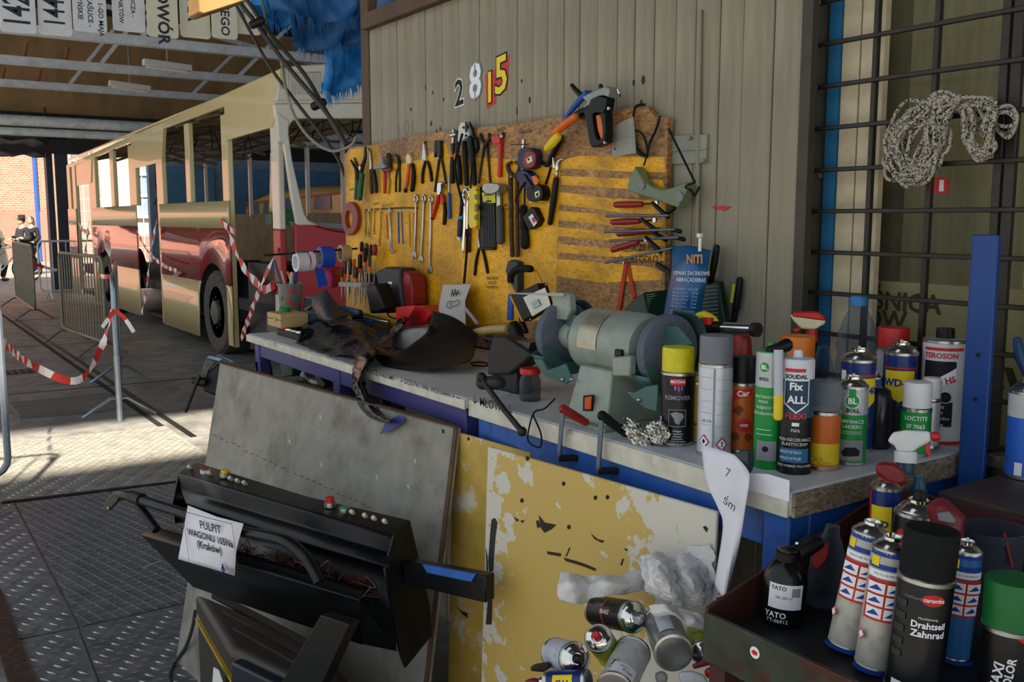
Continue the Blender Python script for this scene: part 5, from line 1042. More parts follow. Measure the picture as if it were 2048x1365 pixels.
yt, _, _, _, yn = sheet('leaning_panel', 'worn yellow panel standing between the grey and the white one', (yTL + V((.0, 0, 0)), yTR, (yTR.x - .02, yTR.y, 0), (yTL.x - .03, yTL.y, 0)), .006, peel2)
marks(yt, yTL, yn, [Q8((105, 1230), (140, 1265), (180, 1280), (182, 1312), (150, 1290))], mat('burnt_brown_mark'), nm='stain'); marks(yt, yTL, yn, [Q8(*circ(187, 127, 8, 8, 12))], ink, nm='drilled_hole')

# ------------------------------------------------------------------ tram driver's control desk on a toolbox
Q = Cr(200, 880, .3906)
PA, PB = V((.68, 2.64, 0)), V((.93, 1.84, 0)); pt_ = (PB - PA).normalized(); pn_ = V((pt_.y, -pt_.x, 0)); pn_ = pn_ if pn_.x < 0 else -pn_
def pv_(o, *pts):
    out = []
    for p in Q(*pts): d = ray(*p); out.append(EYE + d*((PA + pn_*o - V((EYE.x, EYE.y, 0))).dot(pn_)/d.dot(pn_)))
    return out
desk = thing('control_desk', 'black metal tram control desk with switches and push buttons resting on a toolbox', 'control desk', (PA + PB)/2 + V((0, 0, .45)))
F0, B0 = .0, -.085
ftop = pv_(F0, (405, 175), (620, 238), (860, 308), (1040, 360), (1495, 495)); btop = pv_(B0, (500, 120), (690, 178), (850, 228), (1075, 296), (1578, 412))
btop[3] = btop[3]; m = M(); m.grid([ftop, btop]); 
fl1 = pv_(F0 + .008, (418, 258), (640, 325), (870, 395), (1050, 448), (1500, 592)); fl2 = pv_(F0 + .05, (440, 325), (650, 395), (870, 470), (1050, 530), (1478, 655))
bl1 = [p + V((0, 0, -.10)) for p in btop]
m.grid([fl1, ftop]); m.grid([fl2, fl1]); m.grid([btop, bl1]); m.build('top_casing', blackm, desk, solid=.004, bevel=.004)
ce_ = pv_(F0, (1495, 492)) + pv_(B0, (1578, 412)) + pv_(B0, (1612, 570), (1680, 850), (1690, 1000)) + pv_(F0 + .03, (1555, 1165), (1525, 1080), (1450, 660))
M().prism(ce_, pt_*.006).build('end_plate', blackm, desk)
M().prism(pv_(F0, (405, 175)) + pv_(B0, (500, 120)) + pv_(B0, (470, 420)) + pv_(F0 + .03, (385, 430), (372, 330)), -pt_*.006).build('end_plate', blackm, desk)
lipf = pv_(.13, (215, 490), (560, 590), (1330, 822)); lipb = pv_(.10, (262, 440), (600, 540), (1355, 765))
bot = pv_(.06, (480, 752), (900, 900), (1345, 1048))
m = M(); m.grid([lipb, lipf]); m.grid([lipf, bot]); m.build('front_trough', blackm, desk, solid=.004, bevel=.002)
M().prism(pv_(.13, (1330, 822)) + pv_(.03, (1525, 1085)) + pv_(.06, (1345, 1048)), -pt_*.005).build('trough_gusset', blackm, desk)
bk0 = pv_(-.06, (445, 300), (1500, 610)); bk1 = pv_(-.03, (520, 740), (1515, 1080)); M().grid([bk0, bk1]).build('back_plate', blackm, desk, solid=.004)
def ptube(o, pts, r, nm, m_=blackm): M().tube(spline(pv_(o, *pts), 6), r, 10).build(nm, m_, desk)
ptube(.17, [(85, 290), (130, 285), (200, 305), (430, 378), (700, 462), (860, 495), (960, 525), (1040, 590), (1090, 660), (1125, 728)], .0135, 'grab_rail')
ptube(.15, [(190, 325), (290, 462)], .012, 'rail_support'); ptube(.17, [(165, 292), (215, 308)], .017, 'rail_collar', iron)
M().prism(pv_(.175, (25, 345), (40, 365), (60, 360), (105, 310), (110, 285), (85, 272), (55, 290)), pn_*.008).build('rail_lug', blackm, desk, bevel=.002); M().disc(pv_(.184, (42, 350))[0], pn_, .005, .001, 10).build('lug_hole', gry_ink, desk)
arm = M().prism(pv_(-.02, (1550, 622), (1975, 700), (1975, 838), (1690, 770), (1550, 738)), -pn_*.03).build('side_arm', blackm, desk, bevel=.003)
M().prism(pv_(-.015, (1650, 640), (1922, 690), (1900, 728), (1675, 682)), -pn_*.006).build('blue_strip', mat('chipped_blue_paint', '#2a62b0', .5, 0, .25, 30), arm)
M().prism(pv_(.20, (1130, 898), (1278, 948), (1140, 1245), (1020, 1500), (770, 1500), (930, 1242)), -pn_*.03).build('leg_strut', blackm, desk, bevel=.002)
tg = mat('cream_toggle', '#d8d2b8', .45)
for k, (x, y) in enumerate(((470, 158), (572, 190), (678, 216), (714, 228), (750, 239), (1300, 390), (1366, 408), (1412, 422), (1467, 438))):
    p = pv_(-.045, (x, y))[0]; tk = thing_part = M().box(p + V((0, 0, .0)), (.02, .016, .008)).build('switch_base', black, desk)
    M().rod([p + V((.0, 0, .004)), p + V((-.009, -.006, .014))], [.0045, .006], 8).build('toggle', tg, tk)
def button(x, y, cap, ring, h): 
    p = pv_(-.045, (x, y))[0]; b = M().disc(p + V((0, 0, -.004)), (0, 0, 1), .0145, .012, 18).build('button_ring', ring, desk); M().disc(p + V((0, 0, .006)), (0, 0, 1), .0105, h, 16).build('button_cap', cap, b)
button(540, 168, red, white, .003); button(640, 182, yellow, steel, .010); button(1178, 335, red, steel, .014); button(1252, 364, mat('green_button', '#1c9a78', .4), steel, .004)
random.seed(11)
wires = [mat('wire_brown', '#6a4a30', .6), mat('wire_red', '#7a2c24', .6), mat('wire_tan', '#9a7a50', .6), mat('wire_dark', '#2c2622', .6)]
for i in range(46):
    x = random.uniform(720, 1400); y = 500 + (x - 700)*.28 + random.uniform(0, 60); pts = []
    for k in range(5): pts.append(pv_(random.uniform(-.03, .05), (x + random.uniform(-70, 70), y + random.uniform(-15, 110)))[0])
    M().tube(spline(pts, 5), .0014, 5).build('loose_wire', wires[i % 4], desk)
sg = thing('paper_sign', 'white paper sign reading PULPIT WAGONU 105Na taped to the control desk', 'sign', pv_(.19, (560, 500))[0])
sp = pv_(.187, (450, 336), (600, 395), (735, 430)); sm = pv_(.195, (425, 480), (570, 535), (700, 560)); sb = pv_(.18, (400, 612), (550, 655), (690, 697))
M().grid([[V(p) for p in spline(r, 4)] for r in zip(sp, sm, sb)][0:3]).build('sheet', paper, sg, solid=.0006)
o_ = sm[1]; ux = (sm[2] - sm[0]); uy = (sp[1] - sb[1]); nn = ux.cross(uy).normalized(); nn = nn if nn.dot(EYE - o_) > 0 else -nn
uy = nn.cross(ux.normalized()); uy = uy if uy.z > 0 else -uy
wS = ux.length; hS = (sp[1] - sb[1]).length
fnS = lambda x, y, l: o_ + ux.normalized()*x + (uy.normalized() + ux.normalized()*-.02)*y + nn*(.0025 + .0004*l)
k_ = wS/.112
its = []
for a in (('PULPIT', .004, hS*.28, .0145), ('WAGONU 105Na', .0, hS*.10, .0122), ('(Kraków)', -.004, -hS*.06, .0135)): its.append(('t', a[0], a[1]*k_, a[2], a[3]*k_, ink, .015))
its += [('t', 'KLUB', .038*k_, -hS*.30, .004*k_, ink), ('t', 'ENTUZJASTÓW', .040*k_, -hS*.335, .004*k_, ink), ('t', 'MIEJSKIEJ', .038*k_, -hS*.37, .004*k_, ink), ('c', .021*k_, -hS*.35, .004*k_, blu_ink), ('r', .0195*k_, -hS*.33, .0225*k_, -hS*.26, ink)]
W2, H2 = wS*.46, hS*.44
its += [('r', -W2, H2 - .0015, W2, H2, ink), ('r', -W2, -H2, W2, -H2 + .0015, ink), ('r', -W2, -H2, -W2 + .0015, H2, ink), ('r', W2 - .0015, -H2, W2, H2, ink)]
print_on(its, fnS, sg)
# toolbox below
tz = .45; fL = onz(Q((668, 1068))[0], tz); bL = onz(Q((490, 775))[0], tz); rv = V((.16, -.52, 0))
tbx = thing('toolbox', 'big dark tool chest with yellow seam carrying the control desk', 'toolbox', (fL.x + .1, fL.y - .1, 0))
tm = mat('dark_toolbox_plastic', '#2c2a22', .5, 0, .15, 15, '#3a352a', (.5, .7)); lid = mat('brown_black_lid', '#37302a', .5, 0, .2, 12)
M().prism([V((p.x, p.y, .02)) for p in (fL, bL, bL + rv, fL + rv)], (0, 0, .34)).build('body', tm, tbx, bevel=.012, seg=3)
cx0 = (fL + bL + rv)/2*0 + (fL + bL + bL + rv + fL + rv)/4
def sc_(p, k): return cx0 + (p - cx0)*k
M().prism([V((q.x, q.y, .37)) for q in (sc_(fL, 1.02), sc_(bL, 1.02), sc_(bL + rv, 1.02), sc_(fL + rv, 1.02))], (0, 0, .08)).build('lid', lid, tbx, bevel=.02, seg=3)
yl_ = mat('yellow_seam', '#b8922a', .5)
M().prism([V((q.x, q.y, .358)) for q in (sc_(fL, 1.025), sc_(bL, 1.025), sc_(bL + rv, 1.025), sc_(fL + rv, 1.025))], (0, 0, .009)).build('seam_strip', yl_, tbx)
d1 = (fL - bL).normalized()
fm = fL + rv*.3 + V((0, 0, -.06)); 
M().prism([fm + rv*-.22 + V((0, 0, .05)), fm + rv*.22 + V((0, 0, .05)), fm + rv*.24 + V((0, 0, -.06)), fm + rv*.18 + V((0, 0, -.09)), fm - rv*.18 + V((0, 0, -.09)), fm - rv*.24 + V((0, 0, -.06))], V((-.03, -.012, 0))).build('latch', mat('blue_black_latch', '#20262e', .4), tbx, bevel=.006)
for k in (.15, .45, .75): 
    a = bL + (fL - bL)*k; M().bar(a + V((.04, 0, .0)), a + rv*.92 + V((0, 0, 0)), .02, .012).build('lid_rib', lid, tbx)
q = onz(Q((610, 1215))[0], .2); M().prism([onpl(p, fL + (bL - fL).normalized()*0 + V((-.012, 0, 0)), V((-.99, -.08, 0)).normalized()) for p in Q((585, 1165), (610, 1180), (650, 1300), (640, 1400), (590, 1400), (578, 1260))], V((-.002, 0, 0))).build('sticker', white, tbx, smooth=0)
def clear_of(p, o, n, d):
    return p if (p - o).dot(n) > d else EYE + (p - EYE)*(((o + n*d) - EYE).dot(n)/(p - EYE).dot(n))
cbl = M().tube(spline([clear_of(onz(p, z), gTL, gn, .012) for p, z in zip(Q((488, 880), (474, 960), (440, 1060), (385, 1140), (355, 1210), (365, 1260)), (.33, .2, .07, .014, .014, .014))], 6), .006, 8).build('power_cable', dk); tag(cbl, 'dark cable lying on the tread plates beside the toolbox', 'cable')
st_ = M().tube([onz(p, .014) for p in ((288, 1136), (318, 1123))], .0025, 5).build('metal_pin', chrome); tag(st_, 'thin bright metal pin lying on the mesh floor plate', 'pin')
# ------------------------------------------------------------------ cans, bottles and cartridges
C8 = Cr(1300, 580, .3652)
def face_angle(c): d = EYE - V(c); return math.atan2(d.y, d.x)
def frame_at(base, tilt=None):
    X_ = Matrix.Translation(base)
    if tilt is not None: X_ = X_ @ V((0, 0, 1)).rotation_difference(V(tilt).normalized()).to_matrix().to_4x4()
    return X_
def measure(bpx, wpx, tpx, z):
    f = onz(bpx, z); r = wpx*mpp(f)/2; d = V((f.x, f.y, 0)).normalized(); c = f + d*r*.9
    top = onz(bpx, z); dd = depth(c); H_ = atd((bpx[0], tpx), dd).z - z; r2 = r*dd/depth(f); lim = 1.760 - r2
    if z == ZT and c.x > lim: c = V((lim, c.y, c.z))                     # stay in front of the window bars
    return c, r2, H_
def can(name, lab, cat, base, r, H_, body, top='dome', cap_m=None, cap_h=.25, items=(), tilt=None, a0=None, group=None, turn=0., nozzle=None, cap_r=.94, bands=()):
    t = thing(name, lab, cat, base, group); X_ = frame_at(base, tilt)
    hb = H_*(1 - cap_h)
    M(X_).lathe([(r*.9, .0), (r, .003), (r*1.02, .006), (r, .010), (r, hb - .004), (r*.985, hb)], 32).build('body', body, t)
    M(X_).lathe([(r*.92, 0.0), (r*1.03, .001), (r*1.03, .006), (r, .007)], 32).build('bottom_rim', steel, t)
    M(X_).lathe([(r*.98, hb - .003), (r*1.025, hb - .002), (r*1.025, hb + .003), (r*.96, hb + .005)], 32).build('top_rim', steel, t)
    if top == 'cap':
        rc = r*cap_r; M(X_).lathe([(rc, hb + .002), (rc*1.0, H_ - .006), (rc*.96, H_ - .001), (rc*.8, H_)], 32).build('cap', cap_m, t)
    else:
        hd = r*.55; M(X_).lathe([(r*.97, hb + .003), (r*.9, hb + hd*.45), (r*.7, hb + hd*.8), (r*.5, hb + hd), (r*.5, hb + hd + .004), (r*.42, hb + hd + .005), (r*.36, hb + hd), (r*.15, hb + hd)], 28).build('dome', chrome, t)
        m = M(X_); zz = hb + hd
        if nozzle: m.lathe([(r*.3, zz - .002), (r*.3, zz + .012), (r*.2, zz + .018)], 14); m.build('nozzle', nozzle, t)
        else: m.lathe([(r*.1, zz - .004), (r*.08, zz + .009)], 10); m.build('valve_stem', white, t)
    for z0, z1, m_ in bands:
        M(X_).lathe([(r + .0003, z0*hb), (r + .0003, z1*hb)], 32, False).build('label_band', m_, t)
    if a0 is None:
        a0 = face_angle(base)
        if tilt is not None: d = X_.to_3x3().inverted() @ (EYE - V(base)); a0 = math.atan2(d.y, d.x)
    a0 += turn; sx = []
    for it in items:
        it = list(it); k = it[0]
        if k == 't': it[2] *= r; it[3] *= hb; it[4] *= r
        elif k == 'r': it[1] *= r; it[3] *= r; it[2] *= hb; it[4] *= hb
        elif k == 'c': it[1] *= r; it[2] *= hb; it[3] *= r
        else: it[1] = [(x*r, y*hb) for x, y in it[1]]
        sx.append(tuple(it))
    if sx: print_on(sx, cyl_fn(X_, r + .0004, a0), t, step=.004)
    return t
GC = 'spray cans and bottles on the blue-framed bench'
def bcan(lab, bpx, wpx, tpx, body, name='spray_can', cat='can', z=ZT, **kw):
    c, r, H_ = measure(bpx, wpx, tpx, z); return can(name, lab, cat, V((c.x, c.y, z)), r, H_, body, group=kw.pop('group', GC), **kw)
def diamond(x, y, s_, m_): return ('p', [(x - s_, y), (x, y - s_*.22), (x + s_, y), (x, y + s_*.22)], m_)
tin_b = mat('black_tin', '#151516', .35, .2); tin_w = mat('silver_white_tin', '#c6c8d0', .35, .3); tin_o = mat('orange_tin', '#c8621e', .4); tin_y = mat('yellow_tin', '#e0c010', .4); tin_g = mat('green_tin', '#0f9038', .38); tin_bl = mat('dark_blue_tin', '#122a6c', .35); tin_s = mat('silver_tin', '#b4b8ba', .4, .5)
cap_y = mat('grimy_yellow_cap', '#d8cc12', .45, 0, .15, 18, '#8a8414', (.62, .75)); cap_g = mat('grey_cap', '#6e7176', .42)
pink = mat('pink_ink', '#b060b8', .6); mag = mat('magenta_ink', '#b01860', .5); org_i = mat('orange_ink', '#e0702a', .5)
bcan('black REMOVER spray can with a grimy yellow cap', (1353, 893), 66, 690, tin_b, top='cap', cap_m=cap_y, cap_h=.27, cap_r=.97, items=[
    ('r', -.45, .86, .45, .95, red_ink), ('t', 'MOTIVA', 0, .905, .24, wht_ink, .02), ('r', -.2, .79, -.08, .85, pink), ('r', .02, .77, .1, .85, pink), ('r', .2, .79, .28, .85, pink), ('t', 'REMOVER', 0, .68, .36, gry_ink, .02),
    ('r', -.52, .28, .52, .52, gry_ink), ('r', -.48, .29, .48, .51, ink), ('p', [(-.4, .46), (-.1, .49), (.3, .47), (.4, .42), (.2, .36), (.1, .31), (-.1, .33), (-.2, .40)], gry_ink), ('t', 'reiniger', 0, .22, .17, wht_ink), ('t', 'preparation', 0, .18, .15, wht_ink), ('t', 'nettoyant', 0, .145, .15, wht_ink), ('t', 'removedor', 0, .11, .15, wht_ink), ('t', 'preparat do mycia', 0, .075, .14, wht_ink), ('r', -.1, .02, .0, .05, pink), ('r', .1, .02, .2, .05, pink), ('r', -1.2, .04, -1.0, .4, mat('mauve_ink', '#b890b4', .6))])
bcan('slim yellow can half hidden behind the black REMOVER can', (1392, 884), 58, 745, tin_y, top='cap', cap_m=yellow, cap_h=.12, items=[('r', -.6, .3, .6, .32, ink)])
bcan('tall silver-white spray can with a grey cap and hazard diamonds', (1427, 915), 67, 666, tin_w, top='cap', cap_m=cap_g, cap_h=.25, cap_r=.98, items=[
    ('r', -.12, .03, .0, .98, gry_ink), *[('r', -.95, .88 - k*.13, -.2, .883 - k*.13, gry_ink) for k in range(5)], *[('r', .1, .86 - k*.13, .85, .863 - k*.13, gry_ink) for k in range(5)], ('t', 'UK CA', -.5, .40, .22, ink), diamond(-.62, .17, .36, mag), diamond(-.62, .17, .27, wht_ink), ('t', '♦', -.62, .17, .3, ink), diamond(.45, .15, .36, mag), diamond(.45, .15, .27, wht_ink), ('t', '!', .45, .15, .42, ink, .04)])
bcan('orange spray can with black cap and a red stop sign print', (1482, 908), 52, 708, tin_o, top='cap', cap_m=black, cap_h=.29, cap_r=1.0, items=[('p', [(-.7, .78), (.7, .85), (.75, .97), (-.6, .93)], red_ink), ('t', 'Car', .02, .88, .6, wht_ink, .03, .1), ('p', [(x*.5 + .15, .42 + y*.10) for x, y in ((-.4, -1), (.4, -1), (1, -.4), (1, .4), (.4, 1), (-.4, 1), (-1, .4), (-1, -.4))], red_ink), ('t', '100%', .15, .42, .3, wht_ink, .02), ('p', [(-.8, .62), (-.3, .72), (.1, .66), (-.2, .56)], mat('brown_ink', '#7a3a18', .6)), ('c', -.5, .25, .35, mat('brown_ink')), ('c', .5, .25, .3, mat('brown_ink'))])
# sealant cartridges
def cartridge(lab, bpx, wpx, tpx, body, items, tipm, bands=(), tw=None):
    c, r, H_ = measure(bpx, wpx, tpx, ZT); base = V((c.x, c.y, ZT)); t = thing('sealant_cartridge', lab, 'cartridge', base, GC); X_ = frame_at(base)
    M(X_).lathe([(r*.96, 0), (r, .002), (r, H_ - .004), (r*.94, H_), (r*.3, H_ + .002), (r*.26, H_ + .010), (r*.2, H_ + .014)], 30).build('tube', body, t)
    for z0, z1, m_ in bands: M(X_).lathe([(r + .0003, z0*H_), (r + .0003, z1*H_)], 30, False).build('label_band', m_, t)
    if tipm: M(X_).lathe([(r*.34, H_ + .001), (r*.34, H_ + .006), (r*.2, H_ + .016), (r*.16, H_ + .022)], 12).build('nozzle', tipm, t)
    sx = []
    for it in items:
        it = list(it); k = it[0]
        if k == 't': it[2] *= r; it[3] *= H_; it[4] *= r
        elif k == 'r': it[1] *= r; it[3] *= r; it[2] *= H_; it[4] *= H_
        elif k == 'c': it[1] *= r; it[2] *= H_; it[3] *= r
        else: it[1] = [(x*r, y*H_) for x, y in it[1]]
        sx.append(tuple(it))
    print_on(sx, cyl_fn(X_, r + .0006, face_angle(base)), t, step=.004); return t, base, r, H_
cartridge('green and silver cartridge with a black clip and a BL oval', (1535, 940), 58, 697, tin_g, [('t', 'BL', -.45, .87, .5, wht_ink, .03), ('c', -.45, .87, .32, grn_ink), ('t', 'BL', -.45, .87, .42, wht_ink, .03), ('t', 'BOLL', -.45, .77, .3, ink, .02), ('t', 'BRYTANOWA', -.25, .62, .26, wht_ink), ('t', 'MASA', -.45, .58, .26, wht_ink), ('t', 'KLEJĄCO', -.4, .53, .26, wht_ink), ('t', 'USZCZELNIAJĄCA', -.3, .48, .24, wht_ink), ('r', -.9, .3, .2, .305, wht_ink), ('r', -.9, .34, .1, .345, wht_ink), ('r', -.8, .08, .5, .25, gry_ink), ('c', -.2, .18, .2, ink)], None, [(.70, .99, tin_s)])
tt, tb_, tr_, tH = cartridge('navy and white sealant cartridge printed Fix ALL FLEXI', (1587, 950), 66, 712, mat('white_cartridge', '#d4d6da', .4), [
    ('r', -.75, .895, .5, .925, red_ink), ('t', 'SOUDAL', -.05, .855, .34, ink, .03), ('p', [(-.75, .83), (.75, .83), (.75, .62), (0, .54), (-.75, .62)], wht_ink), ('p', [(-.68, .82), (.68, .82), (.68, .63), (0, .555), (-.68, .63)], mat('slate_ink', '#1d3c58', .5)), ('t', 'Fix', -.05, .77, .62, wht_ink, .03), ('t', 'ALL', .0, .655, .62, wht_ink, .03), ('t', 'FLEXI', .0, .515, .5, mat('pink_red_ink', '#d83848', .5), .02), ('r', -.2, .43, .2, .46, wht_ink), ('t', '750%', 0, .39, .24, wht_ink), ('t', 'KLEJ-USZCZELNIACZ', 0, .31, .24, wht_ink, 0, 0, .85), ('t', 'ELASTYCZNY', 0, .27, .25, wht_ink), ('r', -.8, .11, .8, .235, mat('blue_label_ink', '#28668c', .5)), ('t', 'WSZYSTKO', -.25, .20, .24, wht_ink), ('t', 'WSZYSTKIE', -.25, .145, .24, wht_ink), ('t', 'SMX HYBRID POLYMER', 0, .08, .2, wht_ink)], None, [(.0, .50, tin_b), (.50, .83, mat('slate_tin', '#27485e', .4))])
sn = thing('sealant_nozzle', 'pale cartridge nozzle with a yellow tip standing between two cartridges', 'nozzle', atd((1556, 830), depth(tb_) - .03)); n0 = atd((1556, 835), depth(tb_) - .035)
M().tube([atd((1557, 700), depth(tb_) - .035), atd((1557, 792), depth(tb_) - .035)], .008, 12).build('barrel', mat('pale_grey_plastic', '#b8bcc0', .4), sn); M().rod([atd((1557, 792), depth(tb_) - .035), n0], .008, 12).build('yellow_tip', yellow, sn)
M().rod([atd((1536, 700), depth(tb_) - .01), atd((1552, 698), depth(tb_) - .01), atd((1574, 690), depth(tb_) - .01)], [.006, .008, .012], 10).build('black_clip', black, sn)
bcan('can with a bright orange cap standing behind the cartridges', (1588, 880), 66, 668, mat('white_tin', '#c8c8c4', .4), top='cap', cap_m=mat('bright_orange_cap', '#e87a10', .4), cap_h=.24, cap_r=1.02)
clr = pane_mat('clear_cap_plastic', '#b8bcc4', .18, '#dfe3ea', .15)
bcan('yellow and orange spray can under a clear cap', (1644, 942), 63, 757, tin_y, top='cap', cap_m=clr, cap_h=.36, items=[('t', 'SOL', -.2, .2, .3, red_ink), diamond(-.75, .2, .3, mag), diamond(-.75, .2, .22, wht_ink), ('r', -.3, .12, .5, .125, ink), ('r', -.3, .15, .5, .155, ink)], bands=[(.48, .98, tin_o), (.0, .1, red)])
bcan('green and silver paint remover can with an open dome', (1699, 932), 59, 747, tin_g, cap_h=.13, items=[('c', 0, .84, .5, wht_ink), ('c', 0, .84, .45, grn_ink), ('t', 'BL', 0, .84, .55, wht_ink, .03), ('t', 'BOLL', .05, .72, .36, ink, .03), ('t', 'ZMYWACZ', 0, .575, .32, wht_ink, .01), ('t', 'LAKIERU', .05, .51, .32, wht_ink, .01), ('r', -.7, .42, .7, .425, wht_ink), ('r', -.7, .445, .7, .45, wht_ink), ('r', -.75, .07, .8, .34, gry_ink), ('p', [(-.55, .17), (-.3, .24), (.3, .25), (.6, .2), (.55, .14), (-.4, .12)], ink), ('r', -.2, .92, .2, .995, grn_ink)], bands=[(.66, .995, tin_s)])
WD = [('p', [(-.95, .82), (.95, .82), (.95, .57), (0, .46), (-.95, .57)], yel_ink), ('t', 'WD-40', 0, .68, .62, blu_ink, .04), ('p', [(-1.05, .86), (1.05, .86), (1.05, .84), (-1.05, .84)], red_ink)]
bcan('blue and yellow WD-40 can standing behind the green BOLL can', (1709, 905), 66, 697, tin_bl, cap_h=.10, items=[(w[0], [(x + .35, y) for x, y in w[1]], w[2]) if w[0] == 'p' else (w[0], w[1], w[2] + .35, *w[3:]) for w in WD] + [('r', -1.1, .55, -.7, .9, wht_ink), ('t', '400', .6, .3, .4, red_ink)])
bcan('narrow light blue can squeezed behind the WD-40 can', (1744, 880), 30, 742, mat('light_blue_tin', '#2f78c0', .4), cap_h=.1, items=[('t', '66', 0, .7, 1.0, wht_ink, .02)])
bcan('blue WD-40 can standing alone in front of a red-capped can', (1793, 885), 64, 682, tin_bl, cap_h=.11, items=WD + [('r', -.8, .08, .8, .42, mat('dark_print', '#20262c', .5))])
bcan('can with a red cap hidden behind the lone WD-40 can', (1790, 862), 63, 650, tin_s, top='cap', cap_m=red, cap_h=.21)
bcan('small green LOCTITE can with a white cap', (1828, 914), 57, 760, tin_g, top='cap', cap_m=white, cap_h=.38, items=[('t', 'LOCTITE', 0, .84, .4, wht_ink, .02), ('t', 'SF 7063', 0, .66, .4, wht_ink, .02), ('r', -.95, .5, .95, .58, red_ink), ('t', 'CLEANER', 0, .54, .2, wht_ink), ('r', -.5, .35, .5, .36, wht_ink), ('r', -.5, .25, .5, .26, wht_ink)])
bcan('white capped white can standing behind the small green can', (1857, 899), 36, 752, tin_w, top='cap', cap_m=white, cap_h=.32, items=[('r', -.5, .3, .5, .31, gry_ink)])
# rectangular-looking underseal tin
bcan('big white and black TEROSON underseal can with a black screw top', (1881, 888), 80, 672, mat('white_red_tin', '#d0d0d0', .4), 'underseal_can', top='cap', cap_m=tin_s, cap_h=.03, cap_r=.98, items=[('r', -1.0, .92, 1.0, .95, red_ink), ('t', 'TEROSON', -.15, .87, .36, red_ink, .03), ('p', [(-.95, .5), (-.95, .82), (.6, .82), (.6, .75)], ink), ('p', [(-.95, .44), (.6, .66), (.6, .76), (-.95, .56)], wht_ink), ('t', '2000 HS', -.12, .61, .42, red_ink, .03, .28), ('r', -.95, .18, .5, .42, ink), ('c', .15, .47, .3, wht_ink), ('c', .15, .47, .27, ink), ('t', 'coating', -.2, .38, .22, wht_ink), ('t', 'schutz', -.2, .32, .22, wht_ink), ('t', 'antigravillon', -.1, .26, .2, wht_ink), ('t', 'coating', -.2, .2, .22, wht_ink), ('r', -1.0, .0, 1.0, .03, red_ink)])
_t = bpy.data.objects['underseal_can']; _c = _t.location; M(Matrix.Translation(V((_c.x, _c.y, atd((1881, 674), depth(_c)).z)))).lathe([(.017, 0), (.017, .012), (.016, .02), (.003, .02)], 20).build('screw_cap', black, _t)
# bottles
petm = pane_mat('clear_pet', '#a8b4c0', .02, '#dde4ec', .05)
def bottle(lab, bpx, wpx, tpx, prof, m_, cap=None, group=GC, name='bottle', cat='bottle', base=None, tilt=None, r=None, H_=None, z=ZT):
    if base is None: c, r, H_ = measure(bpx, wpx, tpx, z); base = V((c.x, c.y, z))
    t = thing(name, lab, cat, base, group); X_ = frame_at(base, tilt)
    M(X_).lathe([(r*a, H_*b) for a, b in prof], 28).build('bottle_wall', m_, t)
    if cap: M(X_).lathe([(r*cap[0], H_*cap[1]), (r*cap[0], H_*.985), (r*cap[0]*.9, H_)], 18).build('cap', cap[2], t)
    return t, base, r, H_
bottle('clear plastic water bottle with a blue cap', (1713, 852), 78, 590, [(.7, 0), (.95, .02), (1, .1), (.93, .2), (1, .3), (.93, .38), (1, .46), (.92, .55), (1.0, .62), (.95, .7), (.7, .82), (.45, .9), (.38, .93), (.38, .95)], petm, (.44, .93, mat('light_blue_cap', '#1f78b8', .4)))
bottle('squat dark bottle without a label behind the green cans', (1754, 900), 50, 772, [(.9, 0), (1, .05), (1, .8), (.8, .95), (.5, 1.0)], mat('dark_smoky_plastic', '#23252b', .2), None)
def trigger_head(t, P, mw, mr, big=True):
    """P: photo points -> place function at the head's depth; white or red body, lever"""
    M().prism(P[0], P[3]).build('trigger_body', mw, t, bevel=.006, seg=3)
    if P[1]: M().prism([p - P[3]*.05 for p in P[1]], P[3]*1.1).build('trigger_shell', mr, t, bevel=.005, seg=3)
    if P[2]: M().prism([p + P[3]*.3 for p in P[2]], P[3]*.4).build('lever', mr, t, bevel=.003)
t, b_, r_, h_ = bottle('clear spray bottle with a red and white trigger head', (1640, 862), 56, 690, [(.9, 0), (1, .05), (1, .5), (.8, .7), (.5, .9), (.35, 1.0)], petm, None, name='spray_bottle', cat='spray bottle')
dT = depth(b_); ap = lambda *pts: [atd(p, dT - .012) for p in C8(*pts)]; bv = ray(1640, 650)*.03
trigger_head(t, (ap((765, 135), (860, 150), (962, 165), (960, 185), (905, 218), (830, 215), (785, 170)), ap((785, 118), (920, 118), (962, 150), (960, 172), (860, 160), (775, 150)), ap((835, 195), (850, 200), (800, 240), (775, 220)), bv), cream, red)
M().tube([ap((885, 218))[0] + bv*.5, ap((888, 290))[0] + bv*.5], .012, 12).build('collar', red, t)
# gas torch resting on its cartridge
gt_ = thing('gas_torch', 'hand gas torch with chrome nozzle, red knob and yellow grip', 'gas torch', onx((1465, 700), 1.455)); gp = lambda x, *pts: [onx(p, x) for p in C8(*pts)]
M().rod(gp(1.455, (210, 205), (300, 205), (405, 210)), [.011, .014, .014], 14).build('body', black, gt_); M().tube(gp(1.455, (400, 212), (470, 215), (570, 218)), .0135, 16).build('nozzle', chrome, gt_); M().tube(gp(1.455, (565, 218), (592, 220)), [.0145, .0145], 16).build('nozzle_ring', iron, gt_)
M().tube(spline(gp(1.46, (252, 180), (262, 150), (300, 140), (345, 165), (360, 190)), 4), .009, 10).build('yellow_grip', yellow, gt_); M().tube(gp(1.445, (318, 190), (318, 152)), .011, 12).build('knob', red, gt_)
gcb = gp(1.465, (500, 260))[0]; M(Matrix.Translation((gcb.x, gcb.y, ZT))).lathe([(.022, 0), (.023, .01), (.023, .16), (.02, gcb.z - ZT - .004), (.012, gcb.z - ZT + .012)], 20).build('gas_cartridge', dred, gt_)
print_on([('t', 'ROLLY', 0, 0, .010, wht_ink)], flat_fn(gp(1.44, (245, 200))[0], (0, -1, 0), (0, 0, 1), (-1, 0, 0)), gt_)
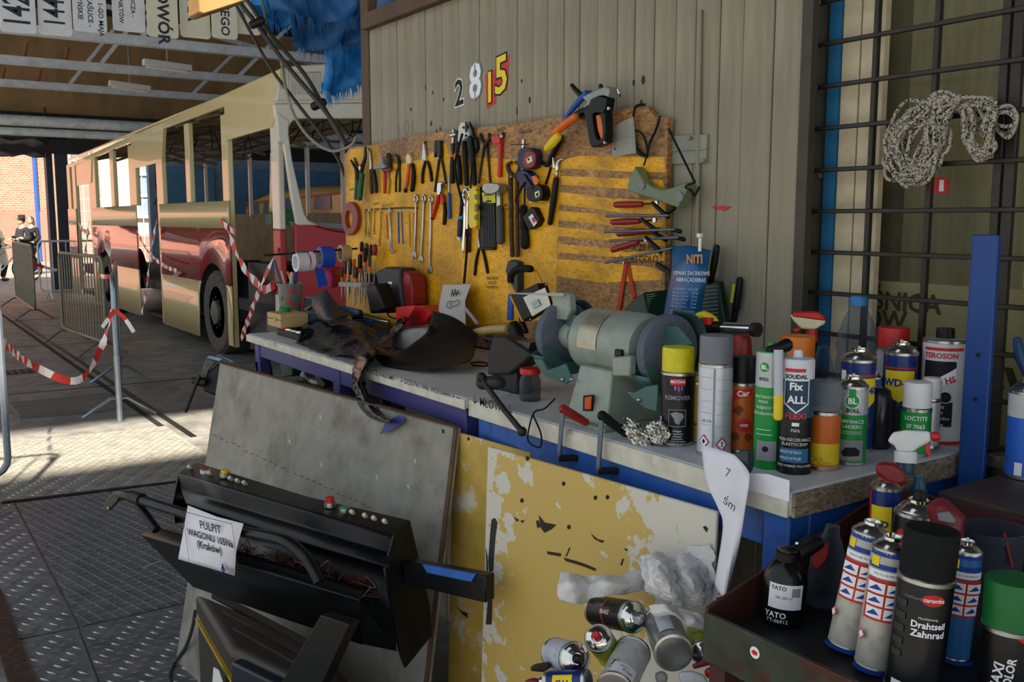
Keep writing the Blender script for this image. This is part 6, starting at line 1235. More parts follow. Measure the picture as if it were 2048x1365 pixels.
rl_ = M().tube(spline(gp(1.475, (160, 212), (230, 218), (262, 240), (255, 300)), 5), .004, 8).build('red_hose', red); tag(rl_, 'thin red hose curling behind the grinder guard', 'hose')

# ------------------------------------------------------------------ bench grinder
D6 = Cr(950, 560, .3224); gg = mat('green_grey_hammertone', '#8f998c', .38, .1, .12, 30, bump=.05, bsc=250); ggd = mat('dark_green_guard', '#3f625e', .4, .1, .12, 20); stone = mat('blue_grey_grindstone', '#5c6470', .9, 0, .2, 90, bump=.3, bsc=300)
XG_ = 1.335
mc = onx((1212, 722), XG_); lw_ = onx((1118, 702), XG_); rw = onx((1290, 733), XG_); zc = ZT + .165
gr = thing('bench_grinder', 'green-grey double wheel bench grinder clamped to the bench', 'bench grinder', (XG_, mc.y, ZT))
def yl(y, x=XG_, z=None): return Matrix.Translation((x, y, z if z is not None else zc)) @ Matrix.Rotation(math.pi/2, 4, 'X')       # local z -> -Y
yL, yR = onx(D6((600, 450))[0], XG_ - .06).y + .005, onx(D6((985, 520))[0], XG_ - .05).y
Lm = yL - yR; rm_ = .072
M(yl(yL)).lathe([(rm_*.55, -.012), (rm_*.8, -.008), (rm_*.95, .0), (rm_, .012), (rm_, Lm*.16), (rm_*.985, Lm*.17), (rm_*.985, Lm*.52), (rm_, Lm*.53), (rm_, Lm - .02), (rm_*.9, Lm), (rm_*.6, Lm + .006)], 40).build('motor_housing', gg, gr)
a_face = math.radians(0)
def on_motor(x, y, l):    # x along the axle from the yL end, y angle around it
    rr = rm_ + .0006 + .0003*l; return V((XG_ - rr*math.cos(y), yL - x, zc + rr*math.sin(y)))
m = M(); rows = [[on_motor(Lm*(.19 + .32*i/4), -.12 + 1.25*j/8, 0) for j in range(9)] for i in range(5)]; m.grid(rows); np_ = m.build('rating_plate', mat('scratched_plate', '#b8ae98', .35, .6, .25, 14), gr)
m = M(); rows = [[on_motor(Lm*(.24 + .22*i/3), .62 + .42*j/4, 1) for j in range(5)] for i in range(4)]; m.grid(rows); m.build('plate_print', mat('plate_print', '#7a7068', .6), np_)
bx = onx(D6((900, 455))[0], XG_ - .07); M().box(V((XG_ - rm_ - .0, bx.y, bx.z)), (.012, .02, .016)).build('cover_lug', iron, gr, bevel=.003)
fr_p = [onx(p, XG_ - .085) for p in D6((845, 480), (960, 470), (955, 600), (850, 600))]; M().prism(fr_p, (.02, 0, 0)).build('front_cover', gg, gr, bevel=.004)
yWl = onx(D6((560, 450))[0], XG_ - .03).y + .045; yWr = yR - .045
for nm, yw, s_ in (('left', yWl, 1), ('right', yWr, -1)):
    wl = M(yl(yw + .012)).lathe([(.012, 0), (.072, 0), (.075, .002), (.075, .022), (.072, .024), (.012, .024)], 36).build('grinding_wheel', stone, gr)
    M(yl(yw - .012)).lathe([(.026, 0), (.026, .006), (.012, .01), (.012, .026 if s_ > 0 else .014), (.004, .028 if s_ > 0 else .016)], 18).build('flange', gg, wl)
    if s_ > 0: M(yl(yw - .02)).lathe([(.03, 0), (.034, .012), (.03, .03)], 20).build('bearing_boss', gg, gr)
    # curved guard behind and below the wheel
    for yy0, yy1 in ((yw + .024, yw + .020), ):
        pass
    arc = [math.radians(a) for a in range(40, 281, 12)]      # angle from +x (wall) upward
    out = [V((XG_ + .088*math.cos(a), yw + .022, zc + .088*math.sin(a))) for a in [math.radians(q) for q in range(-150, 76, 12)]]
    M().grid([out, [p + V((0, -.05, 0)) for p in out]]).build('wheel_guard', ggd, gr, solid=.003)
    side = [V((XG_, yw + .022, zc))] + out; yo = .0 if s_ > 0 else 0
    M().prism(side, (0, .003, 0)).build('guard_side', ggd, gr)
    lowa = [V((XG_ + .09*math.cos(math.radians(q)), yw - .03, zc + .09*math.sin(math.radians(q)))) for q in range(195, 300, 10)]
    lowb = [V((XG_ + .062*math.cos(math.radians(q)), yw - .03, zc + .062*math.sin(math.radians(q)))) for q in range(300, 190, -10)]
    M().prism(lowa + lowb, (0, -.003, 0)).build('guard_side', ggd, gr)
    top = [onx(p, XG_ - .02 + .0) for p in (D6((555, 240), (600, 210), (680, 240), (745, 300), (640, 330), (605, 380), (580, 330)) if s_ > 0 else D6((1100, 320), (1180, 280), (1260, 290), (1350, 400), (1290, 420), (1130, 440)))]
    M().prism(top, (.004, 0, 0)).build('spark_guard', ggd, gr, bevel=.0015, seg=1)
    rest = [onx(p, XG_ - .09) for p in (D6((360, 495), (415, 490), (450, 560), (560, 520), (600, 620), (560, 650), (440, 600), (400, 560)) if s_ > 0 else D6((930, 690), (985, 700), (1060, 660), (1130, 650), (1125, 820), (1060, 800), (1000, 760)))]
    M().prism(rest, (.006, 0, 0)).build('tool_rest', ggd, gr, bevel=.0015, seg=1)
    for pp in (D6((545, 620), (602, 620)) if s_ > 0 else D6((1018, 748),)): M().sphere(onx(pp, XG_ - .092), .005, 8).build('rest_bolt', steel, gr)
ap6 = lambda x, *pts: [onx(p, x) for p in D6(*pts)]
M().prism(ap6(XG_ - .03, (478, 90), (560, 78), (580, 90), (590, 190), (565, 250), (480, 245)), (.02, 0, 0)).build('shield_bracket', gg, gr, bevel=.003)
M().prism(ap6(XG_ - .04, (210, 82), (545, 80), (552, 98), (540, 104), (210, 86)), (.003, 0, 0)).build('eye_shield', pane_mat('scratched_shield', '#b8bcb8', .5, '#e0e0e0', .2), gr)
st0 = [onx(p, XG_ - .075) for p in D6((650, 620), (850, 660))]
yA, yB = st0[0].y, st0[1].y
stand = [V((XG_ - .075, yA, zc - .045)), V((XG_ - .075, yB, zc - .045)), V((XG_ - .1, yB - .012, ZT + .006)), V((XG_ - .1, yA + .016, ZT + .006))]
M().add(stand + [p + V((.13 + (.04 if i > 1 else 0), 0, 0)) for i, p in enumerate(stand)], [(0,1,2,3), (7,6,5,4), (0,4,5,1), (1,5,6,2), (2,6,7,3), (3,7,4,0)]).build('pedestal', gg, gr, bevel=.004)
M().box((XG_ - .02, (yA + yB)/2 - .01, ZT + .004), (.2, .15, .008)).build('base_plate', gg, gr, bevel=.002)
sw = ap6(XG_ - .093, (680, 718), (740, 712), (735, 815), (678, 812)); M().prism(sw, (-.004, 0, 0)).build('switch_frame', ink, gr); M().prism(ap6(XG_ - .098, (690, 728), (730, 722), (724, 806), (688, 803)), (-.005, 0, 0)).build('rocker_switch', mat('orange_switch', '#d8501c', .4), gr, bevel=.002)
# clamps holding it down
for k, (x0, y0, x1, y1, lab) in enumerate(((545, 820, 520, 1120, 'F-clamp with brown pad gripping the bench beside the jar'), (785, 860, 765, 1200, 'F-clamp with black pad gripping the bench below the grinder switch'))):
    t = thing('bench_clamp', lab, 'clamp', onx(D6((x1, y1))[0], 1.165), 'F-clamps holding the grinder')
    a, b = onx(D6((x0, y0 - 20))[0], 1.168), onx(D6((x1, y1))[0], 1.168); M().bar(a, b, .012, .005, (1, 0, 0)).build('bar', blm, t, bevel=.001, seg=1)
    zu = ZT + .012; M().rod([V((1.168, a.y, max(a.z, zu))), V((1.215, a.y - .018, zu))], [.010, .008], 8).build('fixed_jaw', dred if k == 0 else black, t)
    M().bar(b + V((0, 0, .004)), b + V((.06, -.045, .008)), .012, .012).build('sliding_arm', black, t)
    q = b + V((.06, -.045, 0)); M().tube([q + V((0, 0, -.06)), V((q.x, q.y, ZT - .045))], .0055, 8).build('screw', mat('screw_thread', '#a89a80', .45, .7, .3, 300), t)
# vise, jar, foil
vm = mat('black_cast_iron', '#2a2826', .55, .3, .2, 30, bump=.15, bsc=120)
vs_ = thing('bench_vise', 'black cast iron bench vise with long tommy bar beside the jar', 'vise', onz((1020, 800), ZT))
vb = onz((1020, 795), ZT)
vp = lambda x, *pts: [onx(p, x) for p in D6(*pts)]
M().prism(vp(1.30, (75, 480), (110, 345), (190, 355), (360, 470), (330, 490), (210, 590), (75, 590)), (.05, 0, 0)).build('jaw_block', vm, vs_, bevel=.006)
M().prism([V((p.x, p.y, max(p.z, ZT - .001))) for p in vp(1.31, (95, 590), (250, 560), (265, 730), (90, 730))], (.05, 0, 0)).build('body', vm, vs_, bevel=.006)
M().prism(vp(1.31, (200, 370), (345, 390), (330, 440), (250, 420)), (.035, 0, 0)).build('jaw_face', mat('knurled_steel', '#4a4844', .5, .6, .3, 200), vs_)
M().rod(vp(1.15, (45, 640), (150, 640)), .016, 12).build('spindle', vm, vs_); M().rod(vp(1.135, (42, 605), (75, 665), (175, 800), (290, 940)), .0065, 10).build('tommy_bar', iron, vs_)
M().sphere(vp(1.135, (40, 605))[0], .012, 10).build('bar_knob', iron, vs_); M().sphere(vp(1.135, (292, 942))[0], .011, 10).build('bar_knob', iron, vs_)
jc, jr, jH = measure((1060, 805), 43, 735, ZT); jt = thing('glass_jar', 'small empty glass jar with a red screw lid', 'jar', V((jc.x, jc.y, ZT)))
M(frame_at(V((jc.x, jc.y, ZT)))).lathe([(jr*.85, 0), (jr, .006), (jr, jH*.62), (jr*.8, jH*.78), (jr*.8, jH*.85)], 24).build('glass', pane_mat('jar_glass', '#8c9094', .12, '#b4b8b4', .05), jt)
M(frame_at(V((jc.x, jc.y, ZT)))).lathe([(jr*.95, jH*.82), (jr*.97, jH*.84), (jr*.97, jH*.97), (jr*.9, jH)], 24).build('lid', red, jt)
# crumpled foil
def crumple(name, lab, cat, c, d, m_, n=18, amp=.35, seed=1, rot=None, group=None):
    random.seed(seed); b = bmesh.new(); bmesh.ops.create_icosphere(b, subdivisions=4, radius=1)
    dirs = [(V((random.gauss(0, 1), random.gauss(0, 1), random.gauss(0, 1))).normalized(), random.uniform(.0, 1.)) for _ in range(n)]
    vs = []
    for v in b.verts:
        k = 1.
        for dd, off in dirs:
            s_ = v.co.dot(dd); k -= amp*max(0, abs((s_*3.1 + off*5) % 1 - .5) - .25)/n*4
        q = v.co*k; q = V((q.x*d[0], q.y*d[1], q.z*d[2])); q = rot @ q if rot else q; vs.append(q + V(c))
    fs = [tuple(v.index for v in f.verts) for f in b.faces]; b.free(); o = M().add(vs, fs).build(name, m_, None, smooth=25); return tag(o, lab, cat, group)
foil = mat('crinkled_foil', '#c8c4b8', .22, 1, .1, 30, bump=.4, bsc=90)
R_ = Matrix.Rotation(-.5, 3, 'X')
fo = onx(D6((940, 970))[0], 1.2); f1 = crumple('foil_wrapper', 'crumpled silver foil wrapper at the bench edge', 'foil', (fo.x + .016, fo.y - .012, ZT + .018), (.022, .05, .022), foil, 10, .8, 4, Matrix.Rotation(.55, 3, 'X'))
f2 = crumple('foil_wrapper', 'twist of silver foil touching the black REMOVER can', 'foil', (fo.x + .03, fo.y - .055, ZT + .026), (.02, .032, .026), foil, 10, .8, 9)
for lb, pts, m_ in (('thin black wire looping under the bench clamp', [(495, 740), (430, 800), (370, 820), (340, 900), (330, 1000), (400, 1040), (410, 960), (360, 840)], rubber),):
    o = M().tube(spline([onx(p, 1.17) for p in D6(*pts)], 6), .002, 6).build('looped_wire', m_); tag(o, lb, 'wire')
# paper hanging from the bench edge with clip
E1 = Cr(1380, 860, .3699)
ps = thing('paper_sheet', 'long white paper strip clipped to the bench edge and hanging down', 'paper', onx(E1((160, 850))[0], 1.1))
rows = [spline([onx(p, x) for p, x in zip(E1(*r), xs)], 4) for r, xs in ((((62, 82), (150, 105), (240, 135)), (1.178, 1.176, 1.176)), (((85, 270), (170, 300), (300, 200)), (1.165, 1.16, 1.165)), (((150, 420), (200, 440), (322, 262)), (1.15, 1.14, 1.155)), (((178, 520), (235, 530), (300, 420)), (1.14, 1.13, 1.145)), (((148, 740), (205, 740), (268, 620)), (1.12, 1.11, 1.13)), (((132, 835), (180, 908), (212, 850)), (1.12, 1.105, 1.12)))]
cols = list(zip(*rows)); M().grid([spline(list(c), 4) for c in cols]).build('sheet', paper, ps, solid=.0006)
M().prism([onx(p, 1.172) for p in E1((240, 140), (262, 112), (305, 110), (308, 200), (290, 245), (262, 160))], (.02, 0, 0)).build('clip', mat('dark_slate_clip', '#2c343c', .4), ps, bevel=.003)
q = onx(E1((215, 400))[0], 1.126); print_on([('t', 'śm', 0, 0, .022, ink, 0, -.35)], flat_fn(q, (0, -1, 0), (0, 0, 1), (-1, 0, 0)), ps)
q = onx(E1((205, 235))[0], 1.150); print_on([('t', '7', 0, 0, .022, mat('pencil', '#55565c', .7), 0, -.2)], flat_fn(q, (0, -1, 0), (0, 0, 1), (-1, 0, 0)), ps)
w2 = M().prism([onx(p, 1.1815) for p in E1((310, 235), (420, 240), (538, 275), (535, 390), (420, 355), (300, 320))], (.0006, 0, 0)).build('masking_sheet', paper); tag(w2, 'white paper stuck on the bench edge beside the raw chipboard end', 'paper')
# ------------------------------------------------------------------ things on the longer bench
K5 = Cr(480, 460, .3224)
def patch(name, lab, cat, rows, m_, amp=.004, seed=1, c=K5, k=6, solid=.0015, freq=30., group=None, at='x', parent=None, boxes=(), plane=None):
    R0 = []
    for r in rows:
        pts = [(onx(c((a, b))[0], x) if at == 'x' else atd(c((a, b))[0], x)) for a, b, x in r]; R0.append(spline(pts, k))
    cols = [spline(list(cc), k) for cc in zip(*R0)]; rng = random.Random(seed); ph = [(V((rng.gauss(0, 1), rng.gauss(0, 1), rng.gauss(0, 1)))*freq, rng.uniform(0, 6)) for _ in range(9)]
    G = []
    for cc in cols:
        g = []
        for p in cc:
            n = sum(abs(math.sin(w_.dot(p) + f)) - .6 for w_, f in ph)/9
            n2 = sum(abs(math.sin(2.3*w_.dot(p) + 2*f)) - .6 for w_, f in ph[:5])/5
            w_ = p + V((-n*amp*2.6 - n2*amp, n2*amp*.8, n*amp*2.2))
            if c is K5 and w_.x > 1.178: w_.z = max(w_.z, ZT + .004)
            for _ in range(90):
                hit = any(all(lo[q] - .011 < w_[q] < hi[q] + .011 for q in range(3)) for lo, hi in boxes)
                if plane and w_.z < plane[2] and (w_ - plane[0]).dot(plane[1]) < .004: hit = True
                if not hit: break
                w_ = w_ + (EYE - w_).normalized()*.003
            g.append(w_)
        G.append(g)
    o = M().grid(G).build(name, m_, parent, solid=solid, smooth=60)
    return tag(o, lab, cat, group) if parent is None else o
def aabb(n):
    bpy.context.view_layer.update(); o = bpy.data.objects[n]; P = [x.matrix_world @ V(b) for x in [o] + list(o.children) if x.type == 'MESH' for b in x.bound_box]
    return [min(p[i] for p in P) for i in range(3)], [max(p[i] for p in P) for i in range(3)]
bagb = mat('black_bin_bag', '#0b0d11', .22, 0, .15, 20, bump=.5, bsc=20, spec=.3); rubs = mat('matt_black_rubber_sheet', '#0d1014', .5, 0, .15, 8, spec=.35)
# strand of bag hanging over the bench edge
st = [(745, 720, 1.26), (775, 770, 1.19), (770, 830, 1.168), (745, 900, 1.16), (740, 970, 1.15), (770, 1050, 1.14), (820, 1130, 1.12), (880, 1175, 1.10), (935, 1190, 1.09)]; sw_ = [60, 66, 58, 44, 40, 46, 44, 34, 24]
rows = []
for (x, y, xx), w_ in zip(st, sw_): rows.append([(x - w_, y + w_*.2, xx + .01), (x - w_*.3, y + 8, xx - .02), (x + w_*.3, y - 8, xx - .018), (x + w_, y - w_*.2, xx + .01)])
patch('black_bag', 'twisted black bag strand hanging over the bench edge', 'bag', rows, bagb, .007, 8, freq=18, plane=(gTL, gn, 1.004))
tp = M().prism([onpl(p, gTL + gn*.012, gn) for p in K5((870, 1268), (905, 1195), (985, 1150), (1022, 1160), (1020, 1195), (940, 1245))], gn*.001).build('tape_scrap', mat('dark_blue_tape', '#23287c', .4), None, smooth=0); tag(tp, 'dark blue tape scrap holding the bag strand on the grey panel', 'tape')
def prism_thing(name, lab, cat, c, x, pts, ext, m_, bevel=.004, group=None):
    o = M().prism([V((q.x, q.y, max(q.z, ZT - .001))) if name == 'plastic_case' else q for q in (onx(p, x) for p in c(*pts))], ext).build(name, m_, None, bevel=bevel); return tag(o, lab, cat, group)
prism_thing('plastic_case', 'scuffed pale grey plastic case half under the rubber sheet', 'case', K5, 1.44, [(940, 640), (960, 618), (1110, 610), (1170, 625), (1165, 780), (1020, 785), (940, 740)], (.12, 0, 0), mat('scuffed_grey_case', '#8f8c86', .6, 0, .12, 10), .012)
cdt = thing('paper_card', 'white paper card with a hand-drawn wrench leaning on the board', 'card', onx(K5((1310, 560))[0], 1.62)); cp_ = [onx(p, x) for p, x in zip(K5((1260, 340), (1345, 340), (1432, 338), (1395, 440), (1400, 650), (1300, 650), (1215, 600), (1238, 450)), (1.66, 1.66, 1.66, 1.64, 1.60, 1.60, 1.60, 1.64))]
M().prism(cp_, (.0012, 0, 0)).build('sheet', mat('grey_white_paper', '#b8b4ae', .8, 0, .08, 8), cdt, smooth=0)
def pen(t, c, pts, x, r=.0011, m_=ink): M().tube([onx(p, x) for p in c(*pts)], r, 5).build('pen_line', m_, t)
pen(cdt, K5, [(1310, 440), (1285, 450), (1280, 475), (1300, 490), (1320, 475), (1350, 465), (1365, 450), (1355, 435), (1320, 450), (1310, 440)], 1.628); pen(cdt, K5, [(1295, 455), (1310, 460), (1300, 478)], 1.628); pen(cdt, K5, [(1310, 415), (1318, 370), (1325, 412), (1335, 368), (1342, 410), (1350, 375), (1360, 395), (1310, 398)], 1.638, .0014)
# red tray
rt_ = thing('red_tray', 'red folded plastic tray lying open behind the black bag', 'tray', onx(K5((1070, 600))[0], 1.55))
M().prism([onx(p, 1.54) for p in K5((966, 480), (1090, 468), (1015, 600), (970, 560))], (.004, 0, 0)).build('side', red, rt_, bevel=.001); M().prism([onx(p, 1.58) for p in K5((1000, 475), (1130, 470), (1182, 525), (1150, 575), (1020, 605))], (.06, 0, 0)).build('base', red, rt_, bevel=.003)
# battery charger
ch = thing('battery_charger', 'grey and red battery charger with a battery standing in front', 'charger', onx(K5((960, 520))[0], 1.62))
M().prism([onx(p, 1.60) for p in K5((838, 260), (900, 230), (990, 238), (985, 300), (1005, 480), (990, 500), (900, 520), (870, 430))], (.07, 0, 0)).build('housing', dgrey, ch, bevel=.008)
M().prism([onx(p, 1.615) for p in K5((988, 240), (1045, 270), (1062, 320), (1068, 470), (1005, 490), (985, 300))], (.06, 0, 0)).build('red_side', dred, ch, bevel=.006)
for k in range(9): M().prism([onx(p, 1.611) for p in K5((1010, 300 + k*16), (1056, 300 + k*16), (1057, 305 + k*16), (1011, 305 + k*16))], (.002, 0, 0)).build('vent_rib', dred, ch, smooth=0)
M().prism([onx(p, 1.52) for p in K5((775, 350), (838, 332), (892, 488), (870, 512), (805, 522))], (.06, 0, 0)).build('battery', black, ch, bevel=.008)
M().prism([onx(p, 1.597) for p in K5((918, 322), (942, 322), (942, 338), (918, 338))], (.002, 0, 0)).build('maker_label', white, ch, smooth=0); M().disc(onx(K5((920, 480))[0], 1.598), (-1, 0, 0), .0025, .001, 8).build('green_led', mat('green_led', '#30e060', .3, emit=1.5), ch)
M().tube(spline([onx(p, 1.60) for p in K5((905, 500), (930, 540), (990, 560), (1000, 590))], 5), .003, 6).build('power_lead', rubber, ch)
# screwdriver rack
rk = thing('screwdriver_rack', 'small shelf rack screwed on the board end holding screwdrivers', 'rack', onx(T7((990, 590))[0], 1.6))
M().prism([onx(p, 1.60) for p in T7((848, 520), (1125, 535), (1122, 592), (848, 580))], (.09, 0, 0)).build('shelf', mat('pale_wood_shelf', '#a8a498', .5, 0, .12, 12), rk, bevel=.002); M().prism([onx(p, 1.66) for p in T7((1120, 420), (1300, 430), (1300, 560), (1120, 560))], (.03, 0, 0)).build('bracket', black, rk)
hb_ = mat('brown_black_grip', '#3a2c22', .5)
for k, (x, y0, y1, r, m1, m2, xx) in enumerate(((1140, 40, 180, 26, black, orange, 1.655), (1200, 60, 250, 28, hb_, orange, 1.65), (1252, 70, 200, 18, black, black, 1.665), (1300, 80, 230, 36, dred, yellow, 1.66), (1118, 200, 410, 30, black, orange, 1.625), (1045, 250, 400, 22, orange, black, 1.63), (995, 250, 430, 26, dgrey, black, 1.61), (940, 260, 480, 18, hb_, orange, 1.625), (895, 350, 500, 20, hb_, orange, 1.61), (1062, 360, 510, 36, hb_, orange, 1.6), (1180, 120, 330, 26, black, orange, 1.64), (1236, 150, 400, 20, hb_, orange, 1.635), (1150, 330, 470, 10, hb_, orange, 1.615), (978, 430, 515, 16, orange, hb_, 1.605))):
    q0 = onx(T7((x, y0))[0], xx); kk = mpp(q0)*T7.s
    lab = ('screwdriver with black grip and orange ring at the rack back', 'screwdriver with brown grip and orange ring at the rack back', 'short black screwdriver beside the red one', 'screwdriver with a red grip and yellow shank end', 'thick black screwdriver with an orange ring in the rack middle', 'orange gripped screwdriver with black end', 'grey gripped screwdriver with black end', 'slim brown screwdriver with orange end', 'brown screwdriver at the free end of the rack', 'fat brown screwdriver with wide orange foot', 'black screwdriver with orange end behind the thick one', 'slim brown screwdriver with orange end by the bracket', 'thinnest brown screwdriver in the rack', 'small orange screwdriver in front of the grey one')[k]
    s_ = thing('screwdriver', lab, 'screwdriver', onx(T7((x, y1))[0], xx), 'screwdrivers in the rack')
    ym = y0 + (y1 - y0)*.72; M().rod([onx(p, xx) for p in T7((x, y0), (x - 1, (y0 + ym)/2), (x - 2, ym))], [r*kk*.9, r*kk, r*kk*.85], 10).build('grip', m1, s_); M().tube([onx(p, xx) for p in T7((x - 2, ym), (x - 3, y1))], [r*kk*.8, r*kk*.9], 10).build('ferrule', m2, s_)
    yb2 = 640 + (k*37) % 190; M().tube([onx(p, xx) for p in T7((x - 3, y1), (x - 4, max(yb2, y1 + 60)))], .0028, 6).build('blade', steel, s_)
# rod with tape rolls
rd = M().tube([onx(T7((1085, 108))[0], 1.675), V((1.28, onx(T7((1085, 108))[0], 1.675).y, onx(T7((1085, 108))[0], 1.675).z - .02))], .004, 8).build('tape_rod', iron); tag(rd, 'thin steel rod sticking out of the tool board and carrying tape rolls', 'rod')
ry = onx(T7((1085, 108))[0], 1.675).y
def roll(lab, xc, yc, wpx, hpx, m_, core, name='tape_roll', xa=None):
    c = ony(T7((xc, yc))[0], ry); k = mpp(c)*T7.s; r = hpx*k/2; wd = wpx*k/.83*.8
    X_ = Matrix.Translation((c.x - wd/2, ry, c.z)) @ Matrix.Rotation(math.pi/2, 4, 'Y'); t = thing(name, lab, 'tape roll', (c.x, ry, c.z - r), 'tape rolls on the rod')
    M(X_).lathe([(r*.72, 0), (r, 0), (r, wd), (r*.72, wd), (r*.72, 0)], 32, False).build('tape', m_, t); M(X_).lathe([(r*.68, -.001), (r*.72, -.001), (r*.72, wd + .001), (r*.68, wd + .001), (r*.68, -.001)], 32, False).build('core', core, t); return t
card = mat('cardboard_core', '#b8aa8c', .8); wtape = mat('white_tape', '#d8d8dc', .4)
roll('wide white tape roll at the free end of the rod', 385, 275, 150, 240, wtape, paper); roll('narrow white tape roll with a red edge on the rod', 502, 262, 48, 240, wtape, red); roll('wide blue masking tape roll on the rod', 690, 215, 170, 260, mat('blue_masking_tape', '#1c4cc0', .5), card); roll('brown packing tape roll closest to the board on the rod', 925, 170, 120, 210, mat('tan_tape', '#b89c6c', .4), card)
q = [ony(p, ry) for p in T7((550, 350), (665, 355), (720, 560), (605, 595))]; o = M().prism(q, (0, .002, 0)).build('tape_tail', mat('blue_masking_tape'), None, smooth=0); tag(o, 'loose blue tape tail hanging from the blue roll', 'tape')
patch('pink_cloth', 'magenta cloth hanging behind the blue tape tail', 'cloth', [[(680, 360, 3.95), (760, 330, 3.98), (865, 330, 4.0)], [(690, 450, 3.94), (780, 440, 3.9), (875, 420, 4.0)], [(720, 590, 3.95), (790, 600, 3.92), (870, 560, 4.0)]], mat('magenta_cloth', '#a01848', .7, 0, .15, 10), .004, 4, c=T7, at='d')
# boxes and bucket at the bench end
def boxat(name, lab, cat, px, z, d, m_, rz=0, bevel=.003):
    q = onz(px, z); c = V((q.x + d[0]/2, q.y, z)); t = thing(name, lab, cat, c); M().box(c + V((0, 0, d[2]/2)), d, Matrix.Rotation(rz, 3, 'Z')).build('body', m_, t, bevel=bevel); return t, c
t, c = boxat('flat_case', 'flat black tool case lying on the bench end', 'case', (575, 676), ZT, (.16, .22, .022), black)
for k, m_ in enumerate((red, chrome, steel, chrome)): M().tube([c + V((-.07, .08 - k*.05, .025)), c + V((-.065, .045 - k*.05, .026))], .007, 8).build('socket_tool', m_, t)
zc2 = ZT + .03
t, c = boxat('wooden_box', 'small pale wooden box with a clasp on the flat case', 'box', (548, 654), zc2, (.11, .14, .052), mat('pale_pine', '#b89a68', .6, 0, .15, 12, stretch=(1, 6, 1)))
M().box(c + V((-.0555, 0, .030)), (.002, .14, .002)).build('lid_gap', ink, t); M().box(c + V((-.057, -.02, .030)), (.004, .022, .014)).build('clasp', mat('brass'), t, bevel=.001)
gq = c + V((.0, .03, .052)); o = M(Matrix.Translation(gq)).lathe([(.016, 0), (.022, 0), (.022, .015), (.016, .015), (.016, 0)], 20, False).build('tape_roll', mat('green_tape', '#0c8a3c', .5)); tag(o, 'small green tape roll standing on the pale wooden box', 'tape roll')
t, c = boxat('metal_case', 'small grey-blue metal case with a black handle beside the wooden box', 'case', (606, 651), zc2, (.10, .085, .05), mat('grey_blue_case', '#4c6272', .45, 0, .1, 12)); M().tube([c + V((-.052, .02, .028)), c + V((-.06, .018, .014)), c + V((-.06, -.018, .014)), c + V((-.052, -.02, .028))], .004, 8).build('handle', black, t)
bc2, br2, bH2 = V((1.47, 3.80, 1.10)), .05, .11
bb = onx((582, 626), 1.47); bb = V((bb.x, bb.y, bb.z)); bH2 = onx((582, 567), 1.47).z - bb.z
o = M().box((bb.x, bb.y, (ZT + bb.z)/2 - .02), (.16, .16, bb.z - ZT + .04)).build('storage_box', dgrey, None, bevel=.004); tag(o, 'dark box at the bench end carrying the bucket of brushes', 'box')
bk2 = thing('brush_bucket', 'clear plastic bucket with red flower print full of brushes', 'bucket', bb); M(frame_at(bb)).lathe([(br2*.85, 0), (br2*.9, .004), (br2*1.05, bH2 - .01), (br2*1.14, bH2 - .008), (br2*1.14, bH2), (br2*1.03, bH2), (br2*.86, .01)], 28, False).build('bucket_wall', pane_mat('frosted_plastic', '#a8a49c', .35, '#d8d8d4', .3), bk2)
fa = face_angle(bb)
print_on([('c', random.uniform(-.05, .05), random.uniform(.02, .1), .008, red_ink if k % 3 else grn_ink) for k in range(13)] + [('r', .018, .0, .034, .06, mat('grey_barcode', '#6a6a70', .6))], lambda x, y, l: frame_at(bb) @ V(((br2*(.9 + .15*y/bH2) + .001 + .0003*l)*math.cos(fa + x/br2), (br2*(.9 + .15*y/bH2) + .001 + .0003*l)*math.sin(fa + x/br2), y)), bk2, step=.005)
for k, (x, y, m_, r, lab) in enumerate(((110, 260, mat('blue_grey_handle', '#4a5870', .5), .007, 'blue-grey brush handle leaning furthest out of the bucket'), (30, 380, cream, .004, 'thin pale stick leaning out of the bucket'), (330, 430, mat('clear_handle', '#a8b0b8', .3), .009, 'clear screwdriver handle in the bucket'), (400, 430, blue, .006, 'blue stick with white end in the bucket'), (200, 400, orange, .005, 'orange striped pen in the bucket'))):
    b = onx(T7((x, y))[0], bb.x - .02); e = V((b.x - bb.x, b.y - bb.y, 0)).normalized(); po = V(((-.024, -.012, -.001, .016, .026)[k], 0, 0)); a = bb - e*.02 + po + V((0, 0, .012)); rimp = bb + e*.028 + po + V((0, 0, bH2)); b = a + (rimp - a)*((b.z - a.z)/(rimp.z - a.z)); o = M().rod([a, b], r, 8).build('brush', m_); tag(o, lab, 'brush', 'brushes in the bucket')
ws = thing('wire_brush', 'grey wire brush block leaning behind the black folded cover', 'brush', onx(T7((470, 860))[0], 1.50)); M().prism([onx(p, 1.50) for p in T7((395, 850), (430, 700), (520, 730), (545, 790), (440, 880))], (.03, 0, 0)).build('block', grey, ws, bevel=.003)
for k in range(6): M().bar(onx(T7((405 + k*20, 860 - k*10))[0], 1.495), onx(T7((435 + k*16, 715 + k*4))[0], 1.495), .003, .003).build('bristle_row', ink, ws)
patch('black_cover', 'folded stiff black plastic cover standing on the bench', 'cover', [[(520, 700, 1.47), (640, 640, 1.45), (700, 615, 1.45)], [(530, 830, 1.42), (660, 800, 1.37), (820, 780, 1.42)], [(580, 990, 1.38), (740, 1000, 1.32), (960, 950, 1.40)]], dgrey, .0005, 2, c=T7, solid=.004, k=4, boxes=[aabb('metal_case')])
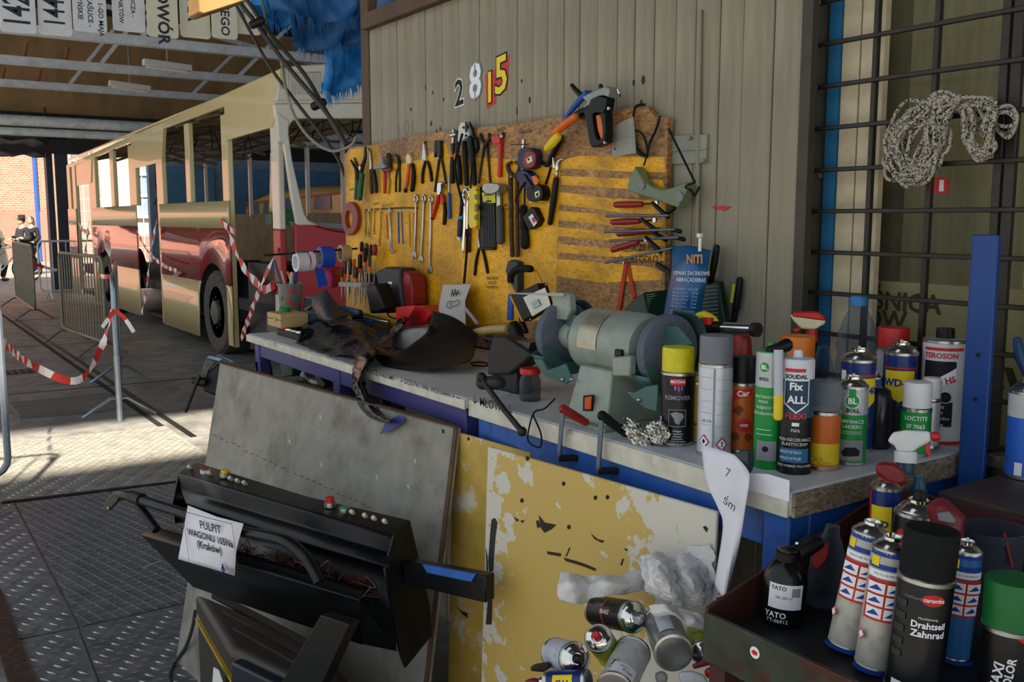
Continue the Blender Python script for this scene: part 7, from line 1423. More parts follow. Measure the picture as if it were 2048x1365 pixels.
for k, (pts, m_, r, lab) in enumerate(([[(720, 880), (900, 850), (1080, 900)], mat('grey_blue_plastic'), .012, 'grey-blue tool handle lying under the charger'], [[(900, 970), (1000, 960), (1130, 950)], black, .010, 'black tool handle with yellow ends lying in the heap'], [[(1130, 960), (1260, 985), (1460, 1020)], steel, .006, 'long steel rod lying in the tool heap'], [[(1000, 1010), (1120, 1030), (1250, 1060)], iron, .008, 'dark iron bar lying behind the bag'], [[(940, 860), (1010, 870), (1120, 900)], iron, .010, 'dark pliers handle lying by the charger'], [[(1140, 1000), (1200, 1000), (1280, 1010)], blue, .007, 'blue pen lying in the tool heap'], [[(920, 975), (960, 985), (985, 985)], yellow, .012, 'yellow knife end poking out of the heap'])):
    z_ = .0; o = M().rod([onx(p, 1.50 + .02*(k % 3)) for p in T7(*pts)], r, 8).build('loose_tool', m_); tag(o, lab, 'tool', 'loose tools heaped on the bench')
hp_ = patch('tool_heap_tray', 'dark cluttered tray filled with small tools behind the bag', 'tray', [[(700, 950, 1.66), (1000, 880, 1.67), (1500, 1000, 1.67)], [(700, 1000, 1.55), (1000, 990, 1.55), (1500, 1080, 1.56)], [(680, 1120, 1.42), (1000, 1160, 1.42), (1500, 1200, 1.45)]], mat('dark_clutter', '#24262a', .5, 0, .4, 60), .006, 6, c=T7, freq=60)
for k, (pts, m_, r, lab, xx) in enumerate((([(1460, 640), (1550, 620), (1650, 615)], mat('pale_wood_handle', '#b89a60', .5), .014, 'pale wooden hammer handle lying behind the rubber sheet', 1.56), ([(1540, 676), (1610, 692), (1700, 684)], black, .014, 'black cable plug lying beside the wooden handle', 1.545), ([(1400, 490), (1440, 540), (1470, 580)], mat('pale_card', '#a89aa8', .7), .006, 'pale torn tube standing by the paper card', 1.6), ([(1700, 600), (1720, 660), (1740, 740)], black, .02, 'black lamp foot standing behind the vise', 1.55), ([(1560, 720), (1640, 740), (1760, 700)], rubber, .016, 'black cable coil lying behind the vise', 1.5))):
    o = M().rod(spline([onx(p, xx) for p in K5(*pts)], 4), r, 10).build('loose_tool', m_); tag(o, lab, 'tool', 'loose tools heaped on the bench')
o = M().tube(spline([onz(p, ZT + .004) for p in K5((1430, 830), (1480, 820), (1540, 830), (1520, 845), (1440, 842))], 5), .0025, 6).build('looped_wire', rubber); tag(o, 'thin black wire ring lying on the white bench top', 'wire')
patch('black_bag', 'crumpled glossy black bin bag lying on the longer bench', 'bag', [[(430, 570, 1.46), (560, 548, 1.44), (680, 552, 1.44), (800, 605, 1.46), (900, 640, 1.50), (1010, 540, 1.54)], [(400, 600, 1.38), (500, 575, 1.36), (640, 580, 1.37), (760, 640, 1.38), (880, 680, 1.42), (1030, 580, 1.48)], [(372, 660, 1.30), (470, 640, 1.30), (600, 640, 1.31), (740, 690, 1.32), (860, 720, 1.35), (960, 700, 1.40)], [(352, 720, 1.24), (430, 700, 1.235), (560, 730, 1.24), (700, 745, 1.25), (820, 745, 1.27), (940, 760, 1.31)], [(356, 752, 1.225), (440, 778, 1.21), (540, 784, 1.205), (690, 778, 1.21), (820, 770, 1.22), (930, 790, 1.26)]], bagb, .011, 5, freq=13, boxes=[aabb(n) for n in ('flat_case', 'metal_case', 'wooden_box', 'plastic_case')])
patch('rubber_sheet', 'matt black rubber sheet curling up on the longer bench', 'sheet', [[(1195, 505, 1.52), (1330, 545, 1.52), (1475, 650, 1.53)], [(1175, 600, 1.47), (1320, 650, 1.47), (1458, 735, 1.49)], [(1110, 680, 1.39), (1270, 740, 1.41), (1445, 785, 1.43)], [(960, 770, 1.30), (1150, 835, 1.32), (1400, 825, 1.37)], [(800, 715, 1.235), (900, 852, 1.24), (1130, 870, 1.27)]], rubs, .0025, 3, freq=14, boxes=[aabb('plastic_case')])
# small things behind the grinder
for nm, lab, cat, x, pts, e, m_ in (('set_square', 'steel and yellow set square standing by the board', 'square', 1.63, [(1185, 830), (1290, 740), (1330, 715), (1350, 740), (1400, 950), (1260, 940)], (.02, 0, 0), mat('dark_steel_bar', '#5a5348', .5, .4)), ('blue_scrap', 'bright blue plastic scrap beside the dark green bag', 'scrap', 1.6, [(1478, 880), (1530, 775), (1680, 735), (1680, 800), (1520, 950), (1480, 940)], (.01, 0, 0), mat('bright_blue_scrap', '#1f6cc0', .5))):
    prism_thing(nm, lab, cat, T8, x, pts, e, m_)
M().prism([onx(p, 1.625) for p in T8((1190, 830), (1280, 760), (1270, 930))], (.004, 0, 0)).build('yellow_web', yellow, bpy.data.objects['set_square'], smooth=0)
gb = thing('green_bag', 'dark green printed plastic bag standing behind the grinder', 'bag', onx(T6((560, 1320))[0], 1.6)); dgm = mat('dark_green_bag', '#0f3524', .4, 0, .2, 15)
M().prism([onx(p, 1.60) for p in T6((190, 1345), (300, 1200), (440, 1050), (520, 1005), (590, 1320), (560, 1420), (240, 1420))], (.05, 0, 0)).build('dark_side', dgm, gb, bevel=.004)
fg = [onx(p, x) for p, x in zip(T6((520, 1005), (745, 975), (740, 1330), (600, 1420)), (1.60, 1.66, 1.66, 1.60))]; M().prism(fg, (.003, .0, 0)).build('printed_side', dgm, gb)
for k in range(16): 
    t0 = .06 + k*.055; a = fg[0].lerp(fg[3], t0); b = fg[1].lerp(fg[2], t0); a2 = a.lerp(b, .1); b2_ = a.lerp(b, .95 if k % 4 else .5); M().bar(a2 + V((-.001, 0, 0)), b2_ + V((-.001, 0, 0)), .0005, .0016).build('print_line', mat('pale_green_ink', '#9ab8a4', .6), gb)
g2_ = thing('green_bag', 'dark green printed bag corner showing behind the blue pouch', 'bag', onx(T6((1200, 1290))[0], 1.68)); M().prism([onx(p, 1.68) for p in T6((1080, 940), (1250, 890), (1310, 1290), (1250, 1420), (1000, 1420))], (.02, 0, 0)).build('printed_side', dgm, g2_, bevel=.003)
for k in range(10): M().bar(onx(T6((1100, 950 + k*38))[0], 1.679), onx(T6((1245, 938 + k*37))[0], 1.679), .0006, .002).build('print_line', mat('pale_green_ink'), g2_)
bp2 = thing('cable_tie_pouch', 'blue foil pouch of cable ties standing in front of the wall', 'pouch', onx(T6((880, 1320))[0], 1.6)); bpm = mat('blue_foil_pouch', '#1c5a8c', .3, .1, .15, 12, bump=.1, bsc=25)
patch('pouch', '', '', [[(800, 555, 1.63), (930, 545, 1.62), (1050, 560, 1.62), (1180, 592, 1.635)], [(800, 700, 1.61), (930, 700, 1.59), (1040, 710, 1.59), (1160, 730, 1.615)], [(785, 860, 1.60), (900, 890, 1.58), (1020, 900, 1.58), (1135, 900, 1.605)], [(740, 1080, 1.60), (860, 1100, 1.575), (990, 1110, 1.575), (1095, 1120, 1.60)], [(690, 1420, 1.60), (800, 1450, 1.585), (930, 1450, 1.585), (1040, 1420, 1.60)]], bpm, .0012, 3, c=T6, parent=bp2)
def ptxt(txt, x, y, s_, m_, xx, b=0): q = onx(T6((x, y))[0], xx); print_on([('t', txt, 0, 0, s_, m_, b)], flat_fn(q, (0, -1, .03), (-.03, 0, 1), (-1, 0, 0)), bp2)
ptxt('NITI', 1020, 680, .028, mat('orange_print', '#d8862a', .5), 1.582, .03); ptxt('OPASKI ZACISKOWE', 990, 815, .0125, wht_ink, 1.575); ptxt('ABRAÇADEIRAS', 985, 880, .0135, wht_ink, 1.573)
for k, tx_ in enumerate(('W ZESTAWIE / INCLUDES', '100 mm x 2,5 mm      100 szt', '200 mm x 4,8 mm      50 szt', '300 mm x 4,8 mm      50 szt', '370 mm x 7 mm        25 szt', '500 mm x 7,5 mm      25 szt')): ptxt(tx_, 930 - k*4, 970 + k*34, .0072, mat('pale_blue_print', '#a8c8e0', .5), 1.570)
for k in range(5): ptxt('NIE PALIĆ / DO NOT BURN', 900 - k*6, 1185 + k*28, .0066, mat('pale_blue_print'), 1.569)
zt2 = M().bar(onx(T6((1070, 600))[0], 1.61), onx(T6((1075, 470))[0], 1.61), .008, .003, (1, 0, 0)).box(onx(T6((1070, 445))[0], 1.61), (.008, .012, .009)).build('cable_tie', white); tag(zt2, 'white cable tie sticking up out of the blue pouch', 'cable tie')
for pts, lab in (([(1235, 560), (1205, 720), (1170, 880)], 'black stick work light with a yellow strip partly behind the blue pouch'), ([(1462, 875), (1440, 1020), (1420, 1160)], 'black stick work light with a yellow strip hanging free on the wall')):
    t = hung('stick_light', lab, 'work light', [('body', 's', T6, pts, [34, 42, 40], black, .008), ('light_strip', 'p', T6, [(pts[1][0] - 50, pts[1][1] - 100), (pts[1][0] - 20, pts[1][1] - 105), (pts[1][0] - 45, pts[1][1] + 80), (pts[1][0] - 75, pts[1][1] + 78)], .001, mat('yellow_green_strip', '#b8c020', .4), .035), ('lower_grip', 's', T6, [(pts[2][0], pts[2][1]), (pts[2][0] - 25, pts[2][1] + 150)], [32, 28], black)], 'stick work lights on the wall', x=XW)
# vise on the far bench corner
W9 = Cr(340, 660, .2232); v2 = thing('bench_vise', 'steel topped bench vise bolted to the free end of the longer bench', 'vise', atd(W9((370, 560))[0], 3.72)); vr = ray(425, 750)
def vp9(d0, pts, th, nm, m_, b=.004): M().prism([atd(p, d0) for p in W9(*pts)], vr*th).build(nm, m_, v2, bevel=b)
wbs = mat('worn_blue_steel', '#7c8aa0', .35, .6, .2, 15); vdk = mat('vise_black', '#101112', .5, .1, .2, 30); vol = mat('olive_grey_casting', '#55564a', .5, .2, .25, 20, '#8a7434', (.62, .7))
vp9(3.70, [(325, 252), (440, 284), (400, 300), (345, 370), (325, 460), (290, 470), (282, 400), (300, 318)], .09, 'front_jaw', vol); vp9(3.69, [(322, 252), (358, 228), (475, 258), (440, 286)], .05, 'jaw_top', wbs, .002); vp9(3.73, [(412, 228), (450, 221), (585, 284), (560, 300), (470, 262)], .1, 'rear_jaw', wbs)
vp9(3.705, [(330, 385), (440, 300), (470, 300), (460, 590), (400, 588), (300, 548), (290, 470)], .12, 'body', vdk, .008)
M().bar(atd(W9((440, 480))[0], 3.80), V((1.22, 3.47, .93)), .07, .08).build('mounting_base', vdk, v2)
M().rod([atd(p, 3.68) for p in W9((215, 455), (300, 470))], [.014, .02], 12).build('spindle', iron, v2); M().rod([atd(p, 3.66) for p in W9((262, 420), (235, 480), (140, 730))], .0075, 8).build('tommy_bar', iron, v2)
# lower shelf clutter
for nm, lab, cat, x, pts, e, m_ in (('green_bottle', 'dull green bottle lying on the lower bench shelf', 'bottle', 1.32, [(245, 830), (270, 800), (300, 790), (325, 830), (322, 910), (260, 915)], (.06, 0, 0), green), ('steel_bracket', 'bent pale steel bracket on the lower bench shelf', 'bracket', 1.30, [(365, 905), (385, 862), (400, 880), (395, 915), (480, 940), (540, 950), (515, 970), (440, 960)], (.03, 0, 0), mat('pale_bracket', '#b4b4ae', .4, .3)), ('leather_strap', 'dark brown leather strap on the lower bench shelf', 'strap', 1.36, [(440, 850), (540, 870), (600, 910), (640, 950), (560, 965), (500, 930)], (.05, 0, 0), mat('brown_leather', '#4a3830', .6)), ('dark_shoe_last', 'dark rounded tool end in front of the brown strap', 'tool', 1.28, [(465, 925), (500, 915), (530, 960), (520, 985), (480, 970)], (.03, 0, 0), iron)):
    prism_thing(nm, lab, cat, K5, x, pts, e, m_, .006)
t = hung('ring_wrench', 'dark ring wrench standing below the bench top beside the bag strand', 'wrench', [('shank', 's', K5, [(935, 1040), (905, 1110)], [14, 12], iron), ('ring', 'c', K5, [(925, 1030), (915, 1005), (940, 992), (965, 1005), (965, 1030), (940, 1042), (925, 1030)], .006, iron)], x=1.26)
prism_thing('iron_bar', 'dark iron bar standing below the bench top behind the ring wrench', 'bar', K5, 1.3, [(850, 960), (870, 955), (890, 1080), (875, 1090)], (.02, 0, 0), iron)
o = M().rod([onx(p, 1.256) for p in K5((1060, 1105), (1090, 1100), (1240, 1170), (1400, 1240))], [.018, .02, .02, .02], 12).build('cardboard_tube', mat('beige_tube', '#a89a78', .7, 0, .15, 10)); tag(o, 'beige cardboard tube lying under the bench above the grey panel', 'tube')
o = M().tube(spline([onx(p, 1.4) for p in D6((330, 1060), (400, 1030), (480, 1090), (440, 1130), (350, 1110), (420, 1060))], 5), .008, 8).build('cable_coil', rubber); tag(o, 'coil of black cable hanging under the blue-framed bench', 'cable')

# ------------------------------------------------------------------ rope over the grille
G7 = Cr(1480, 0, .5126); rope_m = mat('black_and_white_braid', '#b4ab98', .85, 0, .2, 210, '#1c1a18', (.515, .56), .4, 300)
rp_ = thing('rope_hank', 'hank of black and white braided rope hung over the grille bar', 'rope', onx(G7((660, 690))[0], 1.74)); random.seed(21)
def loops(cps, n, nm, jit, r=.0037):
    for i in range(n):
        P = []
        for x, y, sp in cps: P.append(onx(G7((x + random.gauss(0, sp), y + random.gauss(0, sp)))[0], 1.742 + random.uniform(-.022, .012)))
        P2 = spline(P + [P[0]], 5)[:-1]; M().tube(P2, r, 7, closed=True).build(nm, rope_m, rp_)
loops([(860, 400, 14), (770, 390, 18), (680, 440, 22), (600, 540, 22), (600, 650, 26), (670, 690, 20), (740, 640, 26), (770, 540, 24), (780, 460, 20)], 20, 'rope_turn', 1)
loops([(800, 395, 12), (700, 450, 25), (640, 560, 25), (650, 650, 20), (710, 600, 25), (740, 500, 20)], 10, 'rope_turn', 1)
loops([(820, 390, 10), (900, 400, 14), (990, 425, 10), (960, 470, 25), (985, 560, 14), (930, 605, 14), (890, 520, 16), (880, 440, 14)], 11, 'rope_turn', 1)
loops([(1000, 430, 10), (1050, 410, 14), (1075, 470, 12), (1045, 530, 14), (1000, 500, 12)], 3, 'rope_turn', 1)
# ------------------------------------------------------------------ tray trolley with cans
ZF = .90
tr = thing('tray_trolley', 'worn dark green steel tray trolley holding oily cans', 'trolley', (1.2, .65, 0))
tray_m = mat('oily_tray_steel', '#2c2e2e', .4, .4, .3, 6, '#3c4038', (.5, .65)); rim_t = mat('worn_green_brown_rim', '#3a4032', .45, .2, .3, 9, '#4e2c20', (.5, .6)); redb = mat('dark_red_brown_paint', '#46261f', .5, .1, .25, 8)
M().box((1.205, .55, ZF - .006), (.44, .78, .012)).build('pan', tray_m, tr)
M().box((.984, .55, ZF - .008), (.008, .79, .075)).build('front_rim', rim_t, tr, bevel=.002)
sd = [ony(p, .94) for p in ((1415, 1217), (1500, 1161), (1600, 1096), (1742, 1003))]; sd = [V((p.x, .94, p.z)) for p in sd] + [V((1.42, .94, 1.04)), V((1.42, .94, ZF - .04)), V((.984, .94, ZF - .045))]
M().prism(sd, (0, .006, 0)).build('side_plate', redb, tr, bevel=.0015, seg=1); M().box((1.42, .55, .97), (.008, .79, .16)).build('back_plate', redb, tr)
for x, y in ((1.0, .92), (1.4, .92), (1.0, .2), (1.4, .2)): M().box((x, y, .44), (.03, .03, .88)).build('leg', redb, tr)
M().box((1.2, .55, .35), (.42, .74, .02)).build('lower_shelf', redb, tr)
q = onx((1510, 1306), .9795); M().disc(q, (-1, 0, 0), .0085, .0008, 16).build('round_sticker', wht_ink, tr); M().prism([q + V((-.001, a, b)) for a, b in circ(0, 0, .006, 5, .004)], (-.0003, 0, 0)).build('sticker_print', red_ink, tr, smooth=0)
GT = 'cans and bottles in the tray'
oil_w = mat('grimy_white_tin', '#b8b2a4', .45, .1, .15, 18, '#7c7668', (.5, .7)); 
IR = (.828, -.561)
def tilt(a, b=0): return V((IR[0]*a + .55*b, IR[1]*a + .82*b, 1))
def stand(lab, bpx, wpx, L_px, body, tl=None, name='spray_can', cat='can', z=ZF, **kw):
    f = onz(bpx, z); r = wpx*mpp(f)/2; d = V((f.x, f.y, 0)).normalized(); c = f + d*r*.85; H_ = L_px*mpp(c)
    return can(name, lab, cat, V((c.x, c.y, z + .001 + (r*math.hypot(tl.x, tl.y)*.85 if tl is not None else 0))), r, H_, body, tilt=tl, group=kw.pop('group', GT), **kw), c, r, H_
wdp = [('r', -1.3, .965, 1.3, 1.0, blu_ink), ('r', -1.3, .86, 1.3, .90, blu_ink), ('p', [(-1.1, .88), (-.6, .88), (-.6, .96), (-1.1, .96)], yel_ink), ('r', -1.2, .79, 1.2, .85, wht_ink), ('t', 'MULTI-USE PRODUCT', 0, .82, .16, ink), ('r', -1.1, .44, 1.1, .78, red_ink)]
for i in range(3):
    for j in range(2): wdp += [('r', -.95 + j*.95, .46 + i*.105, -.1 + j*.95, .545 + i*.105, wht_ink), ('p', [(-.9 + j*.95, .48 + i*.105), (-.5 + j*.95, .53 + i*.105), (-.2 + j*.95, .49 + i*.105)], blu_ink)]
wdp += [('r', -1.2, .0, 1.2, .035, blu_ink), diamond(-.9, .3, .22, red_ink), diamond(-.9, .3, .16, wht_ink)]
stand('grimy pictogram-labelled can tilting beside the black oil can', (1690, 1312), 72, 262, oil_w, tilt(.17), cap_h=.10, items=wdp, turn=-.1)
stand('grimy pictogram-labelled can in front of the black spray can', (1745, 1352), 74, 272, oil_w, tilt(.1), cap_h=.10, items=wdp, turn=.1)
stand('tall black wire rope spray can with a matt black cap', (1822, 1405), 108, 335, tin_b, tilt(.07), top='cap', cap_m=rubber, cap_h=.30, cap_r=.98, items=[('p', circ(.35, .88, .42, 16, .05), red_ink), ('t', 'caramba', .38, .88, .22, wht_ink, .02), ('t', 'Drahtseil', .3, .66, .34, wht_ink, .03), ('t', 'Zahnrad', .32, .585, .36, wht_ink, .03), ('t', 'Hochleistung', .25, .72, .13, wht_ink), ('t', 'rostlösend', -.35, .88, .15, gry_ink), *[('r', -1.0, .78 - k*.11, -.55, .84 - k*.11, mat('dark_grey_print', '#2c2c2e', .5)) for k in range(5)], ('r', -.8, .03, -.4, .14, wht_ink)])
stand('pictogram-labelled can half hidden behind the black spray can', (1905, 1330), 60, 245, mat('blue_tin', '#2c6aa8', .4), tilt(.06), cap_h=.1, items=wdp, turn=.3)
stand('black can with a chrome dome and black nozzle', (1812, 1236), 88, 235, tin_b, tilt(.06), cap_h=.16, nozzle=black, items=[('p', circ(-.55, .8, .35, 14, .07), red_ink), ('t', 'caba', -.55, .8, .22, wht_ink)])
wdred = stand('blue and yellow WD can under a red spray head at the tray back', (1762, 1192), 62, 236, tin_bl, None, cap_h=.1, items=[('r', -1.2, .45, -1.0, .98, red_ink), ('r', -.95, .5, .4, .85, yel_ink), ('t', 'WD', -.3, .68, .6, blu_ink, .04)])
# big red flattened spray head on that can
sh = M().prism([atd(p, depth(wdred[1]) - .04) for p in E1((1000, 190), (1040, 170), (1110, 180), (1160, 220), (1180, 290), (1120, 305), (1050, 280), (1005, 240))], ray(1780, 950)*.024).build('spray_head', dred, wdred[0], bevel=.006)
stand('green-capped paint can at the tray corner', (2010, 1430), 108, 262, tin_b, None, top='cap', cap_m=mat('plastic_scrap', '#0e6a2c', .45), cap_h=.38, cap_r=1.0, items=[('t', 'MAXI', -.35, .45, .5, wht_ink, .03, 1.45), ('t', 'COLOR', .05, .5, .4, wht_ink, .03, 1.45), ('p', [(.2, .98), (.6, .98), (1.3, .6), (1.3, .75)], red_ink), ('p', [(.2, .2), (.9, .35), (1.1, .1)], blu_ink), ('p', [(.3, .05), (1.0, .2), (1.1, .02)], mag)])
# oil can with pump head
of = onz((1562, 1258), ZF); orr = 88*mpp(of)/2; ob = of + V((of.x, of.y, 0)).normalized()*orr*.85; oX = frame_at(V((ob.x, ob.y, ZF + .0018)), tilt(.06))
oc = thing('oil_can', 'black pump oil can with a white YATO label', 'oil can', V((ob.x, ob.y, ZF)), GT); oh = 150*mpp(of)
M(oX).lathe([(orr*.95, 0), (orr, .004), (orr, oh*.58), (orr*.93, oh*.68), (orr*.6, oh*.84), (orr*.5, oh*.87), (orr*.5, oh)], 30).build('tank', mat('gloss_black_metal', '#121314', .2, .2), oc)
M(oX).lathe([(orr*.56, oh*.86), (orr*.56, oh*.97), (orr*.4, oh)], 20).build('collar', black, oc)
fao = math.atan2(*( (oX.to_3x3().inverted() @ (EYE - ob)).yx )); print_on([('r', -.7*orr, oh*.26, .9*orr, oh*.60, paper), ('t', 'YATO', -.25*orr, oh*.54, orr*.26, ink, .02), ('r', .35*orr, oh*.44, .75*orr, oh*.56, gry_ink), ('t', 'OIL 250 ml', .0, oh*.42, orr*.16, ink), ('t', 'YATO', -.3*orr, oh*.17, orr*.36, wht_ink, .02), ('t', 'YT-06912', -.2*orr, oh*.09, orr*.24, wht_ink)], cyl_fn(oX, orr + .0004, fao), oc, step=.004)
oa = lambda *pts: [atd(p, depth(ob) - .005) for p in E1(*pts)]
M().rod(oa((520, 700), (590, 665), (690, 610)), [.012, .014, .011], 12).build('pump_head', black, oc); M().rod(oa((575, 740), (565, 690)), .011, 12).build('pump_neck', black, oc); M().rod(oa((575, 650), (640, 600), (660, 580)), [.008, .007, .006], 10).build('trigger', black, oc); M().sphere(oa((583, 618))[0], .004, 8).build('screw', chrome, oc); M().sphere(oa((675, 600))[0], .004, 8).build('screw', chrome, oc); M().prism(oa((660, 660), (720, 610), (755, 605), (745, 700), (690, 760), (655, 740)), ray(1620, 1100)*.012).build('red_lever', dred, oc, bevel=.003)
# clear bottle lying behind, drill chuck, tubs
b1_ = onz((1642, 1214), ZF)
bottle('empty clear bottle leaning between the oil can and the pictogram cans', None, None, None, [(.7, 0), (1, .03), (1, .6), (.8, .75), (.45, .9), (.4, 1.0)], pane_mat('thin_clear_plastic', '#8fa0b0', .03, '#dce4ec', .05), None, GT, 'plastic_bottle', 'bottle', base=V((b1_.x, b1_.y, ZF + .002)), tilt=tilt(.1), r=.026, H_=.13)
dc = thing('drill_chuck', 'steel drill chuck with bit lying in the tray corner', 'drill chuck', onz((1490, 1215), ZF)); cz = lambda z, *pts: [onz(p, z) for p in E1(*pts)]
M().tube(cz(ZF + .014, (330, 930), (420, 890)), [.012, .014], 14).build('chuck', chrome, dc); M().tube(cz(ZF + .012, (240, 970), (330, 930)), [.006, .009], 10).build('shank', iron, dc); M().tube(cz(ZF + .011, (198, 990), (240, 970)), [.006, .006], 8).build('bit_tip', mat('brass'), dc)
tf_ = onz((1976, 1278), ZF); tub = thing('plastic_tub', 'clear round plastic tub with a red strip standing in the tray', 'tub', tf_ + V((.03, 0, 0)))
rt2 = 125*mpp(tf_)/2; tuH = atd((1985, 1040), depth(tf_) + .05).z - ZF; M(Matrix.Translation(V((tf_.x + .03, tf_.y + .02, ZF)))).lathe([(rt2*.8, 0), (rt2*.85, .004), (rt2*.97, tuH - .013), (rt2*1.06, tuH - .011), (rt2*1.06, tuH), (rt2*.98, tuH), (rt2*.84, .01)], 32, False).build('tub_wall', pane_mat('hazy_tub_plastic', '#5c6470', .25, '#a8b0b8', .2), tub)
M().bar(atd(E1((1700, 560))[0], depth(tf_) - .03), atd(E1((1745, 740))[0], depth(tf_) - .03), .006, .003).build('red_strip', dred, tub)
o = M().rod([onx(p, 1.397) for p in E1((1490, 790), (1600, 790), (1735, 775))], .017, 14).build('plastic_tube', mat('slate_tube', '#28363c', .4)); tag(o, 'dark slate plastic tube lying behind the pictogram can', 'tube')
o = M().rod([atd(p, 1.36) for p in E1((1350, 430), (1395, 490), (1400, 590))], [.018, .024, .02], 12).build('trigger_sprayer', mat('dull_red_plastic', '#7a2028', .4)); tag(o, 'dull red spray nozzle head with a grey panel behind the black can', 'spray head')  # a spray nozzle head alone
M().prism([atd(p, 1.33) for p in E1((1335, 450), (1400, 440), (1440, 490), (1430, 510), (1345, 495))], ray(1890, 1030)*.004).build('grey_panel', grey, o, bevel=.002)
t_, b_, r_, h_ = bottle('teal spray bottle with a white and red trigger head standing in the tray', (1826, 1186), 42, 945, [(.9, 0), (1, .05), (1, .6), (.8, .85), (.5, .97), (.5, 1)], mat('teal_bottle', '#1f4a58', .3, 0, .1, 10), None, GT, 'spray_bottle', 'spray bottle', z=ZF)
dT = depth(b_) - .0; ap = lambda *pts: [atd(p, dT) for p in C8(*pts)]; bv = ray(1830, 890)*.026
trigger_head(t_, (ap((1298, 830), (1330, 780), (1400, 768), (1535, 775), (1540, 830), (1480, 860), (1440, 890), (1350, 890), (1345, 860)), ap((1535, 775), (1590, 785), (1595, 825), (1540, 832)), ap((1505, 845), (1530, 830), (1540, 925), (1545, 935), (1510, 890)), bv), white, red)
M().tube([ap((1400, 885))[0] + bv*.5, ap((1398, 945))[0] + bv*.5], .018, 16).build('collar', white, t_); M().tube([ap((1398, 945))[0] + bv*.5, ap((1395, 1010))[0] + bv*.5], .014, 12).build('neck', mat('teal_bottle'), t_)

# ------------------------------------------------------------------ brown cabinet beyond the tray
cb3 = thing('brown_cabinet', 'dark red-brown steel cabinet standing by the blue post', 'cabinet', (1.6, .55, 0))
M().box((1.585, .50, .5), (.20, .72, 1.0)).build('body', redb, cb3, bevel=.004); M().box((1.575, .50, 1.035), (.24, .76, .03)).build('top', mat('dusty_brown_top', '#4a3a34', .55, .1, .25, 8), cb3, bevel=.004)
M().box((1.483, .5, .8), (.006, .6, .3)).build('drawer', mat('dark_green_drawer', '#1c2a20', .5), cb3, bevel=.002)
kf = onz((1990, 934), 1.05); o = M(Matrix.Translation((kf.x + .01, kf.y, 1.05))).lathe([(.017, 0), (.018, .002), (.018, .02), (.016, .022), (.003, .022)], 20).build('round_tin', mat('dull_tin', '#8a8880', .4, .6)); tag(o, 'small round metal tin on the brown cabinet', 'tin')
stand('blue and white can standing on the brown cabinet', (2046, 962), 72, 195, mat('blue_white_tin', '#2864c8', .4), None, z=1.05, cap_h=.12, bands=[(.72, .99, mat('white_tin'))], items=[('r', -.5, .05, -.1, .2, wht_ink), ('r', -.1, .45, .4, .6, org_i)], group=GC)
o = M().rod([onx(p, 1.74) for p in ((2034, 680), (2042, 715), (2056, 748))], [.007, .011, .009], 10).build('scraper_tool', mat('blue_handle', '#244a74', .4)); tag(o, 'blue tool handle leaning at the barred window', 'tool')  # the handle of a brush, without any scraper blade

# ------------------------------------------------------------------ bin of empty cans and paper below
H2 = Cr(1040, 1080, .2148)
bn = thing('waste_bin', 'open dark bin full of empty cans in front of the yellow panel', 'bin', (.94, 1.13, 0)); bin_m = mat('dark_bin_plastic', '#1c1e20', .6)
for c, d in (((.94, 1.13, .01), (.22, .24, .02)), ((.83, 1.13, .3), (.008, .24, .6)), ((1.05, 1.13, .3), (.008, .24, .6)), ((.94, 1.01, .3), (.22, .008, .6)), ((.94, 1.25, .3), (.22, .008, .6))): M().box(c, d).build('bin_wall', bin_m, bn)
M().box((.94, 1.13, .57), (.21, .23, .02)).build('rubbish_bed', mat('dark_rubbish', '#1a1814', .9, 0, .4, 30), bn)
GB = 'empty cans thrown in the bin'
def lie(lab, bp, db, tp, dt, rpx, body, **kw):
    a, b = atd(H2(bp)[0], db), atd(H2(tp)[0], dt); r = rpx*H2.s*mpp(b); return can('empty_can', lab, 'can', a, r, (b - a).length, body, tilt=b - a, group=GB, **kw)
ylg = mat('yellow_green_tin', '#b8c414', .4)
lie('black empty can lying with its chrome dome showing', (720, 660), 1.72, (1075, 725), 1.60, 148, tin_b, cap_h=.08, items=[('r', -1.3, .5, .6, .53, red_ink), ('t', 'BRAKE', -.2, .6, .4, wht_ink, 0, 1.57), ('t', 'CLEAN', -.6, .4, .4, gry_ink, 0, 1.57)], turn=.2)
lie('yellow-green empty can with a red nozzle', (850, 1080), 1.66, (720, 905), 1.54, 132, ylg, cap_h=.1, nozzle=red, items=[('t', 'TEXTAR', 0, .5, .4, ink, .02, 1.57)])
lie('white and blue empty can with a black nozzle', (330, 1060), 1.62, (530, 1110), 1.52, 150, mat('blue_white_torn_tin', '#b8bcc8', .4, 0, .1, 12, '#1c3478', (.55, .58)), cap_h=.12, nozzle=black)
lie('bare silver empty can with its flat bottom facing out', (1430, 1060), 1.50, (1310, 740), 1.62, 166, mat('bare_can_tin', '#a0a4a4', .3, .8, .15, 10), cap_h=.1, items=[('r', -.3, .2, .5, .95, mat('torn_white_label', '#b8bcc4', .6))])
lie('white empty can smeared with black grease', (880, 1400), 1.475, (1060, 1030), 1.575, 165, mat('greasy_white_tin', '#c4c4c4', .45, 0, .1, 28, '#141414', (.56, .6)), cap_h=.06, items=[('r', -.7, .05, .7, .3, paper), ('t', 'MULTI', .0, .22, .2, ink), ('t', 'Kopf', .2, .15, .3, ink)])
lie('yellow-green empty can with a purple-red lid near the trolley', (1650, 860), 1.635, (1700, 1080), 1.525, 110, ylg, cap_h=.16, items=[('t', 'TEXTAR', 0, .6, .36, ink, .02, 3.14)])
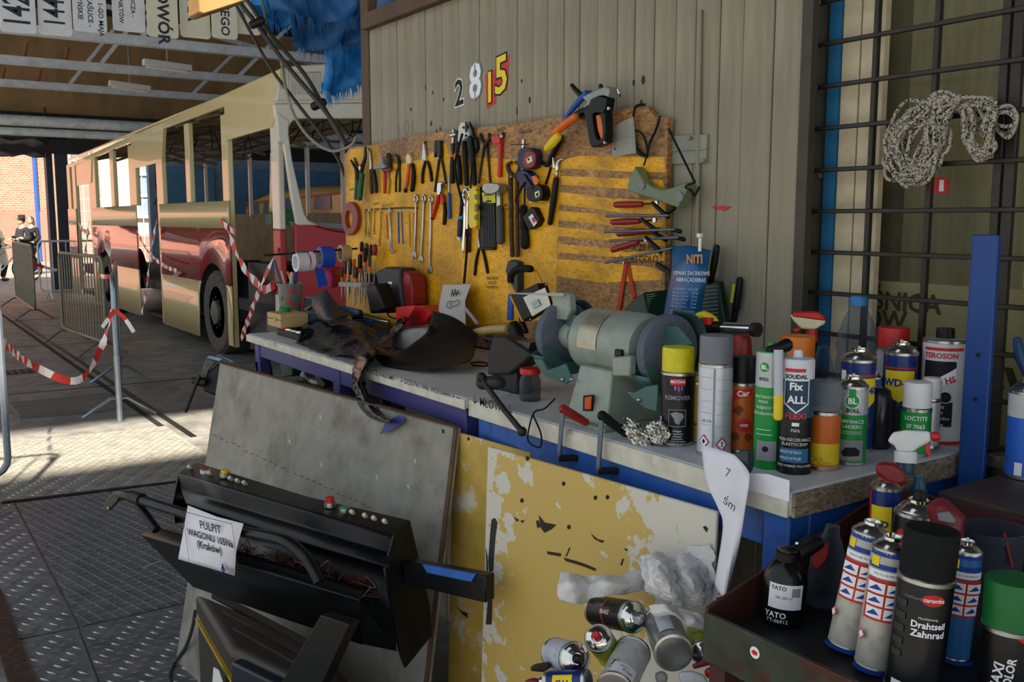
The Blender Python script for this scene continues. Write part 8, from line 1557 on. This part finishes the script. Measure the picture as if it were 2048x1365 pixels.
lie('blue and yellow WD can lying at the bin edge', (640, 1320), 1.49, (215, 1330), 1.525, 105, tin_bl, cap_h=.14, items=[('r', -.9, .3, .6, .8, yel_ink), ('t', 'WD', -.1, .55, .8, blu_ink, .03, 1.57)])
for nm, lab, cat, d0, pts, m_ in (('plastic_scrap', 'bright green plastic piece among the empty cans', 'plastic', 1.58, [(940, 925), (1020, 900), (1190, 990), (1150, 1100), (1000, 1010)], mat('bright_green_plastic', '#0c7a34', .45)), ('plastic_scrap', 'purple-red plastic lid among the empty cans', 'lid', 1.5, [(1610, 1170), (1720, 1120), (1880, 1080), (1890, 1110), (1800, 1160), (1620, 1210)], mat('purple_red_plastic', '#7a1c3c', .4)), ('plastic_scrap', 'red cap with a brassy ring at the bin edge', 'cap', 1.5, [(1720, 1230), (1760, 1200), (1850, 1190), (1860, 1260), (1800, 1310), (1740, 1290)], red), ('wood_offcut', 'dark wooden slat end poking out beside the empty cans', 'slat', 1.56, [(92, 1195), (120, 1165), (270, 1140), (280, 1200), (210, 1235), (100, 1225)], mat('dark_wood', '#3a2c24', .6)), ('plastic_scrap', 'purple-red cap on the end of the WD can in the bin', 'cap', 1.53, [(40, 1310), (120, 1295), (200, 1310), (200, 1400), (40, 1400)], mat('purple_red_plastic')), ('grey_disc', 'dull grey plastic disc under the silver can', 'disc', 1.5, [(1260, 1250), (1330, 1225), (1380, 1260), (1370, 1340), (1270, 1340)], grey), ('pale_cup', 'pale crushed plastic cup under the silver can', 'cup', 1.48, [(1480, 1240), (1600, 1225), (1720, 1260), (1760, 1340), (1500, 1340)], mat('pale_grey_plastic')), ('blue_scrap', 'navy foil scrap behind the white and blue can', 'scrap', 1.6, [(215, 1065), (330, 990), (420, 1010), (440, 1040), (260, 1140)], navy)):  # the plastic items are loose caps and a lid from the cans
    o = M().prism([atd(p, d0) for p in H2(*pts)], ray(1250, 1250)*.03).build(nm, m_, None, bevel=.004); tag(o, lab, cat)
o = M().tube(spline([atd(p, 1.47) for p in H2((2000, 1120), (1880, 1150), (1820, 1250), (1800, 1350))], 5), .006, 8).build('brown_hose', mat('brown_hose', '#7a5434', .5)); tag(o, 'brown rubber hose curling between bin and trolley', 'hose')
o = M().tube(spline([atd(p, 1.49) for p in H2((2010, 1130), (1960, 1220), (1900, 1350))], 5), .006, 8).build('brown_hose', mat('brown_hose')); tag(o, 'second brown hose hanging straight beside the trolley leg', 'hose')
rag_m = mat('dirty_white_wipe', '#d8d6d4', .85, 0, .12, 10, '#7a7468', (.6, .76), .3, 60)
patch('paper_towel', 'long white paper towel lying across the yellow panel', 'paper towel', [[(385, 300, 1.70), (480, 320, 1.66), (620, 345, 1.68), (800, 335, 1.66), (950, 340, 1.68), (1130, 275, 1.70)], [(370, 420, 1.66), (500, 420, 1.63), (640, 430, 1.66), (820, 410, 1.63), (980, 420, 1.65), (1160, 400, 1.68)], [(375, 560, 1.66), (500, 590, 1.64), (640, 565, 1.66), (830, 520, 1.64), (1000, 520, 1.66), (1190, 470, 1.68)]], rag_m, .007, 4, c=H2, at='d', freq=48, k=10, plane=(wTL, wn, 9))
patch('paper_towel', 'crumpled grimy paper towel heaped behind the silver can', 'paper towel', [[(1130, 260, 1.70), (1200, 140, 1.68), (1300, 125, 1.66), (1420, 170, 1.70), (1560, 80, 1.70), (1800, 60, 1.72)], [(1160, 360, 1.66), (1240, 260, 1.62), (1340, 240, 1.60), (1450, 280, 1.64), (1580, 240, 1.62), (1810, 260, 1.66)], [(1180, 470, 1.64), (1280, 400, 1.58), (1400, 440, 1.56), (1520, 440, 1.60), (1640, 440, 1.58), (1840, 440, 1.63)], [(1240, 530, 1.64), (1360, 560, 1.60), (1500, 620, 1.58), (1620, 640, 1.60), (1720, 600, 1.60), (1860, 530, 1.64)]], rag_m, .013, 9, c=H2, at='d', freq=46, k=12, plane=(wTL, wn, 9))
patch('paper_towel', 'torn white paper towel draped over the silver can', 'paper towel', [[(1210, 620, 1.56), (1330, 600, 1.54), (1480, 640, 1.55), (1640, 680, 1.55), (1735, 690, 1.57)], [(1240, 690, 1.55), (1380, 660, 1.52), (1520, 740, 1.53), (1640, 760, 1.53), (1735, 770, 1.56)], [(1290, 720, 1.55), (1420, 700, 1.53), (1560, 800, 1.53), (1660, 830, 1.54), (1730, 860, 1.56)]], rag_m, .007, 12, c=H2, at='d', freq=50, k=10)
